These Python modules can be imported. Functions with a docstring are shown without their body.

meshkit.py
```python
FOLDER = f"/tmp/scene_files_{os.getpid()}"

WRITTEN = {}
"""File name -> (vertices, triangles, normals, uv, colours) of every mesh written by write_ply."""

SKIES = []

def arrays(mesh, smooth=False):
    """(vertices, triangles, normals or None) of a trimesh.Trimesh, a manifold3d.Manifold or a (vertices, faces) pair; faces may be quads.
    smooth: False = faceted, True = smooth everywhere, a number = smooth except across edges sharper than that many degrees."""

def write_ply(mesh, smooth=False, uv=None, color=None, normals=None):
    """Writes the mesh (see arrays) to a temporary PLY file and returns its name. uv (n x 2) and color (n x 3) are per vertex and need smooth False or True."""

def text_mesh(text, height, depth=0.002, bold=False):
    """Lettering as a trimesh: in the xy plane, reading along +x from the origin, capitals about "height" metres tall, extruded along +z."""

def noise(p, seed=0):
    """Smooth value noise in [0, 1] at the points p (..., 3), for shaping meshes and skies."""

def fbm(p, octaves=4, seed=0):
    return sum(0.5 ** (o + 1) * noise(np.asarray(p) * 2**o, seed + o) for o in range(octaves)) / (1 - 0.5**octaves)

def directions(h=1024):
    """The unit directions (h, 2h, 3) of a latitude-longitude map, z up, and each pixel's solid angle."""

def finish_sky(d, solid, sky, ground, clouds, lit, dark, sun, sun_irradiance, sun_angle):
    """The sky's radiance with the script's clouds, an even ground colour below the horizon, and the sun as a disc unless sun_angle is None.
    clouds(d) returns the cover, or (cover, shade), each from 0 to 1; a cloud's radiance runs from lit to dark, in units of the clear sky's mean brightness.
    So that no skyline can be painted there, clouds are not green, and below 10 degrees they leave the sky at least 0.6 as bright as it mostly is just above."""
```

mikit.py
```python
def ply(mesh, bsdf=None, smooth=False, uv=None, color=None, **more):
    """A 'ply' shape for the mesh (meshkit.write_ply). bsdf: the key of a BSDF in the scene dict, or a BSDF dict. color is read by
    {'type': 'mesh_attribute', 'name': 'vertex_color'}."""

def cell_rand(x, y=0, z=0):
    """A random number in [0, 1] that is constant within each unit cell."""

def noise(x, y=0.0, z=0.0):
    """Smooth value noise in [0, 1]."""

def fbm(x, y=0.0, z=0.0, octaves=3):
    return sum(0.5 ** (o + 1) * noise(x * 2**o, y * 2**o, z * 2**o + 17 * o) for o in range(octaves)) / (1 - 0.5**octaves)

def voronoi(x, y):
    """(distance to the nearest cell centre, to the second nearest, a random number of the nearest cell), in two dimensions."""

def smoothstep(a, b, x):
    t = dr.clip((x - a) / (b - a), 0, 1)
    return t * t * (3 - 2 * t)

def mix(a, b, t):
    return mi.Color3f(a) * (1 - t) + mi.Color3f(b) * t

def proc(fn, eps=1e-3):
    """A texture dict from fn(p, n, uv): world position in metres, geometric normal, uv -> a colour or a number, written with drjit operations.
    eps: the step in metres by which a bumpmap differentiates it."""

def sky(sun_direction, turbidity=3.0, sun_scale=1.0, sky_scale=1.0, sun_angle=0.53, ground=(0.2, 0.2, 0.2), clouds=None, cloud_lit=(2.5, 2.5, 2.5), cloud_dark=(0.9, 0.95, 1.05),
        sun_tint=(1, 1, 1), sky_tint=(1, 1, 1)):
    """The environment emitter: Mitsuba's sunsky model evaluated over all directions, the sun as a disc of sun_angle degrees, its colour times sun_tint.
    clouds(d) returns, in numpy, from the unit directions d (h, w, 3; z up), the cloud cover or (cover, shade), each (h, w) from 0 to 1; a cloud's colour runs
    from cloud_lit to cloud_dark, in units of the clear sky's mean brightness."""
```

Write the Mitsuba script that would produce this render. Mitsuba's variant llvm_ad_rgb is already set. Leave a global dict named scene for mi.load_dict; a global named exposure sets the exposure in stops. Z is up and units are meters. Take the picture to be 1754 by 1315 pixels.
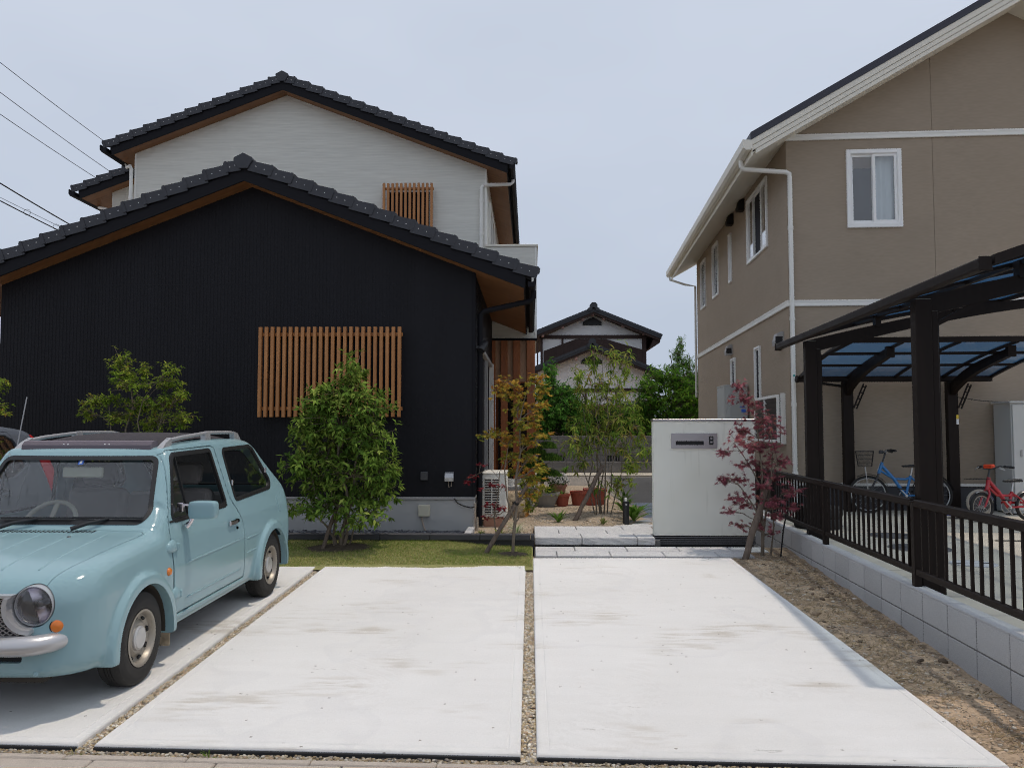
import math
import numpy as np
import trimesh
import manifold3d as m3
import shapely.geometry as sg
import drjit as dr
import mitsuba as mi
import meshkit
import mikit
from mikit import proc, noise, fbm, voronoi, cell_rand, smoothstep, mix

T = mi.ScalarTransform4f
rng = np.random.default_rng(7)
scene, labels = {}, {}

# ------------------------------------------------------------------ camera, sky, exposure
PITCH, YAW = math.radians(3.168), math.radians(1.267)
fwd = np.array([-math.sin(YAW) * math.cos(PITCH), math.cos(YAW) * math.cos(PITCH), math.sin(PITCH)])
EYE = np.array([0, 0, 1.55])
scene['camera'] = {'type': 'perspective', 'fov': 64.128, 'fov_axis': 'x', 'near_clip': 0.05, 'far_clip': 3000.0,
                   'to_world': T().look_at(origin=EYE.tolist(), target=(EYE + fwd).tolist(), up=[0, 0, 1])}
SUN = (0.295, 0.01, 1.0)


def veil(d):
    # thin, almost even high cloud, a little patchy
    n = meshkit.fbm(np.stack([d[..., 0] * 2.2, d[..., 1] * 2.2, d[..., 2] * 3.5], -1) + 5, 4, 3)
    m = meshkit.fbm(np.stack([d[..., 0] * 5, d[..., 1] * 5, d[..., 2] * 9], -1), 4, 9)
    cover = 0.84 + 0.10 * n
    low = np.clip(1 - np.arcsin(np.clip(d[..., 2], 0, 1)) / math.radians(38), 0, 1)
    return np.clip(cover + .1 * low, 0, 1), np.clip(0.25 + 0.42 * (m - 0.5) + 0.35 * (n - 0.5) + .8 * low ** 1.3, 0, 1)


scene['sky'] = mikit.sky(SUN, turbidity=4.0, sun_scale=0.64, sun_tint=(.96, 1.0, 1.08), sky_scale=1.0, sun_angle=1.2, clouds=veil,
                         cloud_lit=(3.10, 3.34, 3.82), cloud_dark=(2.20, 2.50, 3.00), ground=(0.25, 0.24, 0.22))
exposure = 0.9


# ------------------------------------------------------------------ scene bookkeeping
def numbered(key):
    if key not in scene and key not in labels and key not in USED:
        USED.add(key)
        return key
    k = 1
    while f'{key}_{k:03d}' in USED:
        k += 1
    key = f'{key}_{k:03d}'
    USED.add(key)
    return key


USED = set()


def thing(name, label, cat, group=None):
    key = numbered(name)
    labels[key] = {'label': label, 'category': cat}
    if group:
        labels[key]['group'] = group
    return key


def part(parent, name, mesh, bsdf, smooth=False, label=None, kind=None, color=None, to_world=None, **more):
    key = numbered(f'{parent}__{name}')
    if not len(mesh.faces):
        print('EMPTY', key)
        return key
    scene[key] = mikit.ply(mesh, bsdf, smooth=smooth, color=color, **more)
    if to_world is not None:
        scene[key]['to_world'] = to_world
    if label or kind:
        labels[key] = {}
        if label:
            labels[key]['label'] = label
        if kind:
            labels[key]['kind'] = kind
    return key


def solo(name, mesh, bsdf, label, cat, smooth=False, group=None, color=None):
    key = thing(name, label, cat, group)
    scene[key] = mikit.ply(mesh, bsdf, smooth=smooth, color=color)
    return key


def struct(name, mesh, bsdf, label=None, smooth=False, kind='structure', color=None):
    key = numbered(name)
    if mesh is not None:
        scene[key] = mikit.ply(mesh, bsdf, smooth=smooth, color=color)
    labels[key] = {'kind': kind}
    if label:
        labels[key]['label'] = label
    return key


# ------------------------------------------------------------------ mesh helpers, all as (vertices, faces)
def tm(v, f):
    return trimesh.Trimesh(np.asarray(v, float), np.asarray(f, int), process=False)


def cat(ms):
    ms = [m for m in ms if m is not None and len(m.faces)]
    vs, fs, n = [], [], 0
    for m in ms:
        vs.append(m.vertices)
        fs.append(m.faces + n)
        n += len(m.vertices)
    return tm(np.vstack(vs), np.vstack(fs))


BOXF = np.array([[0, 2, 1], [0, 3, 2], [4, 5, 6], [4, 6, 7], [0, 1, 5], [0, 5, 4], [1, 2, 6], [1, 6, 5], [2, 3, 7], [2, 7, 6], [3, 0, 4], [3, 4, 7]])


def box(x0, x1, y0, y1, z0, z1):
    v = [[x0, y0, z0], [x1, y0, z0], [x1, y1, z0], [x0, y1, z0], [x0, y0, z1], [x1, y0, z1], [x1, y1, z1], [x0, y1, z1]]
    return tm(v, BOXF)


def bbox(x0, x1, y0, y1, z0, z1, b=0.006):
    """a box with all its edges chamfered"""
    c, h = np.array([(x0 + x1) / 2, (y0 + y1) / 2, (z0 + z1) / 2]), np.array([abs(x1 - x0), abs(y1 - y0), abs(z1 - z0)]) / 2
    b = min(b, h.min() * 0.6)
    pts = []
    for s in np.ndindex(2, 2, 2):
        sg_ = np.array(s) * 2 - 1
        for ax in range(3):
            q = h - b
            q = q.copy()
            q[ax] = h[ax]
            pts.append(c + sg_ * q)
    return hull(np.array(pts))


def hull(pts):
    m = m3.Manifold.hull_points(np.asarray(pts, float)).to_mesh()
    return tm(m.vert_properties[:, :3], m.tri_verts)


def xf(m, M=None, t=None, R=None, s=None):
    v = m.vertices.copy()
    if s is not None:
        v = v * s
    if R is not None:
        v = v @ np.asarray(R).T
    if t is not None:
        v = v + np.asarray(t)
    if M is not None:
        v = v @ M[:3, :3].T + M[:3, 3]
    return tm(v, m.faces)


def rz(a):
    c, s = math.cos(a), math.sin(a)
    return np.array([[c, -s, 0], [s, c, 0], [0, 0, 1]])


def rx(a):
    c, s = math.cos(a), math.sin(a)
    return np.array([[1, 0, 0], [0, c, -s], [0, s, c]])


def ry(a):
    c, s = math.cos(a), math.sin(a)
    return np.array([[c, 0, s], [0, 1, 0], [-s, 0, c]])


def unit(v):
    v = np.asarray(v, float)
    return v / (np.linalg.norm(v, axis=-1, keepdims=True) + 1e-12)


def frame(d):
    d = unit(d)
    a = np.cross(d, [0, 0, 1.0] if abs(d[2]) < 0.95 else [1.0, 0, 0])
    a = unit(a)
    return np.stack([a, np.cross(d, a), d], 1)       # columns: side, up-ish, along


def tube(pts, r, sides=8, cap=True):
    p = np.asarray(pts, float)
    n = len(p)
    r = np.broadcast_to(np.asarray(r, float), (n,))
    t = unit(np.gradient(p, axis=0))
    a = np.zeros_like(p)
    ref = np.array([0, 0, 1.0]) if abs(t[0][2]) < 0.9 else np.array([1.0, 0, 0])
    a[0] = unit(np.cross(t[0], ref))
    for i in range(1, n):
        q = a[i - 1] - t[i] * (a[i - 1] @ t[i])
        a[i] = unit(q)
    b = np.cross(t, a)
    ang = np.arange(sides) * 2 * np.pi / sides
    v = p[:, None] + r[:, None, None] * (np.cos(ang)[None, :, None] * a[:, None] + np.sin(ang)[None, :, None] * b[:, None])
    i, j = np.meshgrid(np.arange(n - 1), np.arange(sides), indexing='ij')
    k = (j + 1) % sides
    f = np.stack([i * sides + j, i * sides + k, (i + 1) * sides + k, (i + 1) * sides + j], -1).reshape(-1, 4)
    f = np.vstack([f[:, [0, 1, 2]], f[:, [0, 2, 3]]])
    v = v.reshape(-1, 3)
    if cap:
        v = np.vstack([v, p[0], p[-1]])
        s = np.arange(sides)
        f = np.vstack([f, np.stack([np.full(sides, n * sides), (s + 1) % sides, s], 1),
                       np.stack([np.full(sides, n * sides + 1), (n - 1) * sides + s, (n - 1) * sides + (s + 1) % sides], 1)])
    return tm(v, f)


def rod(a, b, r, sides=8):
    return tube([a, b], r, sides)


def beam(a, b, w, h, up=(0, 0, 1), bev=0.0):
    """rectangular bar from a to b, w across, h along 'up'"""
    a, b = np.asarray(a, float), np.asarray(b, float)
    d = b - a
    L = np.linalg.norm(d)
    d = d / L
    side = unit(np.cross(d, up))
    upv = np.cross(side, d)
    m = bbox(-w / 2, w / 2, 0, L, -h / 2, h / 2, bev) if bev else box(-w / 2, w / 2, 0, L, -h / 2, h / 2)
    R = np.stack([side, d, upv], 1)
    return xf(m, R=R, t=a)


def prism(poly, d0, d1, plane='xz'):
    """polygon (list of 2d points or shapely) extruded: plane 'xz' along y, 'yz' along x, 'xy' along z"""
    P = poly if hasattr(poly, 'geom_type') else sg.Polygon(poly)
    if hasattr(P, 'geoms'):
        return cat([prism(g, d0, d1, plane) for g in P.geoms])
    m = trimesh.creation.extrude_polygon(P, abs(d1 - d0), engine='earcut')
    v, f = np.array(m.vertices), np.array(m.faces)
    lo = min(d0, d1)
    a, b, c = v[:, 0], v[:, 1], v[:, 2] + lo
    if plane == 'xy':
        return tm(np.stack([a, b, c], 1), f)
    if plane == 'xz':
        return tm(np.stack([a, c, b], 1), f[:, ::-1])
    return tm(np.stack([c, a, b], 1), f)


def lathe(prof, n=32, center=(0, 0, 0), axis=(0, 0, 1)):
    """profile [(r, h)...] turned round the axis"""
    p = np.asarray(prof, float)
    ang = np.arange(n) * 2 * np.pi / n
    v = np.stack([p[:, None, 0] * np.cos(ang), p[:, None, 0] * np.sin(ang), np.broadcast_to(p[:, None, 1], (len(p), n))], -1)
    i, j = np.meshgrid(np.arange(len(p) - 1), np.arange(n), indexing='ij')
    k = (j + 1) % n
    f = np.stack([i * n + j, i * n + k, (i + 1) * n + k, (i + 1) * n + j], -1).reshape(-1, 4)
    f = np.vstack([f[:, [0, 1, 2]], f[:, [0, 2, 3]]])
    v = v.reshape(-1, 3)
    F = frame(axis)
    if abs(np.asarray(axis, float)[2]) > 0.99:
        F = np.eye(3) * np.array([1, 1, np.sign(axis[2])])
    return tm(v @ F.T + np.asarray(center), f)


def rrect(x0, x1, y0, y1, r, n=5):
    return sg.box(x0 + r, y0 + r, x1 - r, y1 - r).buffer(r, quad_segs=n)


def man(m):
    f = np.asarray(m.faces)
    v = np.asarray(m.vertices)
    t = v[f]
    if np.einsum('ij,ij->i', t[:, 0], np.cross(t[:, 1], t[:, 2])).sum() < 0:
        f = f[:, ::-1]
    M = m3.Manifold(m3.Mesh(v.astype(np.float32), np.ascontiguousarray(f, np.uint32)))
    assert M.num_tri(), M.status()
    return M


def drum(c, r, depth, axis, n=48):
    """solid cylinder starting at c along axis"""
    return m3.Manifold.cylinder(depth, r, r, n).transform(np.hstack([frame(axis), np.asarray(c, float)[:, None]]))


def unman(M):
    m = M.to_mesh()
    return tm(m.vert_properties[:, :3], m.tri_verts)


def sheet(x, y, zf):
    """grid sheet z = zf(X, Y)"""
    X, Y = np.meshgrid(x, y, indexing='ij')
    Z = zf(X, Y)
    v = np.stack([X, Y, Z], -1).reshape(-1, 3)
    nx, ny = len(x), len(y)
    i, j = np.meshgrid(np.arange(nx - 1), np.arange(ny - 1), indexing='ij')
    q = np.stack([i * ny + j, (i + 1) * ny + j, (i + 1) * ny + j + 1, i * ny + j + 1], -1).reshape(-1, 4)
    return tm(v, np.vstack([q[:, [0, 1, 2]], q[:, [0, 2, 3]]]))


def nz(x, y, s=1.0, seed=0, o=4):
    return meshkit.fbm(np.stack([x * s, y * s, np.zeros_like(x) + 0.37], -1), o, seed) - 0.5


ICO = trimesh.creation.icosphere(subdivisions=0)


def pebbles(P, size, seed=0, flat=0.65):
    """irregular stones, 20 faces each, at points P"""
    r = np.random.default_rng(seed)
    n = len(P)
    base = np.asarray(ICO.vertices)
    k = len(base)
    sc = np.asarray(size).reshape(-1, 1) * np.stack([r.uniform(.7, 1.25, n), r.uniform(.7, 1.25, n), r.uniform(.5, .9, n) * flat * 1.3], 1)
    v = base[None] * sc[:, None] * r.uniform(.85, 1.15, (n, k, 1))
    a = r.uniform(0, 6.28, n)
    c, s = np.cos(a)[:, None], np.sin(a)[:, None]
    v = np.stack([v[..., 0] * c - v[..., 1] * s, v[..., 0] * s + v[..., 1] * c, v[..., 2]], -1) + P[:, None]
    f = np.asarray(ICO.faces)[None] + (np.arange(n) * k)[:, None, None]
    return tm(v.reshape(-1, 3), f.reshape(-1, 3)), k


# ------------------------------------------------------------------ materials
def pri(color, rough=0.6, **k):
    c = color if isinstance(color, dict) else {'type': 'rgb', 'value': list(color)}
    return {'type': 'principled', 'base_color': c, 'roughness': rough, **k}


def two(b):
    return {'type': 'twosided', 'bsdf': b}


def bump(b, fn, eps=2e-3, scale=1.0):
    return {'type': 'bumpmap', 'arbitrary': proc(fn, eps), 'scale': scale, 'bsdf': b}


def mat(name, color, rough=0.6, **k):
    scene[name] = two(pri(color, rough, **k))


VC = {'type': 'mesh_attribute', 'name': 'vertex_color'}
scene['m_leaf'] = {'type': 'principledthin', 'base_color': VC, 'roughness': 0.45, 'diff_trans': 0.7, 'eta': 1.4}
scene['m_leaf_gloss'] = {'type': 'principledthin', 'base_color': VC, 'roughness': 0.28, 'diff_trans': 0.45, 'eta': 1.5}
scene['m_stone_vc'] = two(pri(VC, 0.75))
scene['m_bark'] = two(bump(pri(proc(lambda p, n, uv: mix((.11, .085, .06), (.22, .18, .14), fbm(p.x * 60, p.y * 60, p.z * 14, 3))), .85),
                           lambda p, n, uv: fbm(p.x * 90, p.y * 90, p.z * 18, 2) * .006))
scene['m_stake'] = two(bump(pri(proc(lambda p, n, uv: mix((.085, .062, .048), (.19, .145, .115), fbm(p.x * 70, p.y * 70, p.z * 8, 3))), .8),
                            lambda p, n, uv: fbm(p.x * 120, p.y * 120, p.z * 10, 2) * .004))


def concrete_col(p, n, uv):
    a = fbm(p.x * 1.1, p.y * 0.8, p.z, 4)
    b = fbm(p.x * 4.0 + 9, p.y * 14.0, p.z * 4, 3)
    g = noise(p.x * 260, p.y * 260, p.z * 260)
    base = mix((.56, .55, .525), (.66, .655, .64), a * .7 + b * .3)
    # tyre scuffs and brownish stains, patchy
    st = smoothstep(.52, .80, fbm(p.x * 1.7 + 31, p.y * 2.6 + 7, 0.0, 4)) * smoothstep(.30, .75, fbm(p.x * 5 + 2, p.y * 26, 3.0, 4))
    base = mix(base, (.40, .365, .31), st * .75)
    tr = smoothstep(.60, .72, fbm(p.x * 2.1 + 3, p.y * 1.2 + 4, 2.0, 3)) * smoothstep(.45, .62, noise(p.x * 34 + fbm(p.x * 2, p.y * 2, 0.0, 2) * 30, p.y * 34 + p.x * 18, 1.0))
    base = mix(base, (.46, .44, .41), tr * .12)
    damp = smoothstep(.50, .515, fbm(p.x * .9 + 11, p.y * .8, 5.0, 4)) * (1 - smoothstep(.53, .575, fbm(p.x * .9 + 11, p.y * .8, 5.0, 4)))
    base = mix(base, (.52, .515, .51), damp * .22)
    sp = smoothstep(.80, .86, noise(p.x * 5.3 + 4, p.y * 16.0 + 8, 1.5)) * smoothstep(.5, .8, fbm(p.x * 40, p.y * 90, 0.0, 2))
    base = mix(base, (.36, .35, .32), sp * .6)
    dot = smoothstep(.9990, .9993, cell_rand(p.x * 70, p.y * 70, 5.0))
    base = mix(base, (.2, .18, .16), dot * .8)
    return base * (.95 + .10 * g)


def conc_bump(p, n, uv):
    return fbm(p.x * 20, p.y * 130, p.z * 20, 2) * .0014 + noise(p.x * 300, p.y * 300, p.z * 300) * .0004


scene['m_slab'] = two(bump(pri(proc(concrete_col), .8), conc_bump))
scene['m_lot'] = two(bump(pri(proc(lambda p, n, uv: mix((.33, .30, .245), (.46, .425, .355), fbm(p.x * 1.3, p.y * 1.3, 2.0, 4) * .7 + noise(p.x * 200, p.y * 200, 1.0) * .3)), .85),
                          lambda p, n, uv: fbm(p.x * 60, p.y * 60, 0.0, 2) * .0012))


def paver_col(p, n, uv):
    t = fbm(p.x * 3, p.y * 3, p.z * 3, 3)
    g = noise(p.x * 330, p.y * 330, p.z * 330)
    k = cell_rand(p.x * 150, p.y * 150, p.z * 150)
    return mix((.42, .42, .42), (.58, .58, .58), t * .5 + g * .5) * (1 - .35 * smoothstep(.9, .93, k))


scene['m_granite'] = two(bump(pri(proc(paver_col), .8), lambda p, n, uv: (noise(p.x * 220, p.y * 220, p.z * 220) * .6 + fbm(p.x * 40, p.y * 40, p.z * 40, 2)) * .004))
scene['m_gutter'] = two(bump(pri(proc(lambda p, n, uv: mix((.30, .26, .22), (.42, .37, .32), fbm(p.x * 8, p.y * 8, 0.0, 3) * .5 + noise(p.x * 240, p.y * 240, 0.0) * .5)), .9),
                             lambda p, n, uv: noise(p.x * 200, p.y * 200, 0.0) * .003))


def soil_col(p, n, uv):
    t = fbm(p.x * 2.3, p.y * 2.3, p.z * 2, 4)
    g = fbm(p.x * 60, p.y * 60, p.z * 60, 3)
    c = mix((.18, .122, .078), (.42, .315, .215), smoothstep(.25, .75, t * .55 + g * .5))
    return mix(c, (.10, .075, .05), smoothstep(.62, .72, fbm(p.x * 9 + 5, p.y * 9, 1.0, 3)) * .6)


scene['m_soil'] = two(bump(pri(proc(soil_col), .95), lambda p, n, uv: fbm(p.x * 70, p.y * 70, p.z * 70, 3) * .02, eps=4e-3))
scene['m_sand'] = two(bump(pri(proc(lambda p, n, uv: mix((.24, .185, .13), (.40, .325, .24), smoothstep(.25, .75, fbm(p.x * 3, p.y * 3, p.z, 4) * .6 + fbm(p.x * 70, p.y * 70, p.z * 70, 2) * .45))), .95),
                           lambda p, n, uv: fbm(p.x * 80, p.y * 80, p.z * 80, 2) * .012, eps=4e-3))
scene['m_ground'] = two(pri(proc(lambda p, n, uv: mix((.20, .18, .155), (.30, .27, .24), fbm(p.x * 1.2, p.y * 1.2, 0.0, 4))), .95))
scene['m_asphalt'] = two(pri(proc(lambda p, n, uv: mix((.13, .115, .10), (.22, .20, .175), fbm(p.x * .9, p.y * .9, 0.0, 4) * .6 + noise(p.x * 90, p.y * 90, 0.0) * .4)), .95))
scene['m_slate'] = two(pri(proc(lambda p, n, uv: mix((.17, .19, .22), (.29, .31, .35), fbm(p.x * 6, p.y * 6, 0.0, 3))), .6))
scene['m_lawnsoil'] = two(pri(proc(lambda p, n, uv: mix((.16, .165, .055), (.27, .255, .11), fbm(p.x * 25, p.y * 25, 0.0, 3))), .95))

# walls
scene['m_black_siding'] = two(bump(pri(proc(lambda p, n, uv: mix((.0062, .0062, .0088), (.0105, .0105, .0145), fbm(p.x * 5, p.y * 5, p.z * .6, 3))), .6, specular=.22),
                                   lambda p, n, uv: fbm(p.x * 110, p.y * 110, p.z * 30, 2) * .0008))
scene['m_white_siding'] = two(bump(pri(proc(lambda p, n, uv: mix((.545, .54, .49), (.725, .72, .66), fbm(p.x * 3.2, p.y * 3.2, p.z * 38, 4))), .75),
                                   lambda p, n, uv: fbm(p.x * 5, p.y * 5, p.z * 44, 3) * .012, eps=4e-3))
scene['m_brown_stucco'] = two(bump(pri(proc(lambda p, n, uv: mix((.270, .218, .164), (.372, .302, .232), fbm(p.x * 2, p.y * 2, p.z * 2, 3) * .4 + fbm(p.x * 14, p.y * 14, p.z * 40, 3) * .6)), .9),
                                   lambda p, n, uv: fbm(p.x * 70, p.y * 70, p.z * 70, 2) * .007, eps=3e-3))
scene['m_plaster'] = two(pri(proc(lambda p, n, uv: mix((.60, .60, .60), (.72, .72, .71), fbm(p.x * .9, p.y * .9, p.z * .9, 4))), .9))
scene['m_gatewall'] = two(bump(pri(proc(lambda p, n, uv: mix(mix((.68, .68, .605), (.765, .765, .70), fbm(p.x * 2.5, p.y * 2, p.z * 2.0, 3)), (.54, .54, .47),
                                                             smoothstep(.62, .80, fbm(p.x * 22, p.y * 22, p.z * 1.4, 3)) * .35)), .85),
                               lambda p, n, uv: fbm(p.x * 160, p.y * 160, p.z * 70, 2) * .0035))
scene['m_foundation'] = two(bump(pri(proc(lambda p, n, uv: mix((.36, .362, .355), (.46, .46, .45), fbm(p.x * 2.2, p.y * 2, p.z * 3.0, 4))), .9), lambda p, n, uv: noise(p.x * 90, p.y * 90, p.z * 90) * .001))


def block_col(p, n, uv):
    t = fbm(p.x * 3.3, p.y * 3.3, p.z * 3.3, 4)
    g = noise(p.x * 170, p.y * 170, p.z * 170)
    return mix((.33, .33, .332), (.46, .46, .462), t * .45 + g * .55)


scene['m_block'] = two(bump(pri(proc(block_col), .92), lambda p, n, uv: noise(p.x * 190, p.y * 190, p.z * 190) * .003))
scene['m_block_dark'] = two(bump(pri(proc(lambda p, n, uv: block_col(p, n, uv) * .93), .92), lambda p, n, uv: noise(p.x * 190, p.y * 190, p.z * 190) * .003))
scene['m_oldwall'] = two(pri(proc(lambda p, n, uv: mix((.12, .115, .115), (.27, .26, .255), fbm(p.x * 1.3, p.y, p.z * 2.6, 5))), .95))
mat('m_mortar', (.13, .128, .125), .95)


def wood(c0, c1, s=1.0):
    return lambda p, n, uv: mix(c0, c1, fbm(p.x * 24 * s + 3, p.y * 24 * s, p.z * 1.6 * s, 4))


scene['m_lattice'] = two(pri(proc(wood((.29, .112, .032), (.50, .225, .075))), .5))
scene['m_porchwood'] = two(pri(proc(wood((.22, .062, .016), (.42, .135, .035))), .45))
scene['m_porchwood_pale'] = two(pri(proc(wood((.26, .14, .075), (.42, .25, .15))), .5))
scene['m_soffit'] = two(pri(proc(lambda p, n, uv: mix((.15, .062, .024), (.26, .118, .047), fbm(p.x * 3, p.y * 28, p.z * 3, 3))), .55))
scene['m_oldwood'] = two(pri(proc(wood((.022, .012, .010), (.052, .028, .022))), .8))
scene['m_rafter'] = two(pri((.32, .19, .16), .7))
scene['m_tile'] = two(bump(pri(proc(lambda p, n, uv: mix((.015, .0155, .021), (.032, .033, .042), fbm(p.x * 6, p.y * 6, p.z * 6, 3))), .42), lambda p, n, uv: noise(p.x * 90, p.y * 90, p.z * 90) * .001))
mat('m_oldtile', (.026, .029, .036), .5)
mat('m_fascia', (.0085, .0085, .0115), .6, specular=.15)
mat('m_black_metal', (.012, .012, .014), .4)
mat('m_screw', (.75, .75, .75), .4)
mat('m_white_trim', (.74, .73, .69), .45)
mat('m_cream_trim', (.70, .665, .58), .5)
mat('m_grey_trim', (.34, .335, .33), .55)
mat('m_white_metal', (.78, .77, .73), .4)
mat('m_window_frame', (.80, .80, .79), .35)
mat('m_roof_navy', (.028, .028, .042), .5)
mat('m_dark_room', (.42, .40, .37), .9)
mat('m_curtain', (.50, .56, .58), .9)
mat('m_curtain_grey', (.32, .33, .34), .9)
scene['m_pane'] = {'type': 'thindielectric', 'int_ior': 1.52}
scene['m_window_glass'] = two(pri((.02, .024, .028), .04, specular=.6))
scene['m_bronze'] = two(pri(proc(lambda p, n, uv: mix((.0095, .0058, .0046), (.0150, .0090, .0070), fbm(p.x * 30, p.y * 30, p.z * 3, 2))), .5, specular=.18))
scene['m_blue_panel'] = {'type': 'blendbsdf', 'weight': .45, 'a': {'type': 'thindielectric', 'int_ior': 1.3, 'specular_transmittance': {'type': 'rgb', 'value': [.68, .82, .90]}},
                         'b': {'type': 'principledthin', 'base_color': {'type': 'rgb', 'value': [.045, .135, .28]}, 'roughness': .5, 'diff_trans': 1.7, 'eta': 1.2}}
mat('m_dark_pane', (.022, .022, .026), .7, specular=.15)  # matte dark stand-in for glass panes, leaves out their sky reflections
mat('m_louvre', (.085, .075, .072), .6, specular=.3)
scene['m_dark_soil'] = two(pri(proc(lambda p, n, uv: mix((.035, .026, .018), (.10, .078, .052), fbm(p.x * 40, p.y * 40, p.z * 40, 3))), .95))
mat('m_stainless', (.42, .40, .41), .35, metallic=.85)
mat('m_hole', (.006, .006, .007), .6)
mat('m_cream_box', (.52, .50, .40), .55)
mat('m_dark_box', (.05, .05, .055), .45)
mat('m_silver_hood', (.45, .45, .46), .4, metallic=.6)
mat('m_ac_white', (.66, .645, .59), .5)
mat('m_ac_dark', (.03, .025, .025), .7)
mat('m_tank', (.40, .415, .40), .5)
mat('m_cable', (.015, .015, .015), .6)
mat('m_cable_pale', (.40, .33, .26), .6)
mat('m_kerb', (.055, .055, .062), .65)
mat('m_edge_strip', (.018, .018, .019), .9)
mat('m_slat_dark', (.11, .11, .115), .6)
mat('m_kerb_base', (.028, .028, .030), .8)
mat('m_terracotta', (.30, .072, .045), .7)
mat('m_clay_pale', (.38, .20, .14), .75)
mat('m_stone_pot', (.26, .255, .24), .8)
scene['m_rock'] = two(bump(pri(proc(lambda p, n, uv: mix((.22, .17, .11), (.45, .37, .26), fbm(p.x * 14, p.y * 14, p.z * 14, 4))), .9), lambda p, n, uv: fbm(p.x * 30, p.y * 30, p.z * 30, 3) * .02))
mat('m_cabinet', (.55, .555, .54), .5)
mat('m_manhole', (.10, .10, .105), .6, metallic=.3)
mat('m_yellow', (.75, .55, .05), .5)
mat('m_blue_label', (.04, .13, .55), .5)
mat('m_green_dot', (.03, .30, .28), .5)

# vehicles
scene['m_teal'] = two({'type': 'roughplastic', 'diffuse_reflectance': {'type': 'rgb', 'value': [.245, .388, .425]}, 'alpha': .035, 'int_ior': 1.5, 'nonlinear': False})
scene['m_silver_paint'] = two(pri((.125, .142, .172), .35, metallic=.3, clearcoat=1.0, clearcoat_gloss=.95))
mat('m_rubber', (.020, .019, .018), .75)
mat('m_seal', (.010, .010, .011), .5)
mat('m_well', (.050, .042, .034), .95)
mat('m_steel_wheel', (.32, .29, .245), .42, metallic=.5)
mat('m_hub', (.50, .495, .49), .35, metallic=.6)
mat('m_bumper', (.50, .50, .51), .32, metallic=.55)
mat('m_rail', (.40, .40, .41), .38, metallic=.4)
scene['m_chrome'] = {'type': 'roughconductor', 'material': 'Cr', 'alpha': .08}
scene['m_mirror'] = {'type': 'roughconductor', 'material': 'Al', 'alpha': .03}
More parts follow.
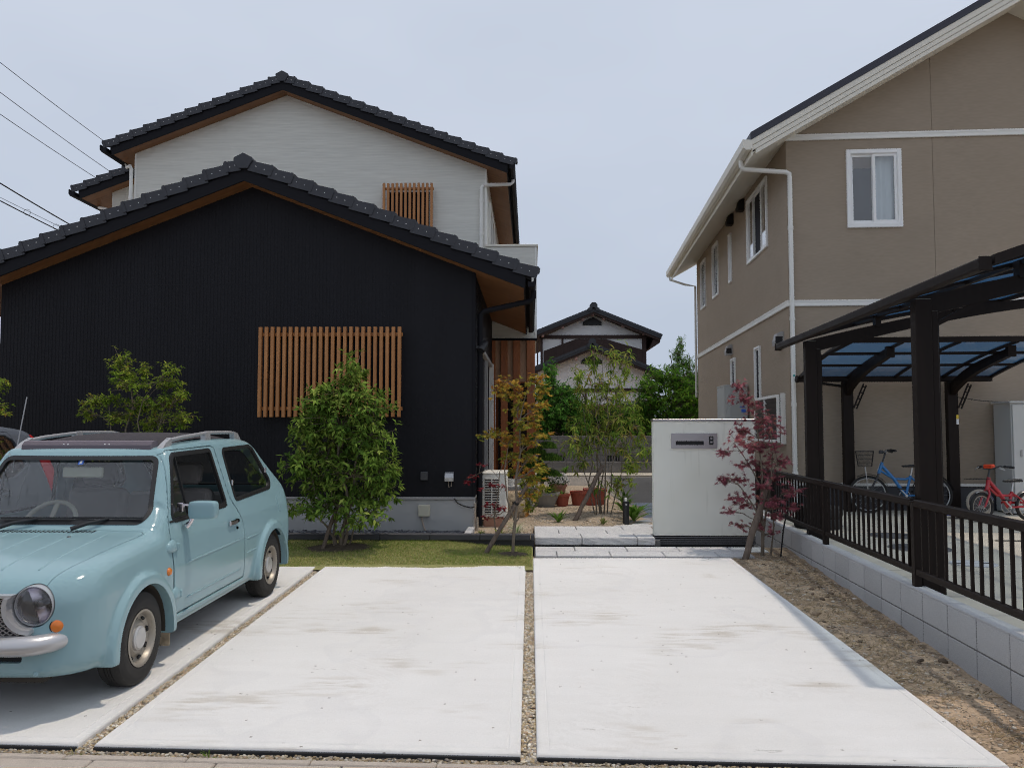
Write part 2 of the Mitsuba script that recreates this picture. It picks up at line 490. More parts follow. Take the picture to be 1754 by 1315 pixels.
scene['m_canvas'] = two(bump(pri((.030, .026, .030), .85), lambda p, n, uv: noise(p.x * 500, p.y * 500, p.z * 500) * .0006))
mat('m_canvas_front', (.115, .098, .118), .75)
scene['m_amber'] = two(pri((.62, .16, .012), .15, clearcoat=1.0))
scene['m_red_lamp'] = two(pri((.42, .012, .022), .15, clearcoat=1.0))
mat('m_seat', (.16, .15, .145), .85)
mat('m_cabin', (.045, .043, .042), .85)
mat('m_cream', (.55, .53, .43), .5)
mat('m_grille', (.02, .02, .022), .5)
mat('m_grille_wire', (.30, .27, .26), .45, metallic=.4)
scene['m_carglass'] = {'type': 'thindielectric', 'int_ior': 1.55, 'specular_transmittance': {'type': 'rgb', 'value': [.70, .74, .74]}}
scene['m_lens'] = {'type': 'thindielectric', 'int_ior': 1.5}
mat('m_plate', (.80, .80, .80), .5)
mat('m_bike_blue', (.012, .16, .42), .25, clearcoat=1.0)
mat('m_bike_red', (.42, .012, .022), .25, clearcoat=1.0)
mat('m_orange_pad', (.80, .075, .02), .5)
mat('m_alu', (.55, .55, .55), .3, metallic=.8)
mat('m_white_print', (.80, .80, .80), .5)
mat('m_tyre_pale', (.42, .38, .31), .7)
mat('m_tarp', (.05, .06, .22), .35)
# ------------------------------------------------------------------ the setting
SL = 0.026                                   # the drive rises gently towards the house


def zd(y):
    return SL * (y - 3.95)


struct('ground', sheet(np.linspace(-400, 400, 9), np.linspace(-400, 400, 9), lambda X, Y: X * 0 - 0.16), 'm_ground')
struct('road', box(-40, 40, -6, 3.30, -.158, -.095), 'm_asphalt')


def slab(c, th=0.085, b=0.012):
    """concrete slab on the slope, corners c anticlockwise from front left, trowelled rounded edges"""
    P = sg.Polygon(c)
    rings = [(P, -th), (P, -b), (P.buffer(-b * .35, join_style=2), -b * .35), (P.buffer(-b, join_style=2), 0.0), (P.buffer(-.055, join_style=2), 0.0),
             (P.buffer(-.060, join_style=2), -.003), (P.buffer(-.066, join_style=2), 0.0)]
    vs, fs = [], []
    for k, (q, dz) in enumerate(rings):
        xy = np.array(q.exterior.coords)[:4]
        o = np.lexsort((xy[:, 1] > xy[:, 1].mean(), np.zeros(4)))
        ctr = xy.mean(0)
        xy = xy[np.argsort(np.arctan2(xy[:, 1] - ctr[1], xy[:, 0] - ctr[0]))]
        vs += [[x, y, zd(y) + dz] for x, y in xy]
        if k:
            for i in range(4):
                j = (i + 1) % 4
                a, b2, c2, d = (k - 1) * 4 + i, (k - 1) * 4 + j, k * 4 + j, k * 4 + i
                fs += [[a, b2, c2], [a, c2, d]]
    n = (len(rings) - 1) * 4
    fs += [[n, n + 1, n + 2], [n, n + 2, n + 3]]
    return tm(vs, fs)


def yf(x):
    return 4.0 - .037 * x


def slab_rect(x0, x1, yb0, yb1):
    return slab([(x0, yf(x0)), (x1, yf(x1)), (x1, yb1), (x0, yb0)])


struct('driveway', slab_rect(-2.152, -.048, 8.62, 8.665), 'm_slab', 'middle white concrete parking slab')
struct('driveway', slab_rect(.030, 2.215, 9.115, 9.165), 'm_slab', 'right white concrete parking slab running to the stone step')
struct('driveway', slab_rect(-4.36, -2.235, 8.55, 8.60), 'm_slab', 'left white concrete parking slab under the pale blue car')
struct('driveway', slab_rect(-6.60, -4.44, 8.50, 8.55), 'm_slab')
struct('driveway', box(-9.2, -6.68, 4.2, 8.5, -.05, .05), 'm_slab')

# bed under the slabs and pebble joints
struct('earth', sheet(np.linspace(-9.5, 3.4, 3), np.array([3.30, 3.78, 3.95, 9.5]), lambda X, Y: np.where(Y < 3.9, -.05, zd(Y) - .055)), 'm_soil')


def strip_pebbles(x0, x1, y0, y1, n, s, seed, z):
    r = np.random.default_rng(seed)
    P = np.stack([r.uniform(x0, x1, n), r.uniform(y0, y1, n), np.zeros(n)], 1)
    P[:, 2] = z(P[:, 0], P[:, 1]) + r.uniform(0, .006, n)
    return P, r.uniform(.55, 1.25, n) * s


pal = np.array([[.42, .33, .20], [.50, .43, .31], [.30, .25, .18], [.56, .50, .40], [.36, .27, .15], [.25, .22, .19], [.62, .58, .50], [.42, .30, .20]])


def pebble_obj(name, sets, palette=pal, seed=1, label=None):
    P = np.vstack([s[0] for s in sets])
    S = np.concatenate([s[1] for s in sets])
    m, k = pebbles(P, S, seed)
    r = np.random.default_rng(seed + 5)
    col = palette[r.integers(0, len(palette), len(P))] * r.uniform(.75, 1.15, (len(P), 1))
    key = numbered(name)
    scene[key] = mikit.ply(m, 'm_stone_vc', smooth=True, color=np.repeat(col, k, 0))
    labels[key] = {'kind': 'stuff', 'category': 'gravel'}
    if label:
        labels[key]['label'] = label
    return key


pebble_obj('joint_gravel', [strip_pebbles(-2.232, -2.155, 4.05, 8.62, 3600, .010, 1, lambda x, y: zd(y) - .032),
                            strip_pebbles(-.046, .028, 3.98, 8.70, 3700, .010, 2, lambda x, y: zd(y) - .032),
                            strip_pebbles(-4.438, -4.362, 4.1, 8.5, 900, .011, 3, lambda x, y: zd(y) - .032)],
           label='small tan gravel filling the narrow joints between the concrete slabs')
pebble_obj('kerbside_gravel', [(lambda r: (np.stack([(x := r.uniform(-3.0, 2.6, 5200)), yf(x) - r.uniform(.012, .085, 5200) ** 1.0, np.full(5200, -.036) + r.uniform(0, .008, 5200)], 1),
                                           r.uniform(.5, 1.2, 5200) * .010))(np.random.default_rng(4))], pal * .68, seed=8,
           label='brown gravel and leaf litter along the front edge of the slabs')

# black strip laid against the slab fronts, darkening that face
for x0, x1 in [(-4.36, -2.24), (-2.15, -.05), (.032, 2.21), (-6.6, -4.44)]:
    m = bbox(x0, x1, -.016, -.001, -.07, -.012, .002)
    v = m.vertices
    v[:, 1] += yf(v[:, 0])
    solo('joint_strip', tm(v, m.faces), 'm_edge_strip', {-2.15: 'thin black strip along the front edge of the middle slab', .032: 'thin black strip along the front edge of the right slab',
                                                     -4.36: 'thin black strip along the front edge of the slab with the pale blue car', -6.6: 'thin black strip at the slab left of the pale blue car'}[x0], 'joint strip')

# gutter blocks beside the street
gut = struct('pavement', box(-7, 6, 3.2, 3.82, -.15, -.05), 'm_mortar')


def along(x0, x1, yo0, yo1, z0, z1, b=.006):
    m = bbox(x0, x1, 0, yo1 - yo0, z0, z1, b)
    v = m.vertices
    v[:, 1] += yf(v[:, 0]) - .075 - yo1
    return tm(v, m.faces)


for i in range(14):
    x0 = -3.9 + i * .60 + .02
    part(gut, 'kerb_stone', along(x0 - .16, x0 + .436, .0, .05, -.07, -.020), 'm_gutter')
    part(gut, 'kerb_stone', along(x0, x0 + .594, .056, .50, -.07, -.022), 'm_gutter')

# lawn
lx, ly = np.linspace(-7.2, .03, 90), np.linspace(8.45, 9.86, 26)


def lawn_z(X, Y):
    f = np.clip((Y - 8.5) / 1.3, 0, 1)
    back = np.interp(X, [-7, -1.0, -.35, .05], [.225, .215, .165, .150])
    return (zd(8.6) - .012) + (back - zd(8.6) + .012) * f ** .8 + nz(X, Y, 2.0, 3) * .03


OSM, MAP = (-2.19, 9.42), (-.20, 9.30)
struct('lawn', sheet(lx, ly, lawn_z), 'm_lawnsoil')


def blades(P, h, w, seed, lean=.5):
    r = np.random.default_rng(seed)
    n = len(P)
    a = r.uniform(0, 6.28, n)
    d = np.stack([np.cos(a), np.sin(a), np.zeros(n)], 1)
    ln = r.uniform(0, lean, (n, 1))
    tip = P + d * ln * h[:, None] + np.array([0, 0, 1]) * (h * np.sqrt(1 - .5 * ln[:, 0] ** 2))[:, None]
    s = np.stack([-d[:, 1], d[:, 0], d[:, 2]], 1)
    b = r.uniform(-.7, .7, n)
    s = s * np.cos(b)[:, None] + d * np.sin(b)[:, None]
    v = np.stack([P - s * w / 2, P + s * w / 2, tip], 1).reshape(-1, 3)
    return tm(v, np.arange(3 * n).reshape(-1, 3))


r_ = np.random.default_rng(11)
gx, gy = r_.uniform(-5.6, .02, 95000), r_.uniform(8.5, 9.84, 95000)
ok = (gy > 8.565 + .03 * nz(gx, gy, 12, 5)) & (np.hypot((gx - OSM[0]) / .36, (gy - OSM[1]) / .22) > 1 + .5 * nz(gx, gy, 9, 6)) & (np.hypot((gx - MAP[0]) / .17, (gy - MAP[1]) / .12) > 1)
ok &= ~((gx > -2.25) & (gx < -2.14) & (gy < 8.65)) | (r_.random(len(gx)) < .4)
ok &= ~((gx > -2.14) & (gx < -.05) & (gy < 8.63 + .02 * (gx + 2.15)))
gx, gy = gx[ok], gy[ok]
gz = lawn_z(gx, gy) - .004
dry = np.clip(meshkit.fbm(np.stack([gx * 1.3, gy * 1.8, gx * 0], -1), 4, 21) * 1.9 - .45, 0, 1)[:, None]
mixr = r_.random((len(gx), 1))
gcol = np.where(mixr < .25 + .55 * dry, np.array([[.52, .47, .21]]), np.array([[.24, .34, .065]])) * r_.uniform(.7, 1.25, (len(gx), 1))
key = numbered('grass')
scene[key] = mikit.ply(blades(np.stack([gx, gy, gz], 1), r_.uniform(.014, .034, len(gx)), .0045, 12), 'm_leaf', color=np.repeat(gcol, 3, 0))
labels[key] = {'kind': 'stuff', 'category': 'grass', 'label': 'short lawn grass with dry patches between the parking slabs and the dark house'}
struct('soil', sheet(np.linspace(OSM[0] - .42, OSM[0] + .42, 24), np.linspace(OSM[1] - .26, OSM[1] + .26, 16),
                     lambda X, Y: lawn_z(X, Y) + .035 * np.clip(1.15 - np.hypot((X - OSM[0]) / .36, (Y - OSM[1]) / .22), -.4, 1) + nz(X, Y, 20, 4) * .02), 'm_dark_soil')
struct('soil', sheet(np.linspace(MAP[0] - .2, MAP[0] + .2, 14), np.linspace(MAP[1] - .15, MAP[1] + .15, 12),
                     lambda X, Y: lawn_z(X, Y) + .03 * np.clip(1.15 - np.hypot((X - MAP[0]) / .17, (Y - MAP[1]) / .12), -.4, 1) + nz(X, Y, 25, 4) * .015), 'm_dark_soil')


# dirt strip beside the block wall
def bw(y):
    return 2.775 + .0545 * (y - 4.74)


def dirt_z(X, Y):
    f = np.clip((X - 2.2) / .6, 0, 1)
    return zd(Y) - .018 - .05 * f * np.clip(1 - (Y - 4) / 5, 0, 1) + nz(X, Y, 3.5, 7) * .06 + nz(X, Y, 16, 8) * .022


struct('flower_bed', sheet(np.linspace(2.19, 3.12, 46), np.linspace(3.7, 9.95, 240), lambda X, Y: dirt_z(X, Y) - np.where(X < 2.215, .05, 0)), 'm_soil', smooth=True)
rr = np.random.default_rng(31)
n = 5200
py_ = rr.uniform(3.8, 9.6, n)
px_ = 2.23 + rr.random(n) * (bw(py_) - 2.25)
P = np.stack([px_, py_, dirt_z(px_, py_) + .002], 1)
pebble_obj('loose_stones', [(P, np.exp(rr.normal(0, .5, n)) * .0042)], np.array([[.33, .27, .20], [.42, .36, .28], [.22, .17, .12], [.5, .45, .38]]), 32,
           label='loose grit and crumbs of earth on the bare strip beside the block wall')
n = 420
py_ = rr.uniform(3.9, 9.4, n)
px_ = 2.26 + rr.random(n) * (bw(py_) - 2.32)
ck = meshkit.noise(np.stack([px_ * 2.2, py_ * 1.6, px_ * 0], -1), 17) > .45
P = np.stack([px_, py_, dirt_z(px_, py_) + .003], 1)[ck]
pebble_obj('clods', [(P, np.exp(rr.normal(0, .45, len(P))) * .012)], np.array([[.17, .115, .075], [.24, .17, .11], [.11, .078, .05], [.32, .25, .17]]), 35,
           label='dark crumbly clods of earth on the bare strip beside the block wall')
# straw and dead stalks lying on it
n = 2600
sy = rr.uniform(3.9, 9.3, n)
sx = 2.24 + rr.random(n) * (bw(sy) - 2.28)
clump = meshkit.noise(np.stack([sx * 3, sy * 3, sx * 0], -1), 3) > .38
sx, sy = sx[clump], sy[clump]
n = len(sx)
a = rr.uniform(0, 3.14, n)
L = rr.uniform(.015, .06, n)
d = np.stack([np.cos(a) * L, np.sin(a) * L, rr.uniform(-.003, .008, n)], 1)
P = np.stack([sx, sy, dirt_z(sx, sy) + .006], 1)
s = np.stack([-np.sin(a), np.cos(a), a * 0 + .4], 1) * .0016
v = np.stack([P - d - s, P - d + s, P + d + s, P + d - s], 1).reshape(-1, 3)
q = np.arange(4 * n).reshape(-1, 4)
key = numbered('straw')
scene[key] = mikit.ply(tm(v, np.vstack([q[:, [0, 1, 2]], q[:, [0, 2, 3]]])), 'm_leaf',
                       color=np.repeat(np.array([[.40, .31, .19]]) * rr.uniform(.45, 1.25, (n, 1)), 4, 0))
labels[key] = {'kind': 'stuff', 'category': 'straw', 'label': 'dry straw and dead stalks scattered over the bare strip'}

# stone path: granite pavers in front of the step, the step, slate behind
pav = struct('path', prism([(.05, 9.19), (2.45, 9.25), (2.95, 9.95), (.05, 9.86)], zd(9.2) - .08, zd(9.5) - .022, 'xy'), 'm_mortar')


def paver(parent, x0, x1, y0, y1, z, th=.05, name='paving_stone', b=.005, slope=SL):
    g = .0045
    m = bbox(x0 + g, x1 - g, y0 + g, y1 - g, -th, 0, b)
    vv = m.vertices
    vv[:, 2] += z + slope * (vv[:, 1] - y0) + rng.normal(0, .0012)
    return part(parent, name, tm(vv, m.faces), 'm_granite')


for row, (y0, y1, off) in enumerate([(9.235, 9.545, .30), (9.545, 9.855, .52)]):
    xs = [.055] + [x for x in np.arange(off, 2.7, .605)] + [2.50 if row == 0 else 2.75]
    xs = sorted(set(round(float(x), 3) for x in xs if x >= .055))
    for x0, x1 in zip(xs[:-1], xs[1:]):
        if x1 - x0 > .05:
            paver(pav, x0, x1, y0, y1, zd(y0) + .002)
stp = struct('step', box(.075, 1.56, 9.93, 11.0, .10, .222), 'm_mortar')
for row, (y0, y1, off) in enumerate([(9.885, 10.265, .62), (10.265, 10.645, .36), (10.645, 11.03, .60)]):
    xs = [.05] + list(np.arange(off, 1.4, .605 if row else .66)) + [1.497 if row == 0 else 1.60]
    for x0, x1 in zip(xs[:-1], xs[1:]):
        if row == 0:
            m = bbox(x0 + .004, x1 - .004, y0, y1 - .004, .168, .258, .008)
            mm = trimesh.remesh.subdivide_to_size(m.vertices, m.faces, .03)
            vv = mm[0]
            nn = nz(vv[:, 0] * 1 + vv[:, 2] * 3, vv[:, 2] * 2 + vv[:, 1], 14, 5)
            vv[:, 1] += np.where(vv[:, 1] < y0 + .02, nn * .028, 0)
            part(stp, 'step_stone', tm(vv, mm[1]), 'm_granite')
        else:
            paver(stp, x0, x1, y0, y1, .258, slope=.002)
part(stp, 'riser', box(.09, 1.49, 9.915, 9.93, .10, .17), 'm_kerb_base')
for (x0, x1, y0, y1) in [(1.12, 1.66, 11.03, 11.42), (1.28, 1.75, 11.42, 11.8)]:
    paver(stp, x0, x1, y0, y1, .262, slope=.004)
sp_ = struct('path', prism([(1.30, 11.6), (2.6, 10.9), (3.0, 14.2), (1.70, 14.2)], .18, .262, 'xy'), 'm_mortar', 'blue grey slate path behind the white gate wall')
for j in range(5):
    for i in range(4):
        x0, y0 = 1.30 + i * .42 + .1 * j + (.2 if j % 2 else 0), 11.45 + j * .55
        if x0 < 2.6:
            m = bbox(x0, x0 + .41, y0, y0 + .54, .22, .272 + .004 * j, .004)
            part(sp_, 'slate', m, 'm_slate')


# planting bed behind the kerb
def bed_z(X, Y):
    r = np.hypot((X - 1.0) / .55, (Y - 12.0) / .6)
    return -.2 * ((X > 1.42) & (Y < 10.3)) - .1 * ((X > .045) & (X < 1.62) & (Y < 11.03)) + .235 + .055 * np.clip((Y - 9.9) / 3.0, 0, 1) + .05 * np.clip(1.2 - r, 0, 1) + nz(X, Y, 4, 4) * .05 + nz(X, Y, 18, 5) * .02


struct('flower_bed', sheet(np.linspace(-.71, 1.78, 70), np.linspace(9.9, 14.3, 110), bed_z), 'm_sand', 'sandy planting bed between the dark house and the stone step', smooth=True)
n = 2500
bx, by = rr.uniform(-.68, 1.4, n), rr.uniform(9.95, 13.6, n)
kp = ~((bx > .03) & (by < 11.05))
bx, by, n = bx[kp], by[kp], int(kp.sum())
P = np.stack([bx, by, bed_z(bx, by) + .002], 1)
pebble_obj('loose_stones', [(P, np.exp(rr.normal(0, .55, n)) * .006)], np.array([[.40, .33, .24], [.52, .45, .36], [.25, .19, .13], [.6, .55, .48]]), 41,
           label='pebbles and crumbs on the sandy planting bed')

# back lane, yard behind the gate and the old retaining wall
struct('road', box(-8, 14, 14.2, 23.6, -.1, .27), 'm_asphalt', 'lane with sandy edges behind the garden')
struct('path', box(-1.2, 1.55, 14.0, 18.5, .1, .285), 'm_sand', 'sandy yard beyond the flower pots')
struct('path', box(-2.0, 9.0, 22.4, 23.75, .1, .30), 'm_lot', 'pale kerb of the lane at the foot of the grey wall')

# neighbour's concrete yard
TH = math.radians(3.1418)
NU, NV = np.array([math.cos(TH), -math.sin(TH), 0]), np.array([math.sin(TH), math.cos(TH), 0])
NO = np.array([3.955, 12.5, 0])


def nb(m):
    """house-local (u to the right, v back, z) of the neighbour's plot to the world"""
    v = m.vertices
    return tm(v[:, :1] * NU + v[:, 1:2] * NV + np.array([0, 0, 1]) * v[:, 2:] + NO, m.faces)


yz_ = lambda v: .302 + .014 * np.maximum(0, v + 3.05)
yard = struct('yard', nb(box(-.62, 9, -9.0, 12.5, -.1, .262)), 'm_ground')
yu = [-.60, 2.05, 5.0, 9.0]
yv = [-9.0, -5.12, -3.05, -1.05, -.01]
for i in range(3):
    for j in range(4):
        m = bbox(yu[i] + .006, yu[i + 1] - .006, yv[j] + (.012 if j else 0), yv[j + 1] - .012, .2, .302, .006)
        vv = m.vertices
        vv[:, 2] += np.where(vv[:, 2] > .25, yz_(vv[:, 1]) - .302, 0)
        part(yard, 'concrete_slab', nb(tm(vv, m.faces)), 'm_lot')
# ------------------------------------------------------------------ the dark house with its white upper storey
H = thing('house', 'dark two-storey house with black gabled front wing, white upper storey and grey tile roofs', 'house')


def gable_roof(parent, name, xr, zs, s, xl, xR, yv, yb, label, left=True, right=True, ridge=True, tile_from=None, left_stop=None, right_stop=None, th=.15, ty=.13):
    """xr, zs: ridge and soffit apex; xl, xR: tile ends; yv verge plane, yb back. Verge tiles one by one, stepped field, barge boards, sloping soffit, gutters"""
    rk = thing_part(parent, name, label)
    z = lambda x: zs - s * abs(x - xr)
    cs = math.sqrt(1 + s * s)
    soff, barge, field = [], [], []
    ends = []
    if left:
        ends.append((-1, xl, left_stop))
    if right:
        ends.append((1, xR, right_stop))
    for sd, xe, stop in ends:
        xi = xr if stop is None else stop          # upper limit of the slope piece
        xb = xe - sd * .10
        # soffit boards
        nb_ = 3
        soff.append(prism([(xi, z(xi)), (xb, z(xb)), (xb, z(xb) + .02), (xi, z(xi) + .02)], yv + .03, yb))
        barge.append(prism([(xi, z(xi) - .008), (xb, z(xb) - .008), (xb, z(xb) + th), (xi, z(xi) + th)], yv, yv + .028))
        barge.append(prism([(xb, z(xb) - .008), (xb + sd * .02, z(xb) - .008), (xb + sd * .02, z(xb) + th), (xb, z(xb) + th)] if sd > 0 else
                           [(xb - .02, z(xb) - .008), (xb, z(xb) - .008), (xb, z(xb) + th), (xb - .02, z(xb) + th)], yv, yb))
        # stepped field of flat tiles, one profile
        step, n = .262, int(abs(xe - xi) / .262) + 1
        prof_t, x = [], xe
        pts = [(xe, z(xe) + th - .01)]
        k = 0
        while abs(x - xi) > .02:
            x2 = x - sd * step if abs(x - xi) > step else xi
            pts += [(x, z(x) + th + ty * .55 + .022), (x2, z(x2) + th + ty * .55 - .004)]
            x = x2
        pts += [(xi, z(xi) + th - .01)]
        field.append(prism(pts, yv + .10, yb))
        # verge tiles
        x = xe
        idx = 0
        while sd * (x - xi) > .06:
            L = min(.29, abs(x - xi) + .01)
            lo = np.array([x, z(x)])
            hi = np.array([x - sd * L, z(x - sd * L)])
            d = unit(hi - lo)
            nrm = np.array([-d[1], d[0]]) if sd > 0 else np.array([d[1], -d[0]])
            if nrm[1] < 0:
                nrm = -nrm
            b0, b1 = lo + nrm * (th - .005) / 1, hi + nrm * (th - .005)
            P4 = [b0 + nrm * .014, b0 + nrm * (ty + .026), b1 + nrm * (ty - .014), b1 - nrm * .018]
            cham = b0 + d * .018 + nrm * (ty + .028)
            face = sg.Polygon([P4[0], P4[0] + (P4[1] - P4[0]) * .8, cham, P4[2], P4[3]])
            if not face.is_valid:
                face = face.buffer(0)
            jit = rng.normal(0, .0025)
            a = prism(face, yv - .030 + jit, yv - .008 + jit)
            topq = sg.Polygon([P4[0] + nrm * (ty - .022), P4[1], P4[2], P4[2] - nrm * .03]).buffer(0)
            lip = prism(sg.Polygon([P4[0], P4[0] + (P4[1] - P4[0]) * .8, cham, cham + d * .028, P4[0] + d * .046]).buffer(0), yv - .040 + jit, yv - .030 + jit)
            m = cat([a, lip, prism(topq, yv - .008 + jit, yv + .24)])
            t = part(rk, 'verge_tile', m, 'm_tile')
            for q in (.36, .72):
                c = b0 + (b1 - b0) * q + nrm * ty * .52
                SCREWS.append(lathe([(0.0001, -.004), (.0052, -.003), (.006, 0)], 8, (c[0], yv - .030 + jit, c[1]), (0, 1, 0)))
            x -= sd * step
            idx += 1
    part(rk, 'soffit', cat(soff), 'm_soffit')
    part(rk, 'barge_board', cat(barge), 'm_fascia')
    part(rk, 'tile_field', cat(field), 'm_tile', kind='stuff')
    if SCREWS:
        part(rk, 'tile_screw', cat(SCREWS), 'm_screw', smooth=40, kind='stuff')
        SCREWS.clear()
    if ridge:
        zr = zs + th
        pen = [(xr - .06, zr - .01), (xr + .06, zr - .01), (xr + .125, zr + .10), (xr + .115, zr + .13), (xr, zr + .19), (xr - .115, zr + .13), (xr - .125, zr + .10)]
        part(rk, 'ridge_end_tile', prism(pen, yv - .05, yv + .18), 'm_tile', 30)
        x = yv + .18
        while x < yb:
            pr = [(xr - .12, zr + .08), (xr + .12, zr + .08), (xr + .06, zr + .15), (xr, zr + .168), (xr - .06, zr + .15)]
            part(rk, 'ridge_tile', prism(pr, x, min(x + .27, yb)), 'm_tile')
            x += .276
    return rk


SCREWS = []


def thing_part(parent, name, label=None):
    """a part that is only the holder of its sub-parts"""
    key = numbered(f'{parent}__{name}')
    return key


def gutter(parent, x, z, y0, y1, bsdf, sd, w=.10, h=.10, end=True):
    """open eaves gutter along y, hooked at its ends"""
    o = [(0, h * .7), (0, 0.02), (.02, 0), (w * .72, 0), (w, h * .35), (w + .004, h * 1.02), (w - .012, h * 1.12), (w - .026, h * 1.05), (w - .016, h * .98), (w - .018, h * .45), (w * .66, .018), (.026, .018), (.016, .03), (.016, h * .7)]
    m = prism([(x + sd * a, z + b) for a, b in o], y0, y1)
    caps = prism([(x + sd * a, z + b) for a, b in [(0, h * .7), (0, 0), (w * .72, 0), (w, h * .35), (w, h), (w * .6, h * .62)]], y0 - .006, y0 + .004)
    return part(parent, 'gutter', cat([m, caps]), bsdf)


def pipe(parent, pts, r, bsdf, name='downpipe', collars=()):
    ms = [tube(pts, r, 12)]
    for c in collars:
        c = np.asarray(c, float)
        ms.append(rod(c - [0, 0, .025], c + [0, 0, .025], r * 1.25, 12))
    return part(parent, name, cat(ms), bsdf, smooth=50)


# ---- front wing: walls
XR, ZS, S1 = -3.68, 4.752, .39
WY, WL, WR = 10.6, -7.0, -.72
zr1 = lambda x: ZS - S1 * abs(x - XR)
gable = sg.Polygon([(WL, .68), (WR, .68), (WR, zr1(WR) + .01), (XR, ZS + .01), (WL, zr1(WL) + .01)])
WINF = (-3.42, -1.74, 1.80, 2.80)
gable = gable.difference(sg.box(WINF[0], WINF[2], WINF[1], WINF[3]))
part(H, 'front_wall', prism(gable, WY, WY + .10), 'm_black_siding')
rib, rib2 = [], []
x = WL + .02
while x < WR - .01:
    top = zr1(x + .012) - .004
    for (a, b) in [(.685, 3.443), (3.463, top)]:
        if b - a < .02:
            continue
        segs = [(a, b)] if not (WINF[0] - .02 < x < WINF[1]) or a > 3 else [(a, WINF[2] - .02), (WINF[3] + .02, b)]
        for a2, b2 in segs:
            rib.append(box(x, x + .026, WY - .0035, WY + .002, a2, b2))
    x += .0465
part(H, 'front_siding_rib', cat(rib), 'm_black_siding', kind='stuff')
part(H, 'joint_trim', box(WL, WR, WY - .002, WY + .001, 3.444, 3.462), 'm_black_siding')
part(H, 'corner_trim', bbox(WR - .03, WR + .012, WY - .014, WY + .05, .68, zr1(WR) - .005, .004), 'm_fascia')
# side walls of the front wing
SW = (11.35, 14.9)
side = sg.Polygon([(WY + .1, .68), (15.40, .68), (15.40, 3.62), (WY + .1, 3.62)]).difference(sg.box(12.0, .72, 15.1, 2.75))
part(H, 'side_wall', prism(side, WR - .10, WR, 'yz'), 'm_black_siding')
part(H, 'side_wall', prism([(WY + .1, .68), (15.40, .68), (15.40, 3.47), (WY + .1, 3.47)], WL, WL + .1, 'yz'), 'm_black_siding')
rib = [box(WR - .001, WR + .007, y, y + .026, .685, 3.55) for y in np.arange(WY + .08, 11.95, .0465)]
part(H, 'side_siding_rib', cat(rib), 'm_black_siding', kind='stuff')
# garden door in the side wall
dk = thing_part(H, 'garden_door')
for k, (y0, y1) in enumerate([(12.0, 12.06), (13.5, 13.58), (15.02, 15.1)]):
    part(dk, 'frame', bbox(WR - .06, WR + (.02 if k != 2 else .05), y0, y1, .72, 2.75, .004), 'm_white_trim' if k == 2 else 'm_grey_trim')
part(dk, 'frame', bbox(WR - .06, WR + .03, 12.06, 15.02, 2.69, 2.75, .004), 'm_grey_trim')
part(dk, 'frame', bbox(WR - .06, WR + .03, 12.06, 15.02, .72, .78, .004), 'm_grey_trim')
for y0, y1 in [(12.06, 13.5), (13.58, 15.02)]:
    part(dk, 'pane', box(WR - .045, WR - .035, y0, y1, .78, 2.69), 'm_dark_pane')
# foundation and flashing
part(H, 'foundation', cat([box(WL + .01, WR - .012, WY + .012, WY + .12, .1, .64), box(WR - .12, WR - .012, WY + .12, 15.4, .1, .64), box(WL + .01, WL + .12, WY + .12, 15.4, .1, .64)]), 'm_foundation')
part(H, 'flashing', cat([bbox(WL, WR + .004, WY - .012, WY + .1, .644, .679, .004), bbox(WR - .1, WR + .004, WY + .1, 15.4, .644, .679, .004)]), 'm_grey_trim')
# lattice window
wk = thing_part(H, 'window')
part(wk, 'frame', cat([box(WINF[0], WINF[1], WY - .02, WY + .06, WINF[2], WINF[2] + .05), box(WINF[0], WINF[1], WY - .02, WY + .06, WINF[3] - .05, WINF[3]),
                       box(WINF[0], WINF[0] + .05, WY - .02, WY + .06, WINF[2] + .05, WINF[3] - .05), box(WINF[1] - .05, WINF[1], WY - .02, WY + .06, WINF[2] + .05, WINF[3] - .05),
                       box(-2.61, -2.55, WY - .01, WY + .06, WINF[2] + .05, WINF[3] - .05)]), 'm_bronze')
part(wk, 'pane', box(WINF[0] + .05, WINF[1] - .05, WY + .03, WY + .036, WINF[2] + .05, WINF[3] - .05), 'm_dark_pane')


def lattice(x0, x1, z0, z1, y, n, label, dep=.055, w=.042):
    k = thing_part(H, 'lattice')
    pitch = (x1 - x0 - w) / (n - 1)
    for i in range(n):
        part(k, 'slat', bbox(x0 + i * pitch, x0 + i * pitch + w, y - dep, y, z0 + rng.normal(0, .0015), z1 + rng.normal(0, .0015), .003), 'm_lattice')
    for zz in (z0 + .085, z1 - .115):
        part(k, 'rail', bbox(x0 + .012, x1 + .014, y + .001, y + .04, zz, zz + .045, .003), 'm_lattice')
    for zz in (z0 + .105, z1 - .09):
        for xx in (x0 + .2, x1 - .2):
            part(k, 'bracket', box(xx, xx + .03, y + .04, y + .16, zz - .01, zz + .02), 'm_black_metal')


lattice(-3.505, -1.660, 1.708, 2.868, WY - .12, 24, 'l')

# ---- roof of the front wing
rk = gable_roof(H, 'lower_roof', XR, ZS, S1, -7.78, .022, 10.28, 15.39, 'lower roof')
gutter(H, -.025, 3.345, 10.24, 15.2, 'm_fascia', 1)
gutter(H, -7.73, 3.23, 10.24, 15.2, 'm_fascia', -1)
pipe(H, [(.045, 10.62, 3.36), (.045, 10.62, 3.27), (.0, 10.63, 3.225), (-.60, 10.68, 3.10), (-.655, 10.68, 3.05), (-.655, 10.68, .30)], .036, 'm_fascia', collars=[(-.655, 10.68, 2.6), (-.655, 10.68, 1.2)])
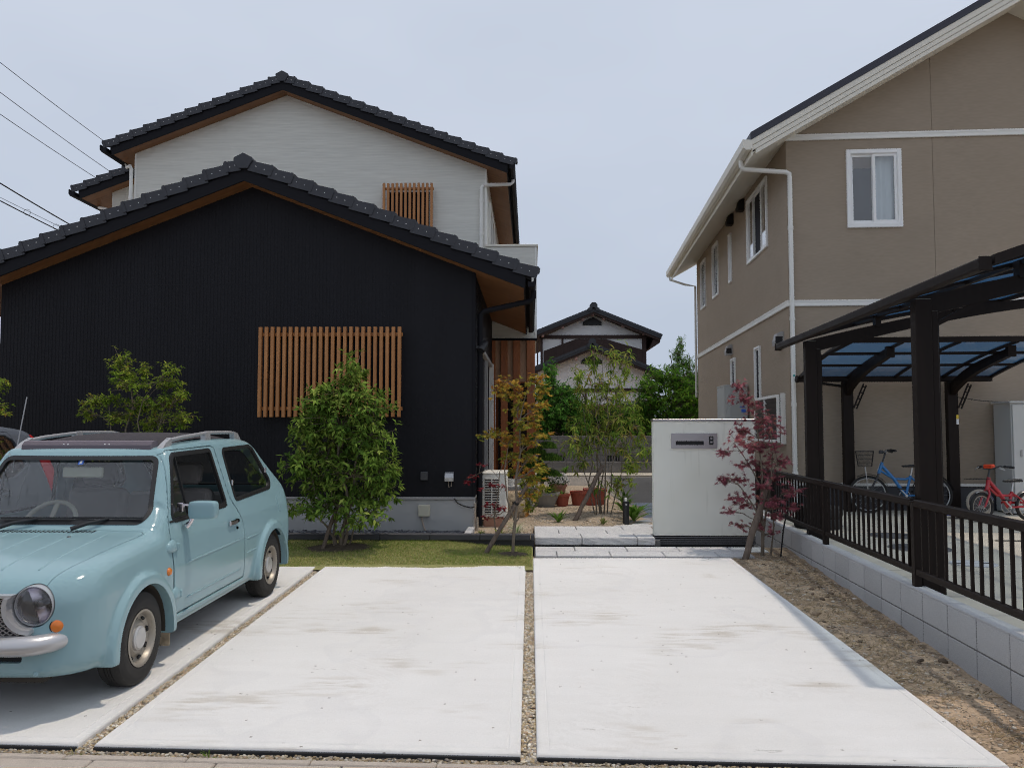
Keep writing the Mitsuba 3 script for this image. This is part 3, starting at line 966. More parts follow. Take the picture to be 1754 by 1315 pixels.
# floodlight on the corner
lk = thing_part(H, 'floodlight')
part(lk, 'bracket', bbox(-.72, -.60, 10.62, 10.66, 2.60, 2.64, .004), 'm_black_metal')
part(lk, 'head', xf(lathe([(.0001, 0), (.035, 0), (.05, .05), (.055, .14), (.05, .15), (.0001, .145)], 16), R=ry(.5) @ rx(math.radians(150)), t=(-.575, 10.60, 2.68)), 'm_black_metal', 40)

# ---- white upper storey
XU, ZU, S2 = -4.70, 8.0, .382
UY, UL, UR = 15.4, -7.64, -.83
zu = lambda x: ZU - S2 * abs(x - XU)
uw = sg.Polygon([(UL, 2.6), (UR, 2.6), (UR, zu(UR) + .01), (XU, ZU + .01), (UL, zu(UL) + .01)]).difference(sg.box(-2.72, 5.10, -1.92, 6.08))
part(H, 'upper_wall', prism(uw, UY, UY + .12), 'm_white_siding')
part(H, 'upper_wall', prism(sg.Polygon([(UY + .12, 2.6), (22.5, 2.6), (22.5, 6.5), (UY + .12, 6.5)]).difference(sg.box(16.1, 5.02, 18.0, 6.02)), UR - .12, UR, 'yz'), 'm_white_siding')
part(H, 'upper_wall', box(UL, UL + .12, UY + .12, 16.6, 2.6, zu(UL) + .0), 'm_white_siding')
part(H, 'upper_wall', prism([(-8.70, 2.6), (UL + .12, 2.6), (UL + .12, zu(UL + .12)), (-8.70, zu(-8.70))], 16.6, 16.72), 'm_white_siding')
part(H, 'upper_wall', box(-8.70, -8.58, 16.72, 22.5, 2.6, 6.47), 'm_white_siding')
part(H, 'corner_strip', box(UL - .004, UL + .03, UY - .006, UY + .03, 4.3, zu(UL) - .01), 'm_white_trim')
part(H, 'corner_strip', box(UR - .03, UR + .005, UY - .006, UY + .03, 5.05, zu(UR) - .01), 'm_white_trim')
wk = thing_part(H, 'window')
part(wk, 'frame', cat([box(-2.72, -1.92, UY - .01, UY + .05, 6.04, 6.08), box(-2.72, -2.68, UY - .01, UY + .05, 5.1, 6.04), box(-1.96, -1.92, UY - .01, UY + .05, 5.1, 6.04)]), 'm_bronze')
part(wk, 'pane', box(-2.68, -1.96, UY + .02, UY + .026, 5.1, 6.04), 'm_dark_pane')
lattice(-2.795, -1.842, 5.02, 6.215, UY - .11, 12, 'l', w=.045)
# window in the right side wall, seen edge on
wk = thing_part(H, 'window')
for y0, y1 in [(16.04, 16.10), (16.98, 17.04), (17.98, 18.06)]:
    part(wk, 'frame', bbox(UR - .05, UR + .05, y0, y1, 4.98, 6.06, .004), 'm_white_trim')
part(wk, 'frame', bbox(UR - .05, UR + .05, 16.10, 17.98, 6.0, 6.06, .004), 'm_white_trim')
part(wk, 'pane', box(UR - .04, UR - .03, 16.10, 17.98, 5.0, 6.0), 'm_window_glass')
gable_roof(H, 'upper_roof', XU, ZU, S2, -8.03, -.335, 15.1, 22.8, 'upper roof', left=True)
gable_roof(H, 'rear_roof', XU, ZU - .004, S2, -9.30, 0, 16.3, 22.8, 'rear roof', right=False, ridge=False, left_stop=-8.045)
gutter(H, -.38, 6.42, 15.05, 22.7, 'm_fascia', 1)
gutter(H, -8.03, 6.79, 15.05, 16.6, 'm_fascia', -1, .12, .13)
gutter(H, -9.30, 6.30, 16.25, 22.7, 'm_fascia', -1, .12, .13)
pipe(H, [(-.33, 15.75, 6.46), (-.335, 15.75, 6.37), (-.38, 15.74, 6.33), (-.88, 15.36, 6.20), (-.925, 15.35, 6.15), (-.925, 15.35, 4.6)], .034, 'm_white_trim', collars=[(-.925, 15.35, 5.9), (-.925, 15.35, 5.25)])
pipe(H, [(-7.99, 15.75, 6.82), (-7.97, 15.75, 6.72), (-7.72, 15.36, 6.62), (-7.69, 15.36, 6.56), (-7.69, 15.36, 4.6)], .034, 'm_white_trim', collars=[(-7.69, 15.36, 6.0)])
pipe(H, [(-9.2, 17.0, 6.35), (-9.18, 17.0, 6.27), (-8.82, 16.6, 6.12), (-8.77, 16.55, 6.05), (-8.77, 16.55, 4.6)], .034, 'm_white_trim')
# balcony
bk = thing_part(H, 'balcony')
part(bk, 'parapet', cat([box(UR + .002, .125, UY + .002, UY + .13, 3.27, 5.02), box(.005, .125, UY + .13, 18.6, 3.27, 5.02)]), 'm_white_siding')
part(bk, 'floor', box(UR, .005, UY + .13, 18.6, 3.3, 3.5), 'm_grey_trim')
part(bk, 'cap', cat([bbox(UR - .02, .155, UY - .03, UY + .16, 5.022, 5.06, .004), bbox(-.02, .155, UY + .16, 18.6, 5.022, 5.06, .004)]), 'm_cream_trim')
part(bk, 'corner_strip', box(.095, .130, UY - .006, UY + .05, 3.27, 5.02), 'm_white_trim')
part(bk, 'drip_edge', bbox(UR, .135, UY - .008, UY + .14, 3.232, 3.268, .003), 'm_fascia')
# timber porch screen under the balcony: four fins with set-back boards between
pk = thing_part(H, 'porch_screen')
for i in range(4):
    x0 = -.79 + i * .236
    part(pk, 'fin', bbox(x0 + (.02 if i == 3 else 0), x0 + .13 + (.045 if i == 3 else 0), UY + .01, UY + .14, .62, 3.23, .004), 'm_porchwood')
for i in range(3):
    x0 = -.79 + i * .236 + .13
    part(pk, 'board', box(x0 + .002, x0 + (.124 if i == 2 else .104), UY + .06, UY + .10, [2.34, 2.45, 2.45][i], 3.23), 'm_porchwood_pale')
part(pk, 'sill', bbox(-.79, .10, UY + .0, UY + .16, .40, .62, .005), 'm_foundation')
part(H, 'porch_wall', box(-.72, .10, 17.0, 17.1, .3, 3.25), 'm_porchwood')
part(H, 'porch_door', bbox(-.66, -.02, 16.92, 17.0, .4, 2.5, .01), 'm_bronze')

# ---- small things on the front wall
vk = part(H, 'outlet_box', bbox(-1.412, -1.318, WY - .075, WY - .005, .895, 1.005, .008), 'm_dark_box')
hood = sg.Polygon([(WY - .005, .885), (WY - .10, .885), (WY - .105, .93), (WY - .08, .985), (WY - .045, 1.0), (WY - .005, 1.0)])
part(H, 'vent_hood', prism(hood, -1.095, -.985, 'yz'), 'm_silver_hood')
part(H, 'cable_end', cat([tube([(-1.05, WY - .02, .88), (-1.052, WY - .03, .84), (-1.045, WY - .03, .80)], .004, 6), tube([(-1.02, WY - .02, .88), (-1.015, WY - .03, .85), (-1.02, WY - .03, .815)], .004, 6)]), 'm_cable_pale')
part(H, 'junction_box', bbox(-1.44, -1.292, WY - .055, WY + .011, .43, .58, .008), 'm_cream_box')
part(H, 'conduit', tube([(-1.395, WY - .015, .435), (-1.39, WY - .02, .37), (-1.365, WY - .03, .29), (-1.33, WY - .04, .22)], .011, 10), 'm_cable_pale', 50)
part(H, 'cable', tube([(-.98, WY - .02, .66), (-.93, WY - .03, .60), (-.84, WY - .035, .56), (-.76, WY - .03, .545), (-.70, WY - .02, .56), (-.69, WY + .05, .62)], .008, 8), 'm_cable', 50)
part(H, 'conduit', cat([tube([(-.705, WY - .03, .60), (-.71, WY - .03, .45), (-.705, WY - .03, .22)], .011, 8), tube([(-.68, WY - .04, .42), (-.675, WY - .04, .22)], .014, 8)]), 'm_cable_pale', 50)

# black kerb in front of the house and the dark chippings behind it
kk = thing('kerb', 'low black kerb of long blocks between the lawn and the dark house', 'kerb')
x = -7.2
while x < .0:
    x1 = min(x + .60, .048)
    part(kk, 'kerb_block', bbox(x + .002, x1 - .002, 9.80, 9.92, .232, .302, .006), 'm_kerb')
    x = x1
part(kk, 'kerb_base', box(-7.2, .045, 9.825, 9.91, .05, .232), 'm_kerb_base')
struct('gravel_bed', box(WL - .2, -.70, 9.92, 10.70, .05, .225), 'm_kerb_base')
rr = np.random.default_rng(51)
n = 3600
P = np.stack([rr.uniform(-4.6, -.72, n), rr.uniform(9.925, 10.60, n), np.full(n, .232) + rr.uniform(0, .016, n)], 1)
pebble_obj('chippings', [(P, rr.uniform(.6, 1.3, n) * .020)], np.array([[.09, .095, .11], [.13, .135, .15], [.06, .06, .07], [.20, .20, .21]]), 52, label='dark blue-grey stone chippings along the foot of the dark house')
part(kk, 'end_stone', bbox(-.80, -.71, 9.92, 10.55, .24, .302, .006), 'm_block')
# ------------------------------------------------------------------ the brown house next door, in its own (u, v, z) frame
B = thing('house', 'brown rendered two-storey house with cream roof trim and white windows on the right', 'house')
GU, GL = 6.7, 9.3
zb = lambda u: 6.03 + .567 * np.minimum(u, GU - u)


def bpart(name, m, bsdf, **k):
    return part(k.pop('under', B), name, nb(m), bsdf, **k)


gab = sg.Polygon([(0, .74), (GU, .74), (GU, 6.03), (GU / 2, zb(GU / 2)), (0, 6.03)])
gwin = (.895, 1.714, 4.615, 5.825)
gab = gab.difference(sg.box(gwin[0] + .02, gwin[2] + .02, gwin[1] - .02, gwin[3] - .02))
# wall boards with fine vertical joints
gj = [2.18, 5.2]
edges = [0] + gj + [GU]
for a, b in zip(edges[:-1], edges[1:]):
    g = .005
    bpart('gable_panel', prism(gab.intersection(sg.box(a + (g if a else 0), 0, b - (g if b < GU else 0), 20)), 0, .1), 'm_brown_stucco')
bpart('gable_joint', cat([box(j - .006, j + .006, .008, .02, .74, 7.2) for j in gj]), 'm_brown_stucco')
lw = [(1.24, 2.83, 4.63, 5.84, 3), (4.42, 4.68, 4.61, 5.64, 1), (6.0, 6.72, 4.60, 5.84, 2), (7.77, 8.52, 4.60, 5.82, 2), (1.93, 2.35, 1.62, 3.02, 1), (4.18, 4.62, 2.30, 3.01, 1)]
side = sg.Polygon([(.1, .74), (GL, .74), (GL, 6.03), (.1, 6.03)])
for v0, v1, z0, z1, _ in lw:
    side = side.difference(sg.box(v0 + .02, z0 + .02, v1 - .02, z1 - .02))
bpart('side_wall', prism(side, 0, .1, 'yz'), 'm_brown_stucco')
bpart('rear_wall', box(.1, GU, GL - .1, GL, .74, 6.0), 'm_brown_stucco')
bpart('side_wall', box(GU - .1, GU, .1, GL - .1, .74, 6.0), 'm_brown_stucco')
bpart('inner_wall', cat([box(.1, GU - .1, 3.4, 3.5, .75, 6.6), box(3.3, 3.4, .1, 3.4, .75, 6.6)]), 'm_dark_room')
bpart('inner_floor', box(.1, GU - .1, .1, GL - .1, 3.3, 3.45), 'm_dark_room')
bpart('inner_floor', box(.1, GU - .1, .1, GL - .1, .70, .76), 'm_dark_room')
bpart('foundation', cat([box(.02, GU - .02, .015, .12, .1, .70), box(.015, .12, .12, GL, .1, .70)]), 'm_kerb')
bpart('base_trim', cat([bbox(-.012, GU, -.014, .1, .70, .742, .004), bbox(-.014, .1, .1, GL, .70, .742, .004)]), 'm_white_trim')
bpart('band', cat([bbox(-.03, GU, -.03, .0, 3.42, 3.51, .006), bbox(-.03, .0, .0, GL + .02, 3.42, 3.51, .006),
                   bbox(-.035, GU, -.036, -.003, 3.485, 3.513, .004), bbox(-.036, -.003, -.003, GL + .02, 3.485, 3.513, .004)]), 'm_white_trim')
bpart('band', cat([bbox(-.03, GU, -.03, -.001, 5.99, 6.08, .006), bbox(-.03, GU, -.037, -.03, 6.05, 6.083, .003)]), 'm_white_trim')


def sash(parent, a0, a1, z0, z1, to, glass='m_pane', f=.04):
    """one sash with its pane; to(mesh) places it"""
    part(parent, 'sash', to(cat([box(a0, a0 + f, -.012, .014, z0, z1), box(a1 - f, a1, -.012, .014, z0, z1), box(a0 + f, a1 - f, -.012, .014, z0, z0 + f * 1.3), box(a0 + f, a1 - f, -.012, .014, z1 - f, z1)])), 'm_window_frame')
    part(parent, 'pane', to(box(a0 + f, a1 - f, .0, .004, z0 + f * 1.3, z1 - f)), glass)


def casing(parent, a0, a1, z0, z1, to, f=.065):
    part(parent, 'frame', to(cat([bbox(a0, a0 + f, -.035, .04, z0, z1, .005), bbox(a1 - f, a1, -.035, .04, z0, z1, .005), bbox(a0 + f, a1 - f, -.035, .04, z0, z0 + f, .005), bbox(a0 + f, a1 - f, -.035, .04, z1 - f, z1, .005)])), 'm_window_frame')


# gable window: sliding, curtain behind the right half
wk = thing_part(B, 'window')
to = lambda m: nb(m)
u0, u1, z0, z1 = gwin
casing(wk, u0, u1, z0, z1, to)
mid = (u0 + u1) / 2
sash(wk, u0 + .066, mid + .018, z0 + .066, z1 - .066, lambda m: nb(tm(m.vertices + [0, .03, 0], m.faces)))
sash(wk, mid - .018, u1 - .066, z0 + .066, z1 - .066, lambda m: nb(tm(m.vertices + [0, .0, 0], m.faces)))


def curtain(a0, a1, z0, z1, amp=.014, wl=.15, seed=0):
    x = np.linspace(a0, a1, 60)
    zz = np.array([z0, (z0 + z1) / 2, z1])
    X, Z = np.meshgrid(x, zz, indexing='ij')
    Y = amp * np.sin(X / wl * 6.28 + .7 * np.sin(X * 9 + seed)) + .12
    v = np.stack([X, Y, Z], -1).reshape(-1, 3)
    i, j = np.meshgrid(np.arange(59), np.arange(2), indexing='ij')
    q = np.stack([i * 3 + j, (i + 1) * 3 + j, (i + 1) * 3 + j + 1, i * 3 + j + 1], -1).reshape(-1, 4)
    return tm(v, np.vstack([q[:, [0, 1, 2]], q[:, [0, 2, 3]]]))


part(wk, 'curtain', nb(curtain(mid + .0, u1 - .07, z0 + .05, z1 - .05)), 'm_curtain', True)
# side windows; local a runs along v, outward is -u
tos = lambda off=0.0: (lambda m: nb(tm(np.stack([m.vertices[:, 1] + off, m.vertices[:, 0], m.vertices[:, 2]], 1), m.faces[:, ::-1])))
for v0, v1, z0, z1, n in lw:
    wk = thing_part(B, 'window')
    casing(wk, v0, v1, z0, z1, tos(), .042)
    if n == 3:
        w = (v1 - v0 - .11)
        cuts = [v0 + .043, v0 + .055 + w * .30, v0 + .055 + w * .72, v1 - .043]
        for k in range(3):
            sash(wk, cuts[k] - (.015 if k else 0), cuts[k + 1] + (.015 if k < 2 else 0), z0 + .043, z1 - .043, tos(.03 if k == 1 else 0.0), 'm_dark_pane' if k == 1 else 'm_pane', .032)
    else:
        w = (v1 - v0 - .11) / n
        for k in range(n):
            sash(wk, v0 + .055 + k * w, v0 + .055 + (k + 1) * w, z0 + .043, z1 - .043, tos(.02 * k), 'm_dark_pane', f=.02)

# roof: navy slabs, stepped cream barge boards, sloping soffit, white gutter
rk = thing_part(B, 'roof')
VV0, VV1 = -.50, GL + .45
zt = lambda u: 5.973 + .567 * (u + .625)
mir = lambda pts: [(GU - a, b) for a, b in pts]
uap = GU / 2


def band_poly(d0, d1, ue=-.62):
    """strip between d0 and d1 below the roof top, from the eave to the ridge"""
    return [(ue, zt(ue) - d0), (uap, zt(uap) - d0), (uap, zt(uap) - d1), (ue, zt(ue) - d1)]


for f in (lambda p: p, mir):
    part(rk, 'roof_slab', nb(prism(f(band_poly(0, .115, -.64)), VV0 - .012, VV1)), 'm_roof_navy')
    part(rk, 'barge_board', nb(cat([prism(f(band_poly(.116, .205)), VV0, VV0 + .04), prism(f(band_poly(.212, .285)), VV0 + .012, VV0 + .05), prism(f(band_poly(.292, .355, -.56)), VV0 + .022, VV0 + .06)])), 'm_cream_trim')
    part(rk, 'soffit', nb(prism(f(band_poly(.30, .325, -.60)), VV0 + .06, VV1 - .02)), 'm_cream_trim')
    part(rk, 'fascia', nb(prism(f([(-.625, zt(-.62) - .12), (-.60, zt(-.6) - .12), (-.60, zt(-.6) - .36), (-.625, zt(-.62) - .36)]), VV0 + .04, VV1 - .01)), 'm_cream_trim')
gp = [(-.628, 5.845), (-.628, 5.74), (-.645, 5.715), (-.70, 5.71), (-.735, 5.745), (-.742, 5.855), (-.752, 5.862), (-.758, 5.85), (-.750, 5.735), (-.708, 5.695), (-.64, 5.70), (-.615, 5.73), (-.615, 5.845)]
g = [prism(gp, VV0 - .01, VV1 + .05)] + [prism([(-.615, 5.845), (-.615, 5.72), (-.70, 5.697), (-.755, 5.74), (-.755, 5.855)], a, b) for a, b in ((VV0 - .016, VV0 - .008), (VV1 + .048, VV1 + .056))]
part(rk, 'gutter', nb(cat(g)), 'm_cream_trim')
bpart('downpipe', cat([tube([(-.685, .0, 5.74), (-.685, -.01, 5.60), (-.64, -.02, 5.555), (-.02, -.055, 5.49), (.03, -.055, 5.46), (.035, -.055, 5.40), (.035, -.055, .45)], .036, 12)] +
                      [rod((.035, -.055, z), (.035, -.055, z + .05), .044, 12) for z in (4.6, 3.2, 1.9, .86)]), 'm_white_trim', smooth=50)
bpart('downpipe_clip', box(.0, .07, -.10, -.02, .86, .90), 'm_white_trim')
bpart('sticker', lathe([(.0001, 0), (.016, 0), (.016, .002), (.0001, .002)], 14, (.035, -.092, 2.36), (0, -1, 0)), 'm_green_dot')
bpart('downpipe', tube([(-.685, GL + .3, 5.70), (-.68, GL + .28, 5.60), (-.30, GL + .06, 5.42), (-.05, GL - .02, 5.36), (-.05, GL - .02, 2.4)], .03, 10), 'm_white_trim', smooth=50)
for v_, z_ in [(4.27, 5.86), (3.18, 5.86), (.42, 2.97), (4.58, 3.20)]:
    hk = thing_part(B, 'vent_hood')
    w = .13
    dark = z_ > 4
    part(hk, 'hood', nb(prism([(-.002, z_ - .11), (-.13, z_ - .11), (-.14, z_ - .04), (-.10, z_ + .08), (-.04, z_ + .11), (-.002, z_ + .11)], v_ - w / 2 - .03, v_ + w / 2 + .03, 'xz')),
         'm_bronze' if dark else 'm_grey_trim')
    part(hk, 'grille', nb(box(-.131, -.02, v_ - w / 2 - .033, v_ - w / 2 - .029, z_ - .08, z_ + .03)), 'm_hole')

# louvred screen over a window in the side wall
lk = thing_part(B, 'louvre_screen')
v0, v1, z0, z1 = .30, 1.95, 1.34, 2.09
fr = [bbox(-.13, -.09, v0, v0 + .05, z0, z1, .004), bbox(-.13, -.09, v1 - .05, v1, z0, z1, .004), bbox(-.13, -.09, v0 + .05, v1 - .05, z0, z0 + .045, .004), bbox(-.13, -.09, v0 + .05, v1 - .05, z1 - .045, z1, .004), bbox(-.135, -.09, 1.15, 1.185, z0 + .045, z1 - .045, .004)]
part(lk, 'frame', nb(cat(fr)), 'm_white_metal')
nsl = 8
for k in range(nsl):
    zz = z0 + .05 + (k + .5) * (z1 - z0 - .10) / nsl
    for a, b in ((v0 + .052, 1.148), (1.187, v1 - .052)):
        part(lk, 'slat', nb(xf(box(-.042, .042, a, b, -.003, .003), R=ry(math.radians(62)), t=(-.108, 0, zz))), 'm_louvre')
part(lk, 'side_panel', nb(bbox(-.078, .0, v0 - .012, v0 + .015, z0 - .02, z1 + .02, .004)), 'm_white_metal')
part(lk, 'backing', nb(box(-.004, -.001, v0 + .02, v1, z0, z1)), 'm_ac_dark')

# hot water tank
tk = thing('water_heater', 'tall grey hot water tank cabinet standing against the side of the brown house', 'water heater')
P = sg.box(-.46, 2.92, -.04, 3.72).difference(sg.box(-.47, 2.91, -.34, 3.04)).union(sg.Point(-.34, 3.04).buffer(.12, quad_segs=8))
part(tk, 'casing', nb(prism(P, .36, 2.36, 'xy')), 'm_tank', 40)
part(tk, 'lid', nb(prism(P.buffer(.008), 2.362, 2.385, 'xy')), 'm_tank', 40)
part(tk, 'label', nb(cat([box(-.18, -.09, 2.912, 2.9185, 1.96, 1.98), box(-.155, -.075, 2.912, 2.9185, 1.87, 1.93)])), 'm_blue_label')
part(tk, 'foot', nb(box(-.42, -.08, 2.96, 3.68, .25, .36)), 'm_kerb_base')

# ------------------------------------------------------------------ block wall with its blocks
WU = -.753
wk = thing('block_wall', 'low grey concrete block wall under the dark railing', 'wall')
part(wk, 'core', nb(box(WU + .004, WU + .114, -9.0, -.85, -.15, .345)), 'm_mortar')
pitch, nblk = .40, 21
for c in range(3):
    zt_, zb_ = .355 - c * .2, .355 - c * .2 - .190
    for i in range(nblk):
        v1 = -.87 - i * pitch
        v0 = v1 - pitch + .010
        m = bbox(WU + rng.normal(0, .0012), WU + .10, v0, v1, zb_, zt_, .0035)
        part(wk, 'block', nb(m), 'm_block' if rng.random() < .6 else 'm_block_dark')
for i in range(nblk):
    v1 = -.87 - i * pitch
    part(wk, 'coping', nb(bbox(WU - .0, WU + .118, v1 - pitch + .004, v1, .3555, .372, .004)), 'm_block')

# ------------------------------------------------------------------ railing
fk = thing('railing', 'dark bronze metal railing of slim upright bars on the block wall', 'fence')
FU = -.70
posts = [-8.50, -6.25, -4.0, -1.75, -.90]
for p in posts:
    part(fk, 'post', nb(cat([bbox(FU - .026, FU + .026, p - .03, p + .03, .372, 1.00, .003), bbox(FU - .03, FU + .03, p - .034, p + .034, 1.0, 1.008, .003)])), 'm_bronze')
for a, b in zip(posts[:-1], posts[1:]):
    part(fk, 'top_rail', nb(bbox(FU - .027, FU + .027, a + .031, b - .031, .965, 1.022, .006)), 'm_bronze')
    part(fk, 'bottom_rail', nb(bbox(FU - .02, FU + .02, a + .031, b - .031, .458, .504, .004)), 'm_bronze')
    nb_ = int(round((b - a) / .128))
    for k in range(1, nb_):
        c = a + (b - a) * k / nb_
        part(fk, 'bar', nb(box(FU - .010, FU + .010, c - .0085, c + .0085, .504, .965)), 'm_bronze')

# ------------------------------------------------------------------ carports
def arc(pts, n=18):
    p = np.array(pts)
    t = np.linspace(p[0, 0], p[-1, 0], n)
    co = np.polyfit(p[:, 0], p[:, 1], min(3, len(p) - 1))
    return t, np.polyval(co, t)


def curved_bar(us, zs, v0, v1, h, h2=None):
    """bar following the curve (us, zs = its top), between v0 and v1, h deep"""
    h2 = h if h2 is None else h2
    hh = np.linspace(h, h2, len(us))
    up = list(zip(us, zs))
    dn = [(a, b - q) for a, b, q in zip(us, zs, hh)][::-1]
    return prism(up + dn, v0, v1)


ck = thing('carport', 'large dark bronze carport with curved blue translucent roof beside the railing', 'carport')
au, az = arc([(-.72, 2.60), (-.3, 2.735), (.2, 2.865), (.7, 2.965), (1.2, 3.045), (1.9, 3.125)])
V0, V1 = -7.55, -2.45
part(ck, 'eave_beam', nb(bbox(-.80, -.73, V0, V1, 2.525, 2.598, .01)), 'm_bronze')
part(ck, 'eave_cap', nb(bbox(-.805, -.725, V0 - .012, V0, 2.515, 2.605, .006)), 'm_bronze')
part(ck, 'eave_cap', nb(bbox(-.805, -.725, V1, V1 + .012, 2.515, 2.605, .006)), 'm_bronze')
part(ck, 'outer_beam', nb(bbox(1.86, 1.92, V0, V1, 3.08, 3.15, .006)), 'm_bronze')
nb_ = 7
pitch = (V1 - V0) / nb_
for i in range(nb_ + 1):
    c = V0 + i * pitch
    part(ck, 'rafter', nb(curved_bar(au, az + .012, c - (.028 if i in (0, nb_) else .016), c + (.028 if i in (0, nb_) else .016), .06 if i in (0, nb_) else .045)), 'm_bronze')
for i in range(nb_):
    a, b = V0 + i * pitch + .0165, V0 + (i + 1) * pitch - .0165
    v = np.array([[x, y, z] for y in (a, b) for x, z in zip(au, az - .004)])
    n = len(au)
    q = np.array([[k, k + 1, n + k + 1, n + k] for k in range(n - 1)])
    part(ck, 'roof_panel', nb(tm(v, np.vstack([q[:, [0, 1, 2]], q[:, [0, 2, 3]]]))), 'm_blue_panel', True)
for uu in (.15, 1.0):
    zz = float(np.interp(uu, au, az))
    part(ck, 'purlin', nb(box(uu - .02, uu + .02, V0 + .03, V1 - .03, zz - .048, zz - .010)), 'm_bronze')
bu, bz = arc([(-.64, 2.555), (0, 2.70), (.565, 2.82), (1.2, 2.93), (1.82, 3.01)])
for pv in (-3.2, -6.2):
    part(ck, 'post', nb(cat([bbox(-.66, -.535, pv - .05, pv + .05, .2, 2.55, .006), bbox(-.534, -.485, pv - .038, pv + .038, .2, 2.46, .004), box(-.50, -.47, pv - .012, pv + .012, .3, 2.40)])), 'm_bronze')
    part(ck, 'arm', nb(curved_bar(bu, bz, pv - .032, pv + .032, .15, .10)), 'm_bronze')
    part(ck, 'brace', nb(beam((-.52, pv, 2.34), (.16, pv - .02, 2.69), .03, .035)), 'm_bronze')
    for uu in (.15, 1.0):
        zz = float(np.interp(uu, bu, bz))
        part(ck, 'bracket', nb(box(uu - .03, uu + .03, pv - .045, pv + .045, zz - .03, float(np.interp(uu, au, az)) - .012)), 'm_bronze')

ck = thing('carport', 'smaller bronze cycle shelter with blue roof panels against the brown house gable', 'cycle shelter')
U0, U1 = .08, 2.86
# the roof climbs from the wall side to the front
cv, cz = arc([(-.18, 2.335), (-.7, 2.44), (-1.3, 2.54), (-1.8, 2.60), (-2.28, 2.645)])


def nbx(m):      # profile drawn in (v, z), extruded along u
    return nb(m)


part(ck, 'eave_beam', nb(bbox(U0, U1, -.20, -.12, 2.255, 2.345, .008)), 'm_bronze')
part(ck, 'eave_cap', nb(lathe([(.0001, -.02), (.05, -.02), (.055, .0), (.05, .02), (.0001, .02)], 16, (U0 - .02, -.16, 2.30), (1, 0, 0))), 'm_bronze')
part(ck, 'front_beam', nb(bbox(U0, U1, -2.33, -2.27, 2.62, 2.69, .006)), 'm_bronze')
for uu in np.linspace(U0 + .02, U1 - .02, 5):
    w = .02 if uu in (U0 + .02, U1 - .02) else .014
    part(ck, 'rafter', nb(prism(list(zip(cv, cz + .012)) + list(zip(cv[::-1], cz[::-1] - .035)), uu - w, uu + w, 'yz')), 'm_bronze')
ug = np.linspace(U0 + .02, U1 - .02, 5)
for a, b in zip(ug[:-1], ug[1:]):
    v = np.array([[x, y, z] for x in (a + .02, b - .02) for y, z in zip(cv, cz - .004)])
    n = len(cv)
    q = np.array([[k, k + 1, n + k + 1, n + k] for k in range(n - 1)])
    part(ck, 'roof_panel', nb(tm(v, np.vstack([q[:, [0, 1, 2]], q[:, [0, 2, 3]]]))), 'm_blue_panel', True)
for vv in (-.88, -1.58):
    zz = float(np.interp(-vv, -cv, cz))
    part(ck, 'purlin', nb(box(U0 + .04, U1 - .04, vv - .022, vv + .022, zz - .045, zz - .010)), 'm_bronze')
dv, dz = arc([(-.22, 2.20), (-.7, 2.385), (-1.2, 2.49), (-1.9, 2.585)])
for pu in (.77, 2.26):
    part(ck, 'post', nb(bbox(pu - .075, pu + .075, -.26, -.16, .25, 2.25, .006)), 'm_bronze')
    part(ck, 'arm', nb(prism(list(zip(dv, dz)) + list(zip(dv[::-1], dz[::-1] - np.linspace(.10, .17, len(dv)))), pu - .035, pu + .035, 'yz')), 'm_bronze')
    part(ck, 'arm_bracket', nb(box(pu - .05, pu + .05, -1.93, -1.86, 2.47, 2.62)), 'm_bronze')
    ch = [(pu + .10 + .05 * (k % 2) + .035 * k, -.27, 1.86 + .055 * k) for k in range(8)]
    part(ck, 'hold_down', nb(cat([beam((pu + .07, -.27, 1.86), (pu + .22, -.27, 2.22), .012, .022), beam((pu + .11, -.27, 1.85), (pu + .26, -.27, 2.20), .012, .022)] +
                                 [beam((pu + .07 + .15 * t, -.27, 1.86 + .36 * t), (pu + .12 + .15 * t, -.27, 1.86 + .34 * t), .012, .02) for t in (.15, .4, .65, .9)])), 'm_bronze')
part(ck, 'gutter_pipe', nb(rod((U0 + .1, -.16, 2.27), (.70, -.2, 2.19), .02)), 'm_bronze')
part(ck, 'tag', nb(box(2.30, 2.335, -.263, -.2605, 1.62, 1.70)), 'm_white_print')
part(ck, 'tag', nb(box(2.30, 2.335, -.263, -.2605, 1.70, 1.76)), 'm_yellow')
solo('cable', nb(tube([(2.33, -.24, 2.02), (2.7, -.2, 1.965), (3.05, -.12, 1.95)], .006, 6)), 'm_cable', 'thin dark cable strung from the shelter post to the top of the tall storage cabinet', 'cable')

# tall cabinet
kk = thing('storage_cabinet', 'tall pale grey metal storage cabinet against the brown wall at the right edge', 'cabinet')
part(kk, 'carcass', nb(bbox(2.93, 4.3, -.52, -.04, .36, 1.92, .006)), 'm_cabinet')
part(kk, 'top', nb(bbox(2.90, 4.33, -.56, -.03, 1.922, 1.95, .005)), 'm_cabinet')
part(kk, 'door', nb(bbox(2.945, 3.61, -.545, -.522, .40, 1.90, .005)), 'm_cabinet')
part(kk, 'door', nb(bbox(3.62, 4.28, -.54, -.522, .40, 1.90, .005)), 'm_cabinet')
part(kk, 'handle', nb(cat([bbox(3.03, 3.06, -.556, -.545, 1.16, 1.26, .003)])), 'm_grey_trim')
part(kk, 'base', nb(box(2.95, 4.28, -.5, -.05, .30, .36)), 'm_kerb_base')

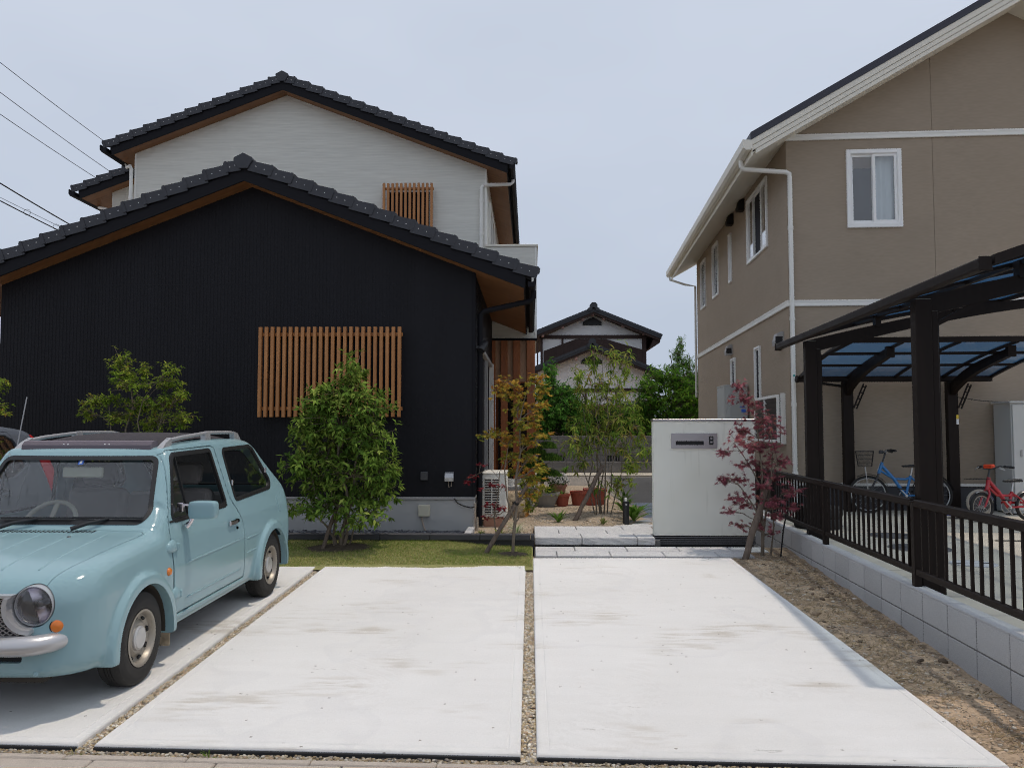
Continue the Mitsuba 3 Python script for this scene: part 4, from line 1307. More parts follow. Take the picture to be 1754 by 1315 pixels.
# manhole covers
for (cu, cv_, r, mt, lab) in [(.44, -2.72, .27, 'm_manhole', 'dark round manhole cover farther from the railing'), (.34, -3.72, .31, 'm_manhole', 'larger dark round manhole cover nearer the railing'), (.42, -4.72, .20, 'm_block', 'pale round concrete inspection cover in the neighbour yard')]:
    c = nb(tm(np.array([[cu, cv_, yz_(cv_)]]), np.zeros((0, 3), int))).vertices[0]
    kk = thing('manhole_cover', lab, 'manhole cover')
    part(kk, 'lid', lathe([(.0001, .006), (r - .03, .006), (r - .026, .002), (r - .018, .002), (r - .014, .006), (r, .006), (r, -.02)], 40, c), mt)
    part(kk, 'slot', cat([box(c[0] + a - .04, c[0] + a + .04, c[1] - .012, c[1] + .012, c[2] + .0065, c[2] + .009) for a in (-r * .6, r * .6)]), 'm_hole')
dk = solo('drain_slot', nb(cat([box(1.42, 3.2, -3.10, -3.06, .306, .312)])), 'm_hole', 'narrow dark drain slot across the neighbour concrete yard', 'drain')
# ------------------------------------------------------------------ gate wall with the letter box
gk = thing('gate_wall', 'free-standing cream-white rendered gate wall with a steel letter box plate', 'wall')
GY = 10.0
part(gk, 'wall', cat([bbox(1.50, 2.72, GY, GY + .15, .268, 1.645, .004)]), 'm_gatewall')
part(gk, 'cap', bbox(1.49, 2.73, GY - .012, GY + .162, 1.647, 1.672, .004), 'm_stainless')
for k in range(4):
    z0 = .164 + k * .026
    part(gk, 'base_slat', bbox(1.50, 2.72, GY + .002, GY + .14, z0, z0 + .013, .002), 'm_slat_dark')
part(gk, 'base', box(1.52, 2.70, GY + .03, GY + .12, .12, .268), 'm_kerb_base')
lk = thing_part(gk, 'letter_box')
pl = rrect(1.711, 2.266, 1.317, 1.50, .008).difference(sg.box(1.767, 1.360, 2.105, 1.408))
part(lk, 'plate', prism(pl, GY - .022, GY - .002), 'm_stainless')
part(lk, 'slot', box(1.76, 2.112, GY - .0015, GY - .0006, 1.352, 1.416), 'm_hole')
part(lk, 'intercom', bbox(2.168, 2.220, GY - .028, GY - .0225, 1.364, 1.466, .003), 'm_hole')
part(lk, 'camera_ring', lathe([(.006, 0), (.014, 0), (.014, .003), (.006, .003)], 20, (2.194, GY - .0285, 1.44), (0, -1, 0)), 'm_stainless')
part(lk, 'button', bbox(2.18, 2.208, GY - .031, GY - .0285, 1.385, 1.405, .001), 'm_stainless')

# ------------------------------------------------------------------ outdoor unit, stone, pots, path light
ak = thing('air_conditioner', 'cream air conditioner outdoor unit with white slatted guard beside the dark house corner', 'air conditioner')
AX0, AX1, AY = -.645, -.315, 10.92
part(ak, 'casing', bbox(AX0, AX1, AY, AY + .78, .375, .955, .012), 'm_ac_white')
part(ak, 'coil', box(AX0 + .045, AX1 - .095, AY - .004, AY - .001, .425, .895), 'm_ac_dark')
for k in range(15):
    z = .432 + k * .0325
    part(ak, 'guard_bar', bbox(AX0 + .04, AX1 - .09, AY - .016, AY - .005, z, z + .011, .002), 'm_ac_white')
part(ak, 'guard_post', bbox(AX0 + .128, AX0 + .142, AY - .020, AY - .0165, .42, .90, .001), 'm_ac_white')
part(ak, 'top', bbox(AX0 - .006, AX1 + .006, AY - .006, AY + .786, .956, .972, .005), 'm_ac_white')
part(ak, 'foot', bbox(AX0 + .02, AX1 - .02, AY + .03, AY + .12, .24, .375, .01), 'm_clay_pale')
part(ak, 'foot', bbox(AX0 + .02, AX1 - .02, AY + .62, AY + .72, .24, .375, .01), 'm_clay_pale')


def boulder(c, s, seed, sub=3, amp=.25):
    m = trimesh.creation.icosphere(subdivisions=sub)
    v = np.array(m.vertices)
    n = meshkit.fbm(v * 1.3 + seed * 7.1, 4, seed) - .5
    v = v * (1 + amp * n[:, None] * 2)
    v = np.sign(v) * np.abs(v) ** .8
    return tm(v * np.asarray(s) + np.asarray(c), m.faces)


solo('rock', boulder((-.24, 12.0, .42), (.17, .16, .22), 3), 'm_rock', 'tan garden rock standing beside the air conditioner', 'rock', True)
bk = thing('stone_bench', 'low grey slab bench behind the air conditioner and the orange maple', 'bench')
part(bk, 'slab', bbox(-.62, .10, 12.9, 13.2, .60, .66, .01), 'm_block')
part(bk, 'leg', bbox(-.55, -.45, 12.95, 13.15, .25, .60, .008), 'm_block')
part(bk, 'leg', bbox(-.05, .05, 12.95, 13.15, .25, .60, .008), 'm_block')


def pot(name, label, c, rt, rb, h, m, cat_='flower pot', square=False, rim=.02, soil=True, group=None):
    k = thing(name, label, cat_, group)
    x, y, z = c
    if square:
        def ring(s, zz):
            return [[x + a * s[0], y + b * s[1], zz] for a, b in ((-1, -1), (1, -1), (1, 1), (-1, 1))]
        out = hull(np.array(ring((rb[0], rb[1]), z) + ring(rt, z + h)))
        inn = hull(np.array(ring((rb[0] - .015, rb[1] - .015), z + .03) + ring((rt[0] - .015, rt[1] - .015), z + h + .02)))
        rimm = bbox(x - rt[0] - rim, x + rt[0] + rim, y - rt[1] - rim, y + rt[1] + rim, z + h - .045, z + h + .004, .006)
        part(k, 'body', unman(man(out) - man(inn)), m)
        part(k, 'rim', unman(man(rimm) - man(box(x - rt[0] + .012, x + rt[0] - .012, y - rt[1] + .012, y + rt[1] - .012, z, z + h + .1))), m)
        part(k, 'compost', box(x - rt[0] + .014, x + rt[0] - .014, y - rt[1] + .014, y + rt[1] - .014, z + h - .05, z + h - .025), 'm_soil')
    else:
        part(k, 'body', lathe([(.0001, 0), (rb, 0), (rt, h - .045), (rt + rim * .2, h - .044), (rt + rim, h - .04), (rt + rim, h), (rt - .006, h), (rt - .012, h - .03), (.0001, h - .03)], 28, c), m, 40)
        part(k, 'compost', lathe([(.0001, h - .024), (rt - .012, h - .026)], 20, c), 'm_soil')
    return k


pot('flower_pot', 'round terracotta flower pot with a few green shoots in the middle of the pot row', (.53, 13.55, .29), .115, .085, .205, 'm_terracotta')
pot('flower_pot', 'rounded terracotta pot touching the long terracotta trough', (.80, 13.65, .29), .13, .10, .24, 'm_terracotta', rim=.014)
pot('planter', 'long terracotta trough at the right end of the pot row', (1.08, 13.75, .29), (.17, .13), (.15, .11), .27, 'm_terracotta', square=True, cat_='planter')
pot('flower_pot', 'pale clay pot holding the mound of white flowers', (.48, 13.95, .42), .13, .09, .20, 'm_clay_pale')
solo('pot_stand', lathe([(.0001, 0), (.10, 0), (.10, .02), (.06, .03), (.06, .12), (.11, .13), (.11, .145), (.0001, .145)], 20, (.48, 13.95, .28)), 'm_clay_pale', 'small round stand under the pot of white flowers', 'stand', 40)
pot('flower_pot', 'wide low grey stone bowl planter at the left end of the pot row', (.24, 13.5, .29), .235, .15, .23, 'm_stone_pot', rim=.012)
pot('flower_pot', 'small white pot on the slab bench, the left one', (-.30, 13.03, .66), .05, .04, .10, 'm_white_metal', rim=.006)
pot('flower_pot', 'small white pot on the slab bench, the right one', (-.04, 13.05, .66), .055, .042, .085, 'm_white_metal', rim=.006)
pk = thing('path_light', 'short black garden bollard light with clear top beside the stone step', 'garden light')
c = (1.30, 11.22, .255)
part(pk, 'body', lathe([(.0001, 0), (.045, 0), (.045, .31), (.040, .318), (.0001, .318)], 24, c), 'm_black_metal', 40)
part(pk, 'lens', lathe([(.038, .318), (.038, .385)], 24, c), 'm_lens', 40)
part(pk, 'top', lathe([(.0001, .386), (.041, .386), (.041, .393), (.0001, .393)], 24, c), 'm_lens', 40)
part(pk, 'lamp', lathe([(.0001, .32), (.016, .32), (.018, .36), (.0001, .37)], 16, c), 'm_white_metal', 40)
part(pk, 'label', box(c[0] - .012, c[0] + .012, c[1] - .0462, c[1] - .0445, c[2] + .272, c[2] + .282), 'm_white_print')

# ------------------------------------------------------------------ old retaining wall at the back
rk = thing('retaining_wall', 'old dark grey concrete retaining wall behind the lane', 'wall')
RY = 23.8
part(rk, 'core', box(-3, 9.5, RY + .02, RY + .3, .1, 1.36), 'm_mortar')
part(rk, 'footing', cat([bbox(-3 + .405 * i, -3 + .405 * i + .40, RY - .10, RY + .01, .28, .62, .006) for i in range(31)]), 'm_oldwall', kind='stuff')
for c in range(4):
    for i in range(24):
        x0 = -2.2 + i * .40 - (.2 if c % 2 else 0)
        if c == 0 and (abs(x0 + .2 - .63) < .25 or abs(x0 + .2 - 2.28) < .25):
            part(rk, 'vent_block', cat([bbox(x0 + .005 + .078 * q, x0 + .035 + .078 * q, RY, RY + .05, .63, .815, .003) for q in range(5)] + [box(x0 + .005, x0 + .395, RY + .004, RY + .05, .795, .815)]), 'm_oldwall')
            part(rk, 'vent_gap', box(x0 + .03, x0 + .38, RY + .012, RY + .018, .63, .80), 'm_hole')
        else:
            part(rk, 'block', bbox(x0 + .004, x0 + .396, RY + rng.normal(0, .003), RY + .05, .625 + c * .187, .807 + c * .187, .006), 'm_oldwall')
struct('terrace', box(-6, 16, RY + .3, 60, 0, 1.30), 'm_soil', 'raised ground behind the old retaining wall')

# ------------------------------------------------------------------ old house in the background, drawn in units of one 41st of a metre from the lower ridge
N = thing('house', 'old tiled Japanese house with white plaster gables and dark timber in the distance', 'house')
Q = .0243


def old_gable(Y, cx, cz, q, half_l, half_r, s, name, depth):
    """tiled gable roof: returns helper for points in drawing units (right, down)"""
    f = lambda a, b: (cx + a * q, cz - b * q)
    rk = thing_part(N, name)
    for sd, hw in ((-1, half_l), (1, half_r)):
        top = [(0, 0), (sd * hw, hw * s)]
        th = 5.5
        part(rk, 'roof_slab', prism([f(0, 0), f(sd * hw, hw * s), f(sd * hw, hw * s + th), f(0, th)], Y - .55, Y + depth), 'm_oldtile')
        part(rk, 'barge_board', prism([f(0, th), f(sd * (hw - 3), (hw - 3) * s + th), f(sd * (hw - 3), (hw - 3) * s + th + 4), f(0, th + 4)], Y - .50, Y - .42), 'm_oldwood')
        part(rk, 'soffit', prism([f(0, th + .2), f(sd * (hw - 3), (hw - 3) * s + th + .2), f(sd * (hw - 3), (hw - 3) * s + th + 1.4), f(0, th + 1.4)], Y - .42, Y + depth), 'm_oldwood')
        n = int(hw / 5.2)
        for i in range(n):
            a = (i + .3) * hw / n
            c0 = f(sd * a, a * s - .8)
            c1 = f(sd * (a + hw / n * .95), (a + hw / n * .95) * s - .2)
            part(rk, 'edge_tile', beam((c0[0], Y - .50, c0[1]), (c1[0], Y - .50, c1[1]), .16, .11, up=(0, 0, 1)), 'm_oldtile')
    return f, rk


f, rk = old_gable(36.0, 2.775, 6.80, Q * 36 / 34, 104, 114, .405, 'upper_roof', 8)
orn = [(-9, 2), (-10, -3), (-6, -5), (-6.5, -9), (-3, -13), (3, -13), (6.5, -9), (6, -5), (10, -3), (9, 2), (4, 1), (3, -3), (0, -5), (-3, -3), (-4, 1)]
part(rk, 'ridge_ornament', prism([f(a, b + 3) for a, b in orn], 35.35, 35.7), 'm_oldtile')
part(rk, 'ridge', prism([f(-6, 3), f(6, 3), f(4, -6), f(-4, -6)], 35.7, 44), 'm_oldtile')
Y = 36.0
gp = [f(-86, 46), f(0, 8), f(89, 46), f(89, 120), f(-86, 120)]
part(N, 'gable_wall', prism(gp, Y, Y + .2), 'm_plaster')
part(N, 'tie_beam', prism([f(-92, 43), f(92, 43), f(92, 49), f(-92, 49)], Y - .08, Y + .02), 'm_oldwood')
part(N, 'boarding', prism([f(-84, 84), f(-84, 70), f(-30, 50), f(22, 50), f(84, 68), f(90, 68), f(90, 110), f(-84, 110)], Y - .05, Y + .01), 'm_oldwood')
part(N, 'post', cat([prism([f(a, 44), f(a + w, 44), f(a + w, 110), f(a, 110)], Y - .07, Y + .02) for a, w in ((-90, 4), (84, 7), (-54, 3.4))]), 'm_oldwood')
part(N, 'attic_vent', prism([f(-17, 26), f(-17, 20), f(0, 12), f(15, 20), f(15, 26)], Y - .06, Y + .01), 'm_hole')
for a, b in [(-1, 8), (-18, 16), (18, 15), (-52, 30), (51, 28), (-86, 44), (86, 41)]:
    x, z = f(a, b)
    part(N, 'purlin_end', bbox(x - .055, x + .055, Y - .47, Y - .1, z - .075, z + .075, .008), 'm_rafter')
part(N, 'eave_gutter', prism([f(104, 47), f(114, 47), f(112, 58), f(106, 62), f(96, 66), f(97, 63)], Y - .4, Y + 8), 'm_oldwood')
part(N, 'side_wall', prism([f(89, 46), f(92, 46), f(92, 120), f(89, 120)], Y + .2, Y + 8), 'm_oldwood')
f, rk = old_gable(34.0, 2.56, 5.02, Q, 100, 118, .405, 'lower_roof', 2.0)
part(rk, 'ridge_ornament', prism([f(a * .9, b + 3) for a, b in orn], 33.35, 33.7), 'm_oldtile')
part(rk, 'ridge', prism([f(-6, 3), f(6, 3), f(4, -6), f(-4, -6)], 33.7, 36), 'm_oldtile')
Y = 34.0
gp = [f(-92, 45), f(0, 8), f(104, 50), f(104, 150), f(-92, 150)]
part(N, 'gable_wall', prism(gp, Y, Y + .2), 'm_plaster')
part(N, 'attic_vent', prism([f(-18, 31), f(-17, 25), f(0, 16), f(17, 25), f(18, 31)], Y - .06, Y + .01), 'm_hole')
part(N, 'tie_beam', prism([f(-92, 73), f(104, 73), f(104, 79), f(-92, 79)], Y - .06, Y + .01), 'm_oldwood')
part(N, 'post', cat([prism([f(a, 79), f(a + 3.4, 79), f(a + 3.4, 102), f(a, 102)], Y - .04, Y + .01) for a in (-12, 40)]), 'm_oldwood')
part(N, 'sill_beam', prism([f(-92, 101), f(104, 101), f(104, 106), f(-92, 106)], Y - .08, Y + .01), 'm_rafter')
part(N, 'boarding', prism([f(-92, 106), f(104, 106), f(104, 155), f(-92, 155)], Y - .05, Y + .01), 'm_oldwood')
for a, b in [(0, 13), (-27, 23), (27, 22), (-63, 36), (65, 35), (103, 49)]:
    x, z = f(a, b)
    part(N, 'purlin_end', bbox(x - .05, x + .05, Y - .47, Y - .1, z - .07, z + .07, .008), 'm_rafter')
vk = thing_part(N, 'veranda_rail')
part(vk, 'rail', cat([beam((-.6, 34.6, z), (.35, 34.6, z), .05, .05) for z in (3.95, 4.2)] + [beam((x, 34.6, 3.7), (x, 34.6, 5.2 if x > .1 else 4.2), .05, .05, up=(0, 1, 0)) for x in (-.4, -.05, .32)]), 'm_oldwood')
# a low roof at the right, mostly behind the shrubs
sk = thing('shed', 'low brown shed with a dark roof behind the shrubs beside the brown house', 'shed')
part(sk, 'wall', box(6.2, 9.5, 31, 33, 1.2, 3.5), 'm_oldwood')
part(sk, 'roof', prism([(5.9, 3.5), (9.8, 3.5), (8, 4.3)], 30.6, 33.4), 'm_oldtile')

# ------------------------------------------------------------------ overhead wires along the side street
for k, (z0, s, r, lab) in enumerate([(9.78, -.050, .008, 'topmost thin overhead wire ending at the upper eave'), (9.09, -.064, .008, 'second thin overhead wire from the top'), (8.61, -.052, .008, 'third thin overhead wire from the top'),
                                     (7.02, -.085, .016, 'thick black overhead cable, fourth from the top'), (6.66, -.050, .014, 'lower black overhead cable with a thin carrier wire'), (5.56, -.06, .014, 'lowest black overhead cable at the left edge')]):
    y = np.linspace(-4, 52, 60)
    zz = z0 + s * (y - 19) + .0035 * (y - 19) ** 2
    m = [tube(np.stack([y * 0 - 12, y, zz], 1), r, 6)]
    wk = thing('wire', lab, 'wire')
    part(wk, 'strand', m[0], 'm_cable')
    if k == 4:
        part(wk, 'carrier', tube(np.stack([y * 0 - 12.02, y, zz + .10 + .02 * np.sin(y)], 1), .006, 5), 'm_cable')
        for yy in (19.0, 20.2, 21.4):
            t_ = np.linspace(0, 2 * np.pi, 14)
            z_ = z0 + s * (yy - 19) + .0035 * (yy - 19) ** 2
            part(wk, 'hanger_ring', tube(np.stack([-12.0 + .07 * np.cos(t_), yy + .02 * np.cos(t_), z_ + .06 + .07 * np.sin(t_)], 1), .005, 5), 'm_cable')
# ------------------------------------------------------------------ cars: bodies from signed distances, cut into panels
def surface_nets(S, org, h, level=0.0):
    """closed surface S = level of a sampled field (negative inside), one vertex per crossed cell"""
    S = np.pad(S - level, 1, constant_values=1.0)
    org = np.asarray(org) - h
    ins = S < 0
    c = np.zeros(tuple(np.array(S.shape) - 1), np.int16)
    corners = list(np.ndindex(2, 2, 2))
    sl = lambda o: tuple(slice(o[k], S.shape[k] - 1 + o[k]) for k in range(3))
    for o in corners:
        c += ins[sl(o)]
    cells = np.argwhere((c > 0) & (c < 8))
    idx = -np.ones(c.shape, np.int64)
    idx[tuple(cells.T)] = np.arange(len(cells))
    acc, cnt = np.zeros((len(cells), 3)), np.zeros(len(cells))
    val = {o: S[tuple((cells + o).T)] for o in corners}
    for o in corners:
        for ax in range(3):
            if o[ax]:
                continue
            o2 = list(o)
            o2[ax] = 1
            a, b = val[o], val[tuple(o2)]
            x = (a < 0) != (b < 0)
            t = np.where(x, a / np.where(x, a - b, 1), 0)
            p = np.repeat(np.array([o], float), len(cells), 0)
            p[:, ax] += t
            acc += p * x[:, None]
            cnt += x
    v = (cells + acc / np.maximum(cnt, 1)[:, None]) * h + org
    fs = []
    for ax in range(3):
        b1, b2 = (ax + 1) % 3, (ax + 2) % 3
        d = np.zeros(3, int)
        d[ax] = 1
        hi = tuple(slice(1, None) if k == ax else slice(None) for k in range(3))
        lo = tuple(slice(None, -1) if k == ax else slice(None) for k in range(3))
        e = np.argwhere(ins[lo] != ins[hi])
        e = e[np.all((e[:, [b1, b2]] > 0) & (e[:, [b1, b2]] < np.array(c.shape)[[b1, b2]]), 1)]
        flip = ins[tuple(e.T)]
        o1, o2 = np.zeros(3, int), np.zeros(3, int)
        o1[b1], o2[b2] = 1, 1
        q = np.stack([idx[tuple((e - o1 - o2).T)], idx[tuple((e - o2).T)], idx[tuple(e.T)], idx[tuple((e - o1).T)]], 1)
        q = np.where(flip[:, None], q, q[:, ::-1])
        fs += [q[:, [0, 1, 2]], q[:, [0, 2, 3]]]
    return tm(v, np.vstack(fs))


def smax(a, b, k):
    h = np.clip(.5 + .5 * (a - b) / k, 0, 1)
    return b + (a - b) * h + k * h * (1 - h)


def smin(a, b, k):
    return -smax(-a, -b, k)


def poly_sd(P, x, y):
    """signed distance to a closed polygon on a grid"""
    P = np.asarray(P, float)
    d = np.full(np.broadcast(x, y).shape, 1e9)
    s = np.ones_like(d)
    for i in range(len(P)):
        a, b = P[i], P[i - 1]
        e = b - a
        wx, wy = x - a[0], y - a[1]
        t = np.clip((wx * e[0] + wy * e[1]) / (e @ e), 0, 1)
        d = np.minimum(d, (wx - e[0] * t) ** 2 + (wy - e[1] * t) ** 2)
        c1, c2, c3 = y >= a[1], y < b[1], e[0] * wy > e[1] * wx
        s = np.where((c1 & c2 & c3) | (~c1 & ~c2 & ~c3), -s, s)
    return s * np.sqrt(d)


def smooth_line(pts, n=6):
    """rounded polyline (Chaikin) through control points, ends kept"""
    p = np.asarray(pts, float)
    for _ in range(n):
        q = np.empty((2 * len(p) - 2, 2))
        q[0::2], q[1::2] = .75 * p[:-1] + .25 * p[1:], .25 * p[:-1] + .75 * p[1:]
        p = np.vstack([p[:1], q, p[-1:]])
    return p


class Car:
    def __init__(s, prof, wid, front_r, rear_r, a0, a1, wheels, wr, half_fl, h=.0145, nose=.05, kroof=.07, khood=.12, a_ws=.45, h_belt=.9, fl_r=.066, bottom=None):
        top = smooth_line(prof, 3)
        s.org = np.array([a0 - .08, -half_fl - .05, .12])
        s.h = h
        n = np.ceil((np.array([a1 + .08, half_fl + .05, 1.56]) - s.org) / h).astype(int)
        A, L, Hh = [s.org[k] + np.arange(n[k]) * h for k in range(3)]
        s.ax = (A, L, Hh)
        s.wheels, s.wr = wheels, wr
        # side profile, 2-d
        P = list(map(tuple, top)) + (bottom or [(a1 - .12, .27), (a1 - .5, .21), (a0 + .35, .20), (a0 + .06, .23)])
        AA, HH = np.meshgrid(A, Hh, indexing='ij')
        prof_sd = poly_sd(P, AA, HH)
        # plan: rounded ends, width by height
        W = np.interp(Hh, [w[0] for w in wid], [w[1] for w in wid])
        a3, l3, h3 = A[:, None, None], np.abs(L)[None, :, None], Hh[None, None, :]
        bow = nose * (l3 / half_fl) ** 2
        af = a3 - bow * np.clip((.6 - a3) / 1.0, 0, 1)
        ab = af + .045 * (l3 / half_fl) ** 2 * np.clip((a3 - 1.8) / .9, 0, 1)
        c, hl = (a0 + a1) / 2, (a1 - a0) / 2
        r = np.where(a3 < c, front_r, rear_r)
        qx, qy = np.abs(ab - c) - hl + r, l3 - W[None, None, :] + r
        plan = np.hypot(np.maximum(qx, 0), np.maximum(qy, 0)) + np.minimum(np.maximum(qx, qy), 0) - r
        # the profile slides back a little towards the sides on the windscreen
        k = np.where((a3 < a_ws) & (h3 < h_belt + .12), khood, kroof)
        shift = .045 * (l3 / .6) ** 2
        sh = np.empty(plan.shape, np.float32)
        for j, l in enumerate(np.abs(L)):
            dsh = .05 * min(l / .6, 1.1) ** 2
            col = np.stack([np.interp(A - dsh, A, prof_sd[:, m]) for m in range(len(Hh))], 1)
            wgt = (np.clip((HH - h_belt) / .1, 0, 1) * np.clip((1.2 - AA) / .3, 0, 1))
            sh[:, j, :] = prof_sd * (1 - wgt) + col * wgt
        S = smax(plan, sh, k)
        # wheel arch flares
        for wc in wheels:
            rr = np.hypot(a3 - wc, h3 - .262)
            ring = smax(smax(rr - (wr + .045 + fl_r), l3 - half_fl, .030), .5 - l3, .03)
            S = smin(S, ring, .018)
        S = smax(S, .215 - h3, .02)
        s.S = S.astype(np.float32)
        s.M0 = None

    def solid(s, level):
        m = surface_nets(s.S, s.org, s.h, level)
        M = man(m)
        assert M.num_tri() > 100, M.status()
        return M

    def surf(s, level):
        return surface_nets(s.S, s.org, s.h, level)


def lat_prism(poly, l0, l1):
    """polygon in (a, h) pushed along l"""
    return man(prism(poly, l0, l1, 'xz'))


def fro_prism(poly, a0, a1):
    """polygon in (l, h) pushed along a"""
    m = prism(poly, a0, a1, 'yz')
    return man(m)


def top_prism(poly, h0, h1):
    return man(prism(poly, h0, h1, 'xy'))


def glass_sheet(m, keep):
    """the triangles of a surface whose middles satisfy keep(a, l, h)"""
    c = m.vertices[m.faces].mean(1)
    f = m.faces[keep(c[:, 0], c[:, 1], c[:, 2])]
    u, inv = np.unique(f, return_inverse=True)
    return tm(m.vertices[u], inv.reshape(-1, 3))


def inside(P):
    P = P if hasattr(P, 'geom_type') else sg.Polygon(P)
    import shapely
    shapely.prepare(P)
    return lambda x, y: shapely.contains_xy(P, x, y)


def upper(m, z):
    """the faces above height z"""
    f = m.faces[m.vertices[m.faces][:, :, 2].min(1) > z]
    u, i = np.unique(f, return_inverse=True)
    return tm(m.vertices[u], i.reshape(-1, 3))


def wheel_set(K, to, c, side, r_t, w, rim_r, cls=('m_rubber', 'm_steel_wheel', 'm_hub')):
    """tyre, pressed steel rim with slots and hub cap; the axle along l, outer face towards side"""
    wk = thing_part(K, 'wheel')
    a, l, h = c
    prof = [(rim_r - .012, -w * .38), (rim_r + .012, -w * .5), (r_t - .045, -w * .52), (r_t - .012, -w * .44), (r_t, -w * .33), (r_t, -w * .17)]
    for g in (-.16, -.04, .08):
        prof += [(r_t - .0, w * (g - .01)), (r_t - .006, w * g), (r_t - .006, w * (g + .03)), (r_t, w * (g + .04))]
    prof += [(r_t, w * .30), (r_t - .010, w * .43), (r_t - .022, w * .47), (r_t - .045, w * .525), (r_t - .060, w * .53), (rim_r + .030, w * .515), (rim_r + .014, w * .495), (rim_r - .002, w * .40)]
    ax = (0, side, 0)
    part(wk, 'tyre', to(lathe(prof, 56, c, ax)), 'm_rubber', 35)
    rp = [(rim_r + .008, w * .49), (rim_r + .010, w * .515), (rim_r - .002, w * .525), (rim_r - .012, w * .47), (rim_r - .020, w * .30), (rim_r - .045, w * .24), (rim_r - .052, w * .27), (.088, w * .36), (.070, w * .33), (.0001, w * .33)]
    part(wk, 'rim', to(lathe(rp, 48, c, ax)), cls[1], 35)
    cp = [(.072, w * .335), (.071, w * .40), (.062, w * .455), (.058, w * .462), (.050, w * .455), (.03, w * .47), (.0001, w * .475)]
    part(wk, 'hub_cap', to(lathe(cp, 32, c, ax)), cls[2], 40)
    for k in range(8):
        t = k * 2 * math.pi / 8 + .2
        rr_ = rim_r - .036
        b = bbox(-.017, .017, -.012, .012, -.0080, .0080, .004)
        lm = w * .262
        v = b.vertices @ np.array([[1, 0, 0], [0, 1, 0], [0, 0, 1]])
        R = np.array([[math.cos(t), 0, -math.sin(t)], [0, 1, 0], [math.sin(t), 0, math.cos(t)]])
        # long way round the circle
        b2 = tm(np.stack([v[:, 2], v[:, 1], v[:, 0]], 1) @ R.T + np.array([a + rr_ * math.cos(t), l + side * lm, h + rr_ * math.sin(t)]), b.faces)
        part(wk, 'slot', to(b2), 'm_hole')
    return wk


# ---- the pale blue retro car; a runs back from the front axle, l to the right, h up
C = thing('car', 'pale blue retro hatchback with black canvas roof and silver roof rails on the left slab', 'car')
PSI = math.radians(1.1)
CO = np.array([-3.075, 4.965, .024])
CR = rz(-PSI) @ rx(math.atan(SL))
CR = np.stack([CR @ np.array([0, 1, 0]), CR @ np.array([1, 0, 0]), CR @ np.array([0, 0, 1])], 1)


def cw(m):
    return tm(m.vertices @ CR.T + CO, m.faces[:, ::-1])


PROF = [(-.69, .24), (-.70, .40), (-.695, .62), (-.66, .70), (-.55, .765), (-.34, .812), (.0, .850), (.20, .868), (.265, .882), (.280, .895), (.595, 1.352), (.66, 1.385), (1.0, 1.405), (1.5, 1.412), (2.05, 1.395), (2.26, 1.355), (2.45, 1.19), (2.90, .885), (2.99, .74), (3.03, .55), (3.03, .36), (2.98, .27)]
WID = [(.15, .715), (.30, .738), (.45, .748), (.62, .748), (.78, .728), (.90, .695), (1.36, .585), (1.56, .53)]
car = Car(PROF, WID, .26, .26, -.70, 3.03, (0.0, 2.30), .286, .782)
M0, Mi = car.solid(0.0), car.solid(-.028)
room = Mi ^ man(box(.30, 2.98, -.9, .9, .50, 1.6))
shell = M0 - room
# wheel wells and underside
for wc in (0.0, 2.30):
    for sd in (-1, 1):
        shell = shell - drum((wc, sd * .50, .260), .333, .5, (0, sd, 0), 64)
        shell = shell - man(box(wc - .333, wc + .333, min(sd * .5, sd * 1.0), max(sd * .5, sd * 1.0), .0, .270))
# windows
WS = sg.Polygon([(-.598, .925), (.598, .925), (.522, 1.315), (-.522, 1.315)]).buffer(-.05).buffer(.05, quad_segs=6)
DW = sg.Polygon([(.475, .905), (1.405, .905), (1.315, 1.335), (.700, 1.335), (.668, 1.31)]).buffer(-.035).buffer(.035, quad_segs=5)
QW = sg.Polygon([(1.600, .925), (2.40, .945), (2.455, 1.0), (2.20, 1.30), (2.14, 1.325), (1.545, 1.325)]).buffer(-.04).buffer(.04, quad_segs=5)
RW = sg.Polygon([(-.54, .93), (.54, .93), (.47, 1.28), (-.47, 1.28)]).buffer(-.05).buffer(.05, quad_segs=5)
cutters = [fro_prism(WS, -.3, 1.15), lat_prism(DW, .5, 1), lat_prism(DW, -1, -.5), lat_prism(QW, .5, 1), lat_prism(QW, -1, -.5), fro_prism(RW, 1.9, 3.3)]
for c_ in cutters:
    shell = shell - c_
# sunroof opening under the canvas
shell = shell - top_prism(rrect(.78, 1.98, -.44, .44, .05), 1.2, 1.6)
# grille recess, lamp seats
GR = sg.Polygon([(-.475, .45), (.475, .45), (.475, .54), (.42, .675), (-.42, .675), (-.475, .54)])
shell = shell - fro_prism(GR, -1.0, -.60)
LOW = sg.box(-.43, .325, .43, .368)
shell = shell - fro_prism(rrect(-.43, .43, .322, .372, .02), -1.0, -.62)
for sd in (-1, 1):
    shell = shell - drum((-.50, sd * .478, .616), .111, .5, (-1, 0, 0))
